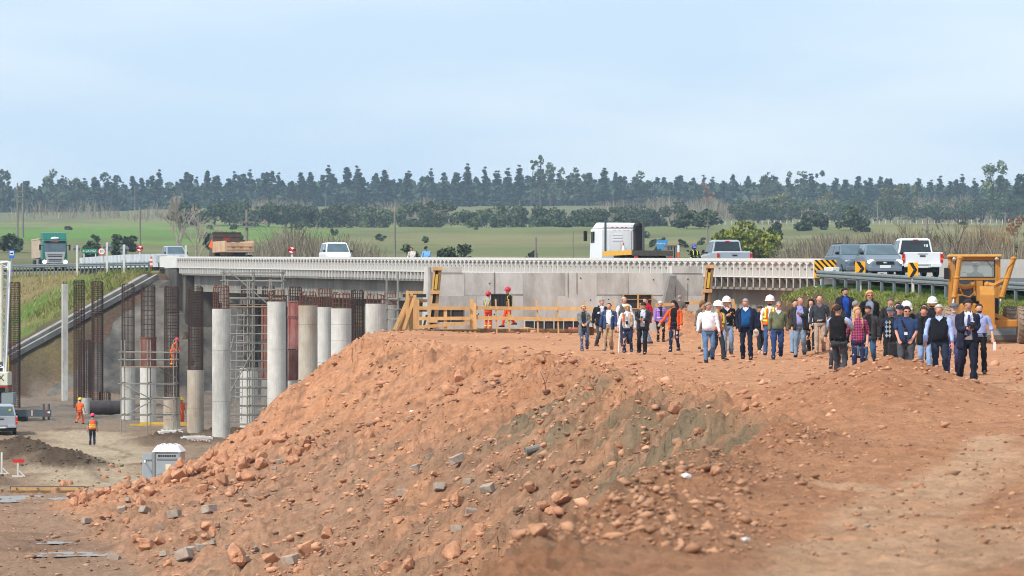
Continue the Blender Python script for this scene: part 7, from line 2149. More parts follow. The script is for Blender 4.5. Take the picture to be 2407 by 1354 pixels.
    if cap:
        cm = cloth(cap); mb = MB(); mb.loft([[hp(q * .100 * math.cos(2 * math.pi * i / 16), -.012 + q * .122 * math.sin(2 * math.pi * i / 16), z) for i in range(16)] for q, z in ((.96, 1.672), (1.04, 1.70), (.98, 1.735), (.6, 1.762), (.1, 1.766))]); mb.build('cap', cm, root, smooth=True)
        mb = MB(); mb.loft([[hp(x * .085, y, z) for x, y, z in ((-1, -.085, 1.680), (-.6, -.165, 1.664), (.6, -.165, 1.664), (1, -.085, 1.680))], [hp(x * .085, y, z) for x, y, z in ((-1, -.085, 1.692), (-.6, -.160, 1.674), (.6, -.160, 1.674), (1, -.085, 1.692))]]); mb.build('cap_peak', cm, root)
    # trousers and shoes
    tm = legs if not isinstance(legs, tuple) else cloth(legs)
    mb = MB(); wl = .82 if woman else 1.0
    trunk(mb, [(.80, .165 * wide, .112, 0), (.90, .172 * wide, .118, 0), (1.02, .160 * wide, .112 + belly * .4, -belly * .3)], 18, None, sd)
    for hpj, kn, ft, q in ((lh, lk, lf, 1), (rh, rk, rf, 2)):
        limb(mb, [hpj + Vector((0, 0, .0)), kn, ft + Vector((0, .005, -.03))], [.094 * wl * wide, .068 * wl, .056 * wl + .006], 12, sd + q, .012)
    mb.build('trousers', tm, root, smooth=True)
    if belt: 
        mb = MB(); trunk(mb, [(.985, .166 * wide, .119 + belly * .4, -belly * .3), (1.022, .166 * wide, .119 + belly * .4, -belly * .3)], 18, None, sd); mb.build('belt', cloth(belt), root)
    sm = cloth(shoes, .6)
    for ft in (lf, rf):
        mb = MB(); z0 = ft.z - .085
        mb.loft([[(ft.x + sx * w_ / 2, ft.y + y, z0 + z) for sx, z in ((-1, .0), (1, .0), (1, tz * .7), (.5, tz), (-.5, tz), (-1, tz * .7))] for y, w_, tz in ((.085, .065, .075), (.03, .085, .10), (-.05, .09, .085), (-.13, .095, .06), (-.19, .06, .04))])
        mb.build('shoe', sm, root, smooth=True)
    # upper clothes
    b = belly; tmt = topm or cloth(top); wz = wide
    hemz = hem if hem is not None else (.93 if not woman else .90)
    wa = .150 if woman else .166
    prof = [(hemz, .172 * wz, .122 + b * .5, -b * .35), (1.04, (wa + .004) * wz, .118 + b, -b * .75), (1.16, (wa + .004) * wz, .120 + b * .8, -b * .6), (1.30, (sw * .96), .122 + b * .2, -.005), (1.385, sw * .98, .108, 0), (1.445, sw * .82, .086, .004), (1.475, .085, .072, .006), (1.505, .064, .062, .006)]
    if hemz < .85: prof = [(hemz, .20 * wz, .15, 0)] + [(.92, .178 * wz, .130 + b * .5, -b * .35)] + prof[1:]
    mb = MB(); trunk(mb, prof, 18, None, sd + 3, lean)
    sl = 'none' if (jacket or sleeves == 'vest') else sleeves
    def sleeve(mb, r0=.066, r1=.052, r2=.042, f=1.0, s_=0):
        for sh, el, wr_, q in ((ls, le, lw, 5), (rs, re, rw, 6)):
            ins = sh + Vector((-sh.x * .22, 0, -.015))
            if f >= 1: pts = [ins, sh + (el - sh) * .12, el, wr_]; rr = [r0 * .9, r0, r1, r2]
            elif f >= .5: pts = [ins, sh + (el - sh) * .12, el, el.lerp(wr_, .35)]; rr = [r0 * .9, r0, r1, r1 * .98]
            else: pts = [ins, sh + (el - sh) * .12, sh.lerp(el, .85)]; rr = [r0 * .9, r0, r1 * 1.12]
            limb(mb, pts, rr, 11, sd + q + s_, .011)
    if sl == 'long': sleeve(mb)
    elif sl == 'short': sleeve(mb, f=.3)
    elif sl == 'three': sleeve(mb, f=.6)
    mb.build('shirt' if sl != 'none' or jacket else 'top', tmt, root, smooth=True)
    if sleeves == 'vest':      # shirt sleeves under a sleeveless pullover or waistcoat
        mb = MB(); sleeve(mb, .064); mb.build('shirt_sleeves', cloth(vest), root, smooth=True)
    if collar:
        mb = MB(); cm = cloth(collar)
        for sg in (-1, 1):
            mb.add([(sg * .004, -.112 + L0(1.4), 1.375), (sg * .062, -.060 + L0(1.48), 1.515), (sg * .066, -.020 + L0(1.5), 1.525), (sg * .075, -.078 + L0(1.45), 1.455), (sg * .004, -.128 + L0(1.4), 1.38), (sg * .066, -.075 + L0(1.5), 1.512), (sg * .072, -.02 + L0(1.5), 1.52), (sg * .08, -.092 + L0(1.45), 1.452)], [(0, 1, 2, 3), (4, 7, 6, 5), (0, 3, 7, 4), (0, 4, 5, 1), (3, 2, 6, 7)])
        mb.add([(-.045, -.100 + L0(1.4), 1.46), (.045, -.100 + L0(1.4), 1.46), (0, -.128 + L0(1.4), 1.36), (-.03, -.07 + L0(1.4), 1.50), (.03, -.07 + L0(1.4), 1.50)], [(0, 2, 1), (0, 1, 4, 3)])
        mb.build('collar', cm, root)
    if tie:
        mb = MB(); y0 = lambda z: -.135 - b + L0(z)
        mb.loft([[(x, y0(z) - .004, z) for x in (-w_, w_)] + [(x, y0(z) - .016, z) for x in (w_, -w_)] for z, w_ in ((1.44, .018), (1.41, .022), (1.25, .034), (1.06, .042), (1.01, .008))]); mb.build('tie', cloth(tie), root)
    if jacket:
        jmm = jm or cloth(jacket); mb = MB()
        pj = [(jhem, .200 * wz, .148 + b * .4, -b * .3), (.95, .196 * wz, .146 + b * .5, -b * .4), (1.10, (wa + .026) * wz, .140 + b * .7, -b * .6), (1.30, sw * 1.02 + .012, .136 + b * .2, 0), (1.39, sw * 1.04 + .004, .122, .002), (1.45, sw * .86, .098, .006), (1.485, .100, .086, .010), (1.515, .080, .076, .012)]
        gp_ = (lambda z: gap * (1.0 if z > 1.2 else .8 + .35 * (1.2 - z))) if gap else None
        trunk(mb, pj, 22, gp_, sd + 7, lean)
        sleeve(mb, .074, .060, .050, 1.0, 9)
        mb.build('jacket', jmm, root, smooth=True)
    if vest and sleeves != 'vest':        # hi-vis waistcoat
        mb = MB(); trunk(mb, [(.92, .190 * wz, .142 + b, -b * .5), (1.12, .182 * wz, .136 + b, -b * .5), (1.30, sw * .99, .135, 0), (1.40, sw * .92, .118, .002), (1.455, sw * .70, .094, .006)], 20, .18, sd + 8, lean)
        vo = mb.build('hi_vis_vest', cloth(vest), root, smooth=True)
        yl = mat('reflective_yellow', srgb(.86, .90, .35), .6, .08, 8)
        for z0, z1 in ((1.04, 1.09), (1.15, 1.195)):
            mb = MB(); trunk(mb, [(z0, .196 * wz, .150 + b, -b * .5), (z1, .196 * wz, .150 + b, -b * .5)], 20, .19, sd, lean); mb.build('reflective_band', yl, vo)
        for sg in (-1, 1):
            mb = MB(); mb.loft([[(sg * x + q, y + L0(z), z) for q in (-.024, .024)] + [(sg * x + q, y - .014 + L0(z), z) for q in (.024, -.024)] for x, y, z in ((.115, -.15 - b, 1.15), (.115, -.148, 1.30), (.112, -.125, 1.41), (.105, -.03, 1.475))]); mb.build('reflective_brace', yl, vo)
    if harness:
        yl = mat('harness_yellow', srgb(.85, .78, .15), .6, .08, 8)
        mb = MB()
        for sg in (-1, 1):
            mb.pipe([(sg * .04, .15, .98), (sg * .05, .15, 1.2), (sg * .115, .12, 1.42), (sg * .115, .0, 1.475), (sg * .11, -.12, 1.40), (sg * .09, -.15, 1.0)], .020, 5)
        mb.build('harness', yl, root)
    if extra:
        extra(root, dict(lw=lw, rw=rw, L0=L0, sd=sd))
    return root

def bands(*rows):      # reflective bands on trousers
    def f(root, S):
        yl = mat('reflective_yellow', srgb(.86, .90, .35), .6, .08, 8)
        for sg in (-1, 1):
            for z in rows:
                mb = MB(); mb.tube((sg * .105, -.01, z), (sg * .105, -.01, z + .05), .078, n=12); mb.build('reflective_band', yl, root)
    return f
def hold(name, M_, m, label, cat):
    """a thing held by someone, at top level"""
    pass
HELD = []
def item(root, pos, build, name, label, cat, rot=0.0):
    """something carried: a thing of its own, placed where the hand is"""
    k = root.scale[0]
    Mx = Matrix.LocRotScale(root.location, root.rotation_euler, root.scale)
    o = thing(name, Mx @ Vector(pos), root.rotation_euler.z + rot, label, cat)
    build(o)
    return o
CAMB = mat('camera_black', srgb(.09, .09, .095), .5, .1, 8)
def b_camera(o):
    MB().box(-.07, .07, -.04, .04, -.05, .05).box(-.03, .03, -.03, .03, .051, .085).build('camera_body', CAMB, o, bevel=.008)
    MB().tube((0, -.042, 0), (0, -.15, -.01), .042, .048, n=12).build('lens', CAMB, o)
def b_mic(o, c1=(.10, .10, .1), c2=(.85, .85, .83), c3=(.15, .15, .15)):
    MB().tube((0, 0, -.12), (0, 0, .02), .017, n=8).build('handle', cloth(c1), o)
    MB().box(-.034, .034, -.034, .034, .021, .085).build('flag_cube', cloth(c2), o)
    mb = MB(); mb.ball((0, 0, .125), (.035, .035, .045), 10, 6); mb.build('windshield', cloth(c3), o, smooth=True)
def b_phone(o):
    MB().box(-.035, .035, -.006, .006, -.07, .07).build('phone_body', CAMB, o); MB().box(-.03, .03, .0065, .008, -.06, .06).build('screen', GLASSD, o)
def b_bag(c):
    def f(o):
        MB().box(-.14, .14, -.05, .05, -.32, -.02).build('pouch', cloth(c), o, bevel=.03)
        MB().pipe([(-.12, 0, -.02), (-.06, 0, .14), (.0, 0, .20), (.06, 0, .14), (.12, 0, -.02)], .012, 5).build('handle', cloth(c), o)
    return f

def spot(u, foot, s=None):
    s = s or (foot - HOR) / 1.62
    p = at(u, foot, s); return Vector((p.x, p.y, HF(p.x, p.y) - .015)), s
def crowd(u, head, foot, label, top, legs, s=None, face=0.0, hh=None, **kw):
    p, s_ = spot(u, foot, s)
    h = (CZ + (HOR - head) / s_) - p.z
    if kw.get('helmet'): h *= .955
    h = hh or max(1.52 if kw.get('woman') else 1.62, min(1.86, h))
    return person(label, p, R(face) - math.atan2(p.x, p.y), h, top, legs, **kw)
N = dict
NAVY = (.13, .14, .20); BLK = (.10, .10, .11); JEAN = (.27, .36, .50); JEANL = (.47, .57, .68); DJ = (.14, .19, .30); WH = (.88, .88, .90); KH = (.66, .56, .44); GRY = (.35, .36, .37); CHAR = (.20, .21, .23)
GHAIR = (.55, .54, .53); WHAIR = (.80, .79, .76); DH = (.14, .12, .11); BLOND = (.78, .64, .42); BRN = (.33, .24, .17)
# left group
o = crowd(1374, 717, 826, 'woman in long grey coat and sunglasses with short blond hair, holding her phone', (.20, .20, .21), JEAN, woman=True, jacket=(.45, .46, .46), jhem=.62, gap=.42, hair=BLOND, hstyle='short', glasses='dark', arms=('belly', 'belly'), stride=.25, shoes=(.40, .26, .18), face=6, look=(8, 8))
item(o, (.22, .05, .95), b_bag((.45, .30, .18)), 'handbag', 'small brown handbag at the side of the woman in the grey coat', 'bag')
crowd(1412, 702, 821, 'grey-haired man in dark navy jacket and white shirt, hands behind, beside the blue blazer', WH, (.27, .28, .29), jacket=(.12, .13, .16), gap=.30, collar=WH, hair=GHAIR, arms=('down', 'back'), stride=-.2, shoes=(.30, .2, .16), face=14, look=(16, 10), s=64)
crowd(1429, 712, 827, 'man in blue blazer, open white shirt and khaki trousers', WH, KH, jacket=(.21, .28, .43), gap=.45, collar=WH, hair=(.25, .19, .16), hstyle='receding', arms=('down', 'down'), stride=.2, shoes=(.27, .31, .37), skin=2, belt=BLK, look=(0, 12))
crowd(1470, 698, 820, 'white-haired man in grey waistcoat over a white shirt', (.33, .34, .34), (.20, .21, .26), sleeves='vest', vest=WH, collar=WH, hair=WHAIR, hstyle='receding', arms=('down', 'pocket'), stride=.25, skin=2, s=63, face=12, look=(30, 6), hem=.95)
def lanyard(root, S):
    MB().pipe([(-.07, -.09, 1.47), (-.03, -.14, 1.30), (0, -.15, 1.16)], .006, 4).pipe([(.07, -.09, 1.47), (.03, -.14, 1.30), (0, -.15, 1.16)], .006, 4).build('lanyard', cloth(BLK), root)
    MB().box(-.045, .045, -.20, -.15, 1.04, 1.16).build('camera_case', CAMB, root, bevel=.01)
    for sg, cs in ((-1, ((.80, .45, .22), (.86, .34, .16), (.62, .60, .55))), (1, ((.82, .58, .28), (.66, .52, .40), (.70, .62, .52)))):
        for i, c in enumerate(cs):
            z1 = 1.44 - i * .16; mb = MB(); mb.loft([[(sg * x, y, z) for x in (.085, .155)] + [(sg * x, y - .02, z) for x in (.155, .085)] for z, y in ((z1 - .155, -.125), (z1 - .06, -.128), (z1, -.12))]); mb.build('patch', cloth(c), root)
o = crowd(1476, 716, 830, 'blond woman with sunglasses, patchwork vest and white walking stick', WH, DJ, woman=True, wide=1.12, hair=(.82, .74, .56), hstyle='curly', glasses='dark', arms=('side', 'down'), stride=.12, shoes=(.2, .24, .32), extra=lanyard, look=(14, 0))
item(o, (-.31, -.12, .0), lambda q: MB().tube((0, 0, 0), (.04, .0, .98), .020, n=8).tube((.04, .0, .98), (-.06, 0, 1.0), .022, n=8).build('stick', WSIGN, q), 'walking_stick', 'white walking stick held by the blond woman in the patchwork vest', 'walking stick')
o = crowd(1509, 709, 835, 'man in black leather jacket looking down at his phone', (.80, .82, .88), (.13, .13, .15), jacket=(.11, .11, .12), jm=mat('black_leather', srgb(.11, .11, .12), .4, .2, 7, .3, 20), gap=.36, collar=(.8, .82, .88), hair=DH, hstyle='full', arms=('phone', 'phone'), stride=-.18, look=(0, 28))
item(o, (0, -.36, 1.20), b_phone, 'phone', 'phone held by the man in the black leather jacket', 'phone')
crowd(1521, 698, 820, 'man in dark red jacket turned sideways behind the leather jacket', (.58, .12, .16), JEANL, hair=DH, arms=('back', 'side'), jacket=(.60, .11, .16), gap=None, s=62, face=-60, look=(-10, 8), stride=.1, shoes=(.3, .2, .15))
def scarf(root, S):
    mb = MB(); trunk(mb, [(1.44, .11, .10, .0), (1.51, .080, .078, .004)], 14, None, 1); mb.loft([[(x, y, z) for x in (-w_, w_)] + [(x, y - .03, z) for x in (w_, -w_)] for z, w_, y in ((1.46, .03, -.10), (1.35, .04, -.13), (1.20, .05, -.14), (1.10, .035, -.14))]); mb.build('scarf', cloth((.12, .12, .17)), root)
    for z in (1.335, 1.05): 
        mb = MB(); trunk(mb, [(z, .180, .138, 0), (z + .025, .180, .138, 0)], 18, None, 3); mb.build('stripe', cloth((.80, .74, .86)), root)
crowd(1553, 708, 816, 'old white-haired woman in lilac sweater with black neck scarf', (.60, .46, .76), BLK, woman=True, wide=1.12, hair=WHAIR, hstyle='bob', arms=('down', 'down'), stride=.1, extra=scarf, s=60.5, hem=.86, face=-4, look=(-6, 4))
crowd(1586, 706, 827, 'woman in orange cardigan and black top with long black hair, reaching sideways', (.10, .10, .11), DJ, woman=True, jacket=(.85, .36, .16), gap=.62, jhem=.76, hair=(.09, .08, .08), hstyle='long', arms=('reach', 'down'), stride=.15, shoes=(.12, .13, .18), face=-18, look=(-38, 5))
o = crowd(1600, 699, 812, 'grey-haired man in small-checked shirt seen from behind the orange cardigan', (.36, .33, .32), (.38, .41, .44), topm=plaid('grey_check', srgb(.45, .42, .41), srgb(.22, .20, .20), srgb(.25, .23, .23), 30, 26), hair=GHAIR, s=58, face=150, arms=('down', 'side'), stride=.15)
# middle group
crowd(1649, 708, 832, 'brown-haired woman in beige lace cardigan walking in profile', (.66, .58, .50), (.66, .58, .48), woman=True, jacket=(.42, .38, .34), gap=.6, jhem=.66, hair=(.46, .34, .24), hstyle='curly', s=68, face=40, arms=('down', 'down'), stride=.3, shoes=(.36, .24, .18))
crowd(1667, 711, 853, 'grey-haired man in plain white shirt and blue jeans looking sideways', (.91, .90, .95), (.36, .47, .62), hair=GHAIR, collar=(.9, .9, .94), arms=('side', 'down'), stride=.22, belly=.03, belt=BLK, skin=1, look=(38, 4), wide=1.06)
crowd(1684, 706, 851, 'worker in white hard hat and yellow-orange hi-vis vest behind the white shirt', (.62, .58, .55), CHAR, helmet=HELM_W, vest=(.93, .42, .24), hair=None, s=80, face=35, arms=('down', 'down'), stride=-.3, look=(20, 0))
def badge(root, S):
    MB().tube((.095, -.135, 1.33), (.095, -.145, 1.33), .022, n=8).build('badge', mat('yellow_sticker', srgb(.82, .72, .2)), root)
crowd(1711, 695, 834, 'man in white hard hat and black sweater gesturing with one hand at his chest', (.10, .10, .11), JEANL, helmet=HELM_W, hair=DH, collar=(.80, .74, .80), arms=('chest', 'pocket'), stride=.12, extra=badge, s=72, shoes=(.30, .22, .18), look=(-14, 0))
o = crowd(1756, 701, 848, 'stout grey-haired man in bright blue sweater under an open navy jacket', (.10, .30, .50), (.10, .14, .22), jacket=(.12, .14, .22), gap=.62, collar=(.82, .82, .88), hair=(.62, .61, .61), arms=('pocket', 'down'), belly=.05, wide=1.06, stride=-.1, skin=2, look=(-6, 18))
item(o, (.27, -.10, .86), lambda q: MB().ball((0, 0, -.10), (.085, .05, .12), 12, 7).box(-.07, .03, -.09, -.04, -.06, -.02).build('hat', cloth((.80, .74, .68)), q), 'cap', 'pale cap dangling from the hand of the stout man in blue', 'cap')
crowd(1786, 717, 833, 'dark-haired man in navy sweater looking down, with white trainers', (.13, .14, .22), (.17, .18, .20), hair=(.20, .16, .14), s=70, face=20, arms=('down', 'pocket'), stride=.35, shoes=(.85, .84, .82), look=(0, 35))
crowd(1809, 693, 838, 'man in white hard hat and orange hi-vis vest with rolled white sleeves', WH, (.24, .33, .48), helmet=HELM_W, vest=(.95, .45, .10), sleeves='three', collar=WH, hair=DH, s=73, arms=('pocket', 'down'), stride=.25, skin=1, beard=(.3, .22, .18))
crowd(1826, 709, 845, 'man in olive green sweater and sunglasses', (.41, .43, .33), (.17, .25, .42), hair=GHAIR, glasses='dark', collar=(.78, .80, .84), arms=('down', 'down'), stride=.3, belly=.02, hem=.92, skin=2)
crowd(1866, 701, 832, 'short-haired man in brown jacket mostly hidden behind the blue shirt', (.30, .22, .17), (.50, .58, .68), hair=DH, s=69, face=20, arms=('down', 'down'), stride=.2, jacket=(.32, .24, .18), gap=.2)
crowd(1881, 699, 842, 'balding man in charcoal jacket and blue shirt pointing with his hand', (.56, .58, .78), (.46, .53, .60), jacket=(.20, .20, .205), gap=.46, collar=(.58, .6, .8), hair=(.62, .61, .6), hstyle='fringe', glasses='clear', arms=('pocket', 'chest'), stride=.2, belly=.03, belt=BLK, look=(32, 0), skin=2)
crowd(1908, 696, 832, 'black-haired woman in dark blue jacket over white top', (.86, .84, .84), (.13, .14, .15), woman=True, jacket=(.14, .18, .27), gap=.4, hair=(.09, .08, .09), hstyle='long', s=69, face=-6, arms=('down', 'down'), stride=-.2)
o = crowd(1928, 693, 842, 'smiling man in dark grey zip sweater and beige trousers', (.23, .25, .27), (.66, .58, .51), hair=(.22, .17, .14), hstyle='receding', arms=('down', 'down'), stride=.22, shoes=(.40, .27, .20), beard=None, hem=.93, collar=(.5, .40, .42))
item(o, (.27, -.08, .70), b_phone, 'phone', 'dark phone in the hand of the man in the grey zip sweater', 'phone', .4)
# right group
def camvid(root, S):
    pass
o = crowd(1974, 720, 900, 'balding cameraman in black vest seen from behind', (.105, .10, .115), (.24, .25, .27), sleeves='vest', vest=(.62, .68, .84), hair=(.16, .13, .12), hstyle='short', face=168, arms=('up', 'up'), stride=-.22, shoes=(.75, .75, .76), wide=1.05, skin=1)
item(o, (.14, -.32, 1.52), lambda q: MB().box(-.07, .07, -.25, .2, -.09, .09).tube((0, -.25, 0), (0, -.4, 0), .05, .06, n=10).build('video_camera', CAMB, q), 'video_camera', 'black video camera on the shoulder of the cameraman in the black vest', 'camera')
crowd(1963, 719, 884, 'curly brown-haired person hidden behind the cameraman', (.35, .33, .32), (.3, .3, .32), woman=True, hair=(.56, .36, .20), hstyle='wild', s=92, arms=('down', 'down'), hh=1.64)
crowd(1986, 698, 845, 'dark-haired bearded man in bright blue shirt and dark jacket with red stripe', (.15, .31, .68), (.2, .22, .28), jacket=(.14, .14, .20), gap=.5, hair=DH, hstyle='full', s=75, face=25, arms=('down', 'down'), stride=.2, look=(25, 0), beard=(.45, .42, .4), hh=1.80)
crowd(2009, 708, 850, 'grey-haired man in light blue denim shirt turned away', (.36, .52, .74), (.35, .42, .52), hair=GHAIR, hstyle='full', s=78, face=120, arms=('down', 'down'), hh=1.72)
crowd(2042, 691, 845, 'curly blond man with sunglasses and black jacket', (.52, .53, .60), (.2, .22, .28), jacket=(.11, .11, .115), gap=.5, hair=(.80, .62, .40), hstyle='wild', glasses='dark', s=76, face=-6, arms=('down', 'down'), stride=.2, skin=2, hh=1.90)
o = crowd(2019, 722, 884, 'young woman with long blond hair in pink and navy plaid shirt', (.5, .2, .3), (.14, .19, .31), woman=True, topm=plaid('pink_plaid', srgb(.74, .27, .44), srgb(.14, .11, .22), srgb(.17, .12, .24), 17, 15), hair=(.76, .60, .40), hstyle='long', sleeves='three', arms=('side', 'pocket'), stride=.18, look=(18, -4), hem=.88, shoes=(.2, .24, .34), face=6)
item(o, (-.34, -.18, .80), lambda q: b_mic(q, (.12, .2, .4), (.85, .86, .88), (.85, .22, .18)), 'microphone', 'microphone with red, white and blue foam held by the young woman in plaid', 'microphone', 0).rotation_euler.y = -2.3
crowd(2045, 726, 878, 'man in dark leather jacket looking down beside the woman in plaid', (.12, .12, .13), (.25, .36, .48), jacket=(.24, .23, .23), gap=.35, hair=DH, s=94, face=-14, arms=('down', 'down'), stride=.3, look=(-18, 25), shoes=(.36, .24, .17), skin=1)
crowd(2089, 700, 844, 'grey-haired smiling man in plain black jacket', (.70, .68, .70), (.18, .18, .2), jacket=(.17, .17, .175), gap=.2, collar=(.75, .72, .72), hair=(.36, .33, .31), hstyle='full', s=77, arms=('down', 'down'), stride=.2, wide=1.05)
crowd(2111, 709, 850, 'dark-haired man in navy top behind the white hard hat', (.18, .20, .30), (.2, .22, .28), hair=DH, s=80, arms=('down', 'down'), hh=1.72)
crowd(2130, 706, 868, 'man in tilted white hard hat and black jacket with a yellow badge', (.12, .12, .125), (.22, .24, .28), helmet=HELM_W, hair=None, s=90, face=30, arms=('down', 'down'), stride=.25, extra=badge, look=(20, 18))
def argyle(root, S):
    for i in range(4):
        for j, x in enumerate((-.09, -.01)):
            z = 1.36 - i * .115; mb = MB(); mb.prism([(x - .038, z), (x, z - .056), (x + .038, z), (x, z + .056)], -.152, -.138)
            mb.build('diamond', cloth([(.55, .62, .72), (.62, .60, .58)][j]), root)
crowd(2095, 731, 876, 'man in grey flat cap and argyle sweater with grey goatee', (.15, .16, .20), (.12, .12, .13), cap=(.36, .37, .39), hair=(.5, .48, .46), beard=(.55, .52, .5), s=98, arms=('down', 'down'), stride=.2, extra=argyle, wide=1.05, jacket=None, hh=1.60)
crowd(2111, 727, 872, 'man in navy baseball cap behind the argyle sweater', (.22, .23, .30), (.18, .18, .2), cap=(.17, .19, .28), hair=DH, s=95, arms=('down', 'down'), hh=1.62)
def strap(root, S):
    MB().pipe([(-.12, -.03, 1.47), (-.05, -.16, 1.30), (.08, -.175, 1.10), (.17, -.10, .98)], .022, 5).build('bag_strap', cloth((.12, .12, .13)), root)
o = crowd(2129, 731, 894, 'broad man in navy polo shirt and sunglasses holding a black microphone', (.17, .24, .38), (.30, .31, .33), sleeves='short', hair=DH, hstyle='full', glasses='dark', arms=('hold', 'hold'), stride=.15, wide=1.16, belly=.05, extra=strap, look=(30, 0), skin=2, hem=.88, face=4)
item(o, (.02, -.40, 1.06), b_mic, 'microphone', 'black microphone with a white cube held by the man in the navy polo', 'microphone')
item(o, (-.27, .02, .92), b_bag((.20, .20, .21)), 'camera_bag', 'dark shoulder bag hanging beside the man in the navy polo', 'bag', .3)
crowd(2175, 729, 887, 'dark-haired man in black jacket, faded jeans and tan boots', (.14, .14, .15), (.52, .62, .76), jacket=(.13, .13, .135), gap=.15, hair=(.24, .20, .18), hstyle='full', arms=('down', 'down'), stride=-.3, shoes=(.70, .52, .32), s=102, face=-4, skin=2)
crowd(2187, 695, 850, 'bearded man in white hard hat and dark clothes', (.13, .13, .15), (.2, .2, .22), helmet=HELM_W, beard=(.14, .11, .10), hair=DH, s=80, arms=('down', 'down'), stride=.2, hh=1.82)
crowd(2174, 710, 852, 'man with dark hair and pale-sleeved jacket hidden behind the bearded man', (.17, .19, .26), (.2, .2, .24), hair=DH, s=80, arms=('down', 'down'), hh=1.70)
crowd(2212, 716, 893, 'white-haired man in black sleeveless pullover and light blue shirt', (.105, .11, .14), (.16, .20, .28), sleeves='vest', vest=(.64, .72, .92), collar=(.70, .77, .93), hair=(.74, .71, .67), hstyle='full', arms=('side', 'down'), stride=.12, belly=.045, wide=1.1, skin=2, hem=.92)
crowd(2238, 714, 887, 'old man in grey flat cap and lilac shirt with grey beard', (.56, .53, .62), (.25, .25, .42), cap=(.37, .40, .43), hair=(.6, .58, .56), beard=(.68, .65, .62), s=102, arms=('down', 'down'), stride=.25, wide=1.05)
o = crowd(2272, 704, 904, 'tall man in dark navy suit and blue tie holding a camera at his chest', (.84, .83, .88), (.11, .12, .18), jacket=(.135, .15, .22), gap=.40, collar=(.86, .86, .9), tie=(.22, .30, .50), hair=(.16, .13, .12), hstyle='full', glasses='clear', arms=('phone', 'phone'), stride=-.28, jhem=.74, look=(4, 0), skin=1)
item(o, (.02, -.36, 1.21), b_camera, 'camera', 'black camera in the hands of the man in the navy suit', 'camera')
o = crowd(2303, 714, 886, 'bearded young man in light blue shirt with rolled sleeves and black trousers', (.62, .66, .84), BLK, sleeves='three', hair=DH, beard=(.22, .16, .13), collar=(.64, .68, .86), arms=('down', 'side'), stride=-.25, belt=(.2, .18, .16), s=101, shoes=(.32, .27, .22))
item(o, (.35, -.12, .74), lambda q: MB().box(-.03, .03, -.1, .1, -.14, .06).build('sheet', WSIGN, q), 'notebook', 'folded white paper in the hand of the man in light blue', 'paper')

# workers on the platform by the wall
def at_place(u, foot, s, zf=None):
    p = at(u, foot, s); p.z = zf if zf is not None else p.z; return p
ORW = (.93, .32, .14)
person('worker in red hard hat, grey shirt, orange trousers and yellow harness, back turned', at_place(1147, 776, 51.4), R(172), 1.70, (.62, .63, .64), ORW, helmet=HELM_R, hair=DH, arms=('up', 'hold'), sleeves='short', harness=True, extra=bands(.18, .48), belt=(.3, .3, .24))
person('worker in red hard hat, black shirt and orange trousers holding the dark form panel', at_place(1196, 770, 51.4), R(-58), 1.78, (.10, .10, .11), ORW, helmet=HELM_R, hair=DH, arms=('up', 'up'), harness=True, extra=bands(.20, .50), stride=.35, belt=(.3, .3, .24), lean=-.05)
stp = at_place(1172, 781, 51.4); g_ = H(stp.x, stp.y)
so = thing('trestle_deck', (stp.x, stp.y, min(g_, at(0, 779, 51.4).z)), 0, 'low plank deck under the two workers in red hard hats', 'platform')
MB().box(-.9, .9, -.35, .4, 0, max(.05, at(0, 776.3, 51.4).z - so.location.z)).build('deck', TIMBD, so)
# workers on the low site
p = at(217, 1047, 42.7); p.z = HF(p.x, p.y) - .01
person('man walking away in orange vest, teal shirt and pink-red hard hat on the muddy track', p, R(178), 1.72, (.16, .52, .56), (.13, .16, .24), helmet=HELM_P, hair=DH, vest=(.93, .38, .26), sleeves='short', arms=('down', 'down'), stride=-.18, skin=1)
p = at(187, 1006, 36.0); p.z = HF(p.x, p.y) - .01
person('worker in orange overalls and yellow hard hat walking past the short column stub', p, R(165), 1.70, (.93, .42, .18), (.93, .40, .16), helmet=HELM_Y, hair=DH, arms=('side', 'side'), stride=.35, sleeves='short', skin=1)
p = at(427, 1000, 36.6); p.z = HF(p.x, p.y) - .01
person('worker in orange overalls and yellow hard hat standing beside the rust-streaked column', p, R(60), 1.72, (.92, .40, .16), (.90, .36, .14), helmet=HELM_Y, hair=DH, arms=('down', 'down'), extra=bands(.16, .46), skin=1)
p = at(405, 863, 38.9); p.z = at(0, 862.3, 39.3).z
person('worker in orange overalls and red hard hat bending on the low scaffold deck', p, R(75), 1.66, (.94, .40, .16), (.93, .38, .14), helmet=HELM_R, hair=DH, arms=('bend', 'bend'), lean=-.42, extra=bands(.16, .46), skin=1, look=(0, 18))
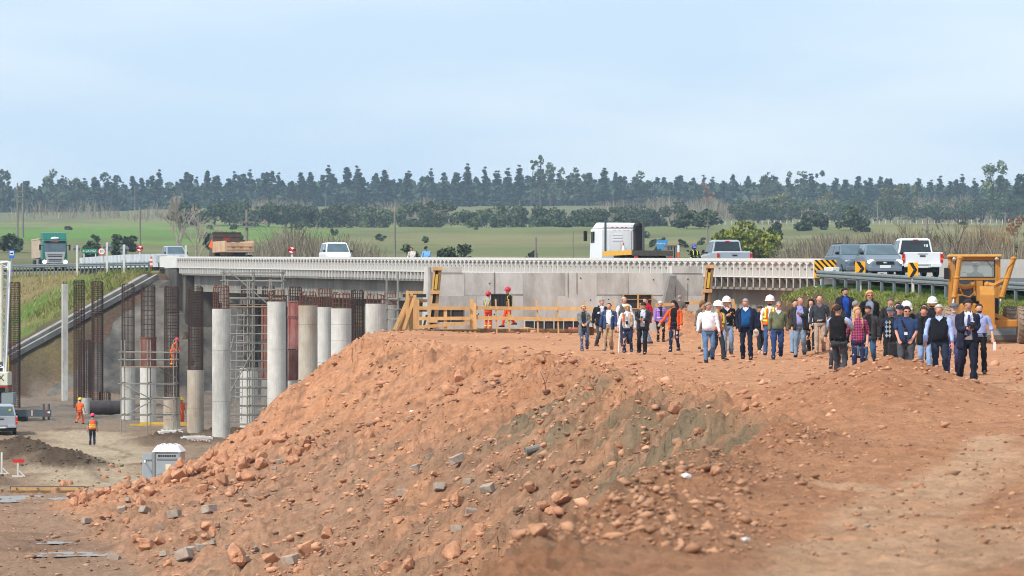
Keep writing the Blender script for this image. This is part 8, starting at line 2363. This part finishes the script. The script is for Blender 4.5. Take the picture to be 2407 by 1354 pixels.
# onlookers leaning on the parapet
for u, lab, c, hr in ((971, 'onlooker in pale shirt leaning on the bridge parapet', (.78, .75, .72), BRN), (1004, 'onlooker in light blue shirt and dark cap leaning on the bridge parapet', (.45, .65, .88), DH)):
    t = lane(u, -.55); q = bw(t, -.55, float(road_z(np.array(t))) - .16)
    person(lab, q, R(-36), 1.62 if u < 990 else 1.66, c, DJ, hair=hr, arms=('lean', 'lean'), lean=-.12, sleeves='long', wide=1.15, belly=.03, cap=None if u < 990 else (.16, .16, .18), glasses='dark', look=(0, 14))
# motorcyclist
t = lane(1630, -4.2); q = bw(t, -4.2, float(road_z(np.array(t))))
mc = thing('motorcycle', q, R(16), 'dark motorcycle on the bridge behind the parapet', 'motorcycle')
for yy in (-.65, .65):
    wheel(mc, 0, yy, .30, .12)
MB().beam((0, -.6, .35), (0, -.35, .95), .05, .06).beam((0, -.35, .80), (0, .6, .55), .16, .18).build('frame', PLAST, mc)
mb = MB(); mb.ball((0, -.08, .84), (.15, .30, .14), 12, 6); mb.build('tank', DGREY, mc, smooth=True)
MB().box(-.12, .12, .15, .7, .74, .82).build('seat', PLAST, mc, bevel=.03)
MB().pipe([(-.38, -.25, 1.02), (-.15, -.38, .98), (.15, -.38, .98), (.38, -.25, 1.02)], .018, 6).build('handlebar', PLAST, mc)
for sg in (-1, 1):
    MB().tube((sg * .30, -.32, 1.0), (sg * .40, -.34, 1.22), .010, n=5).box(sg * .42 - .06, sg * .42 + .06, -.36, -.34, 1.18, 1.26).build('mirror', PLAST, mc)
mr_ = person('motorcyclist in blue helmet and hi-vis straps over black', Vector(q) + Vector((0, 0, -.18)), R(16), 1.70, (.10, .10, .11), (.12, .13, .16), hair=None, arms=('lean', 'lean'), stride=.1, vest=(.16, .17, .18), hstyle='bald')
mb = MB(); mb.ball((0, 0, 1.66), (.135, .155, .15), 14, 9); mb.build('helmet', mat('blue_helmet', srgb(.25, .27, .62), .3, .1, 5), mr_, smooth=True)
mb = MB(); mb.ball((0, -.06, 1.63), (.11, .11, .055), 12, 5); mb.build('visor', mat('grey_visor', srgb(.72, .72, .76), .2, .05, 5), mr_, smooth=True)
# grader driver
dm_ = GG.matrix_basis @ Vector((gx(2303), yc + .55, gz(612) - 1.58))
person('grader driver in brown jacket seated behind the windscreen', dm_, R(-5), 1.72, (.36, .30, .24), (.3, .28, .27), hair=(.4, .35, .3), jacket=(.38, .32, .26), gap=.2, arms=('lean', 'lean'), cap=(.4, .34, .28))
bpy.context.view_layer.update()
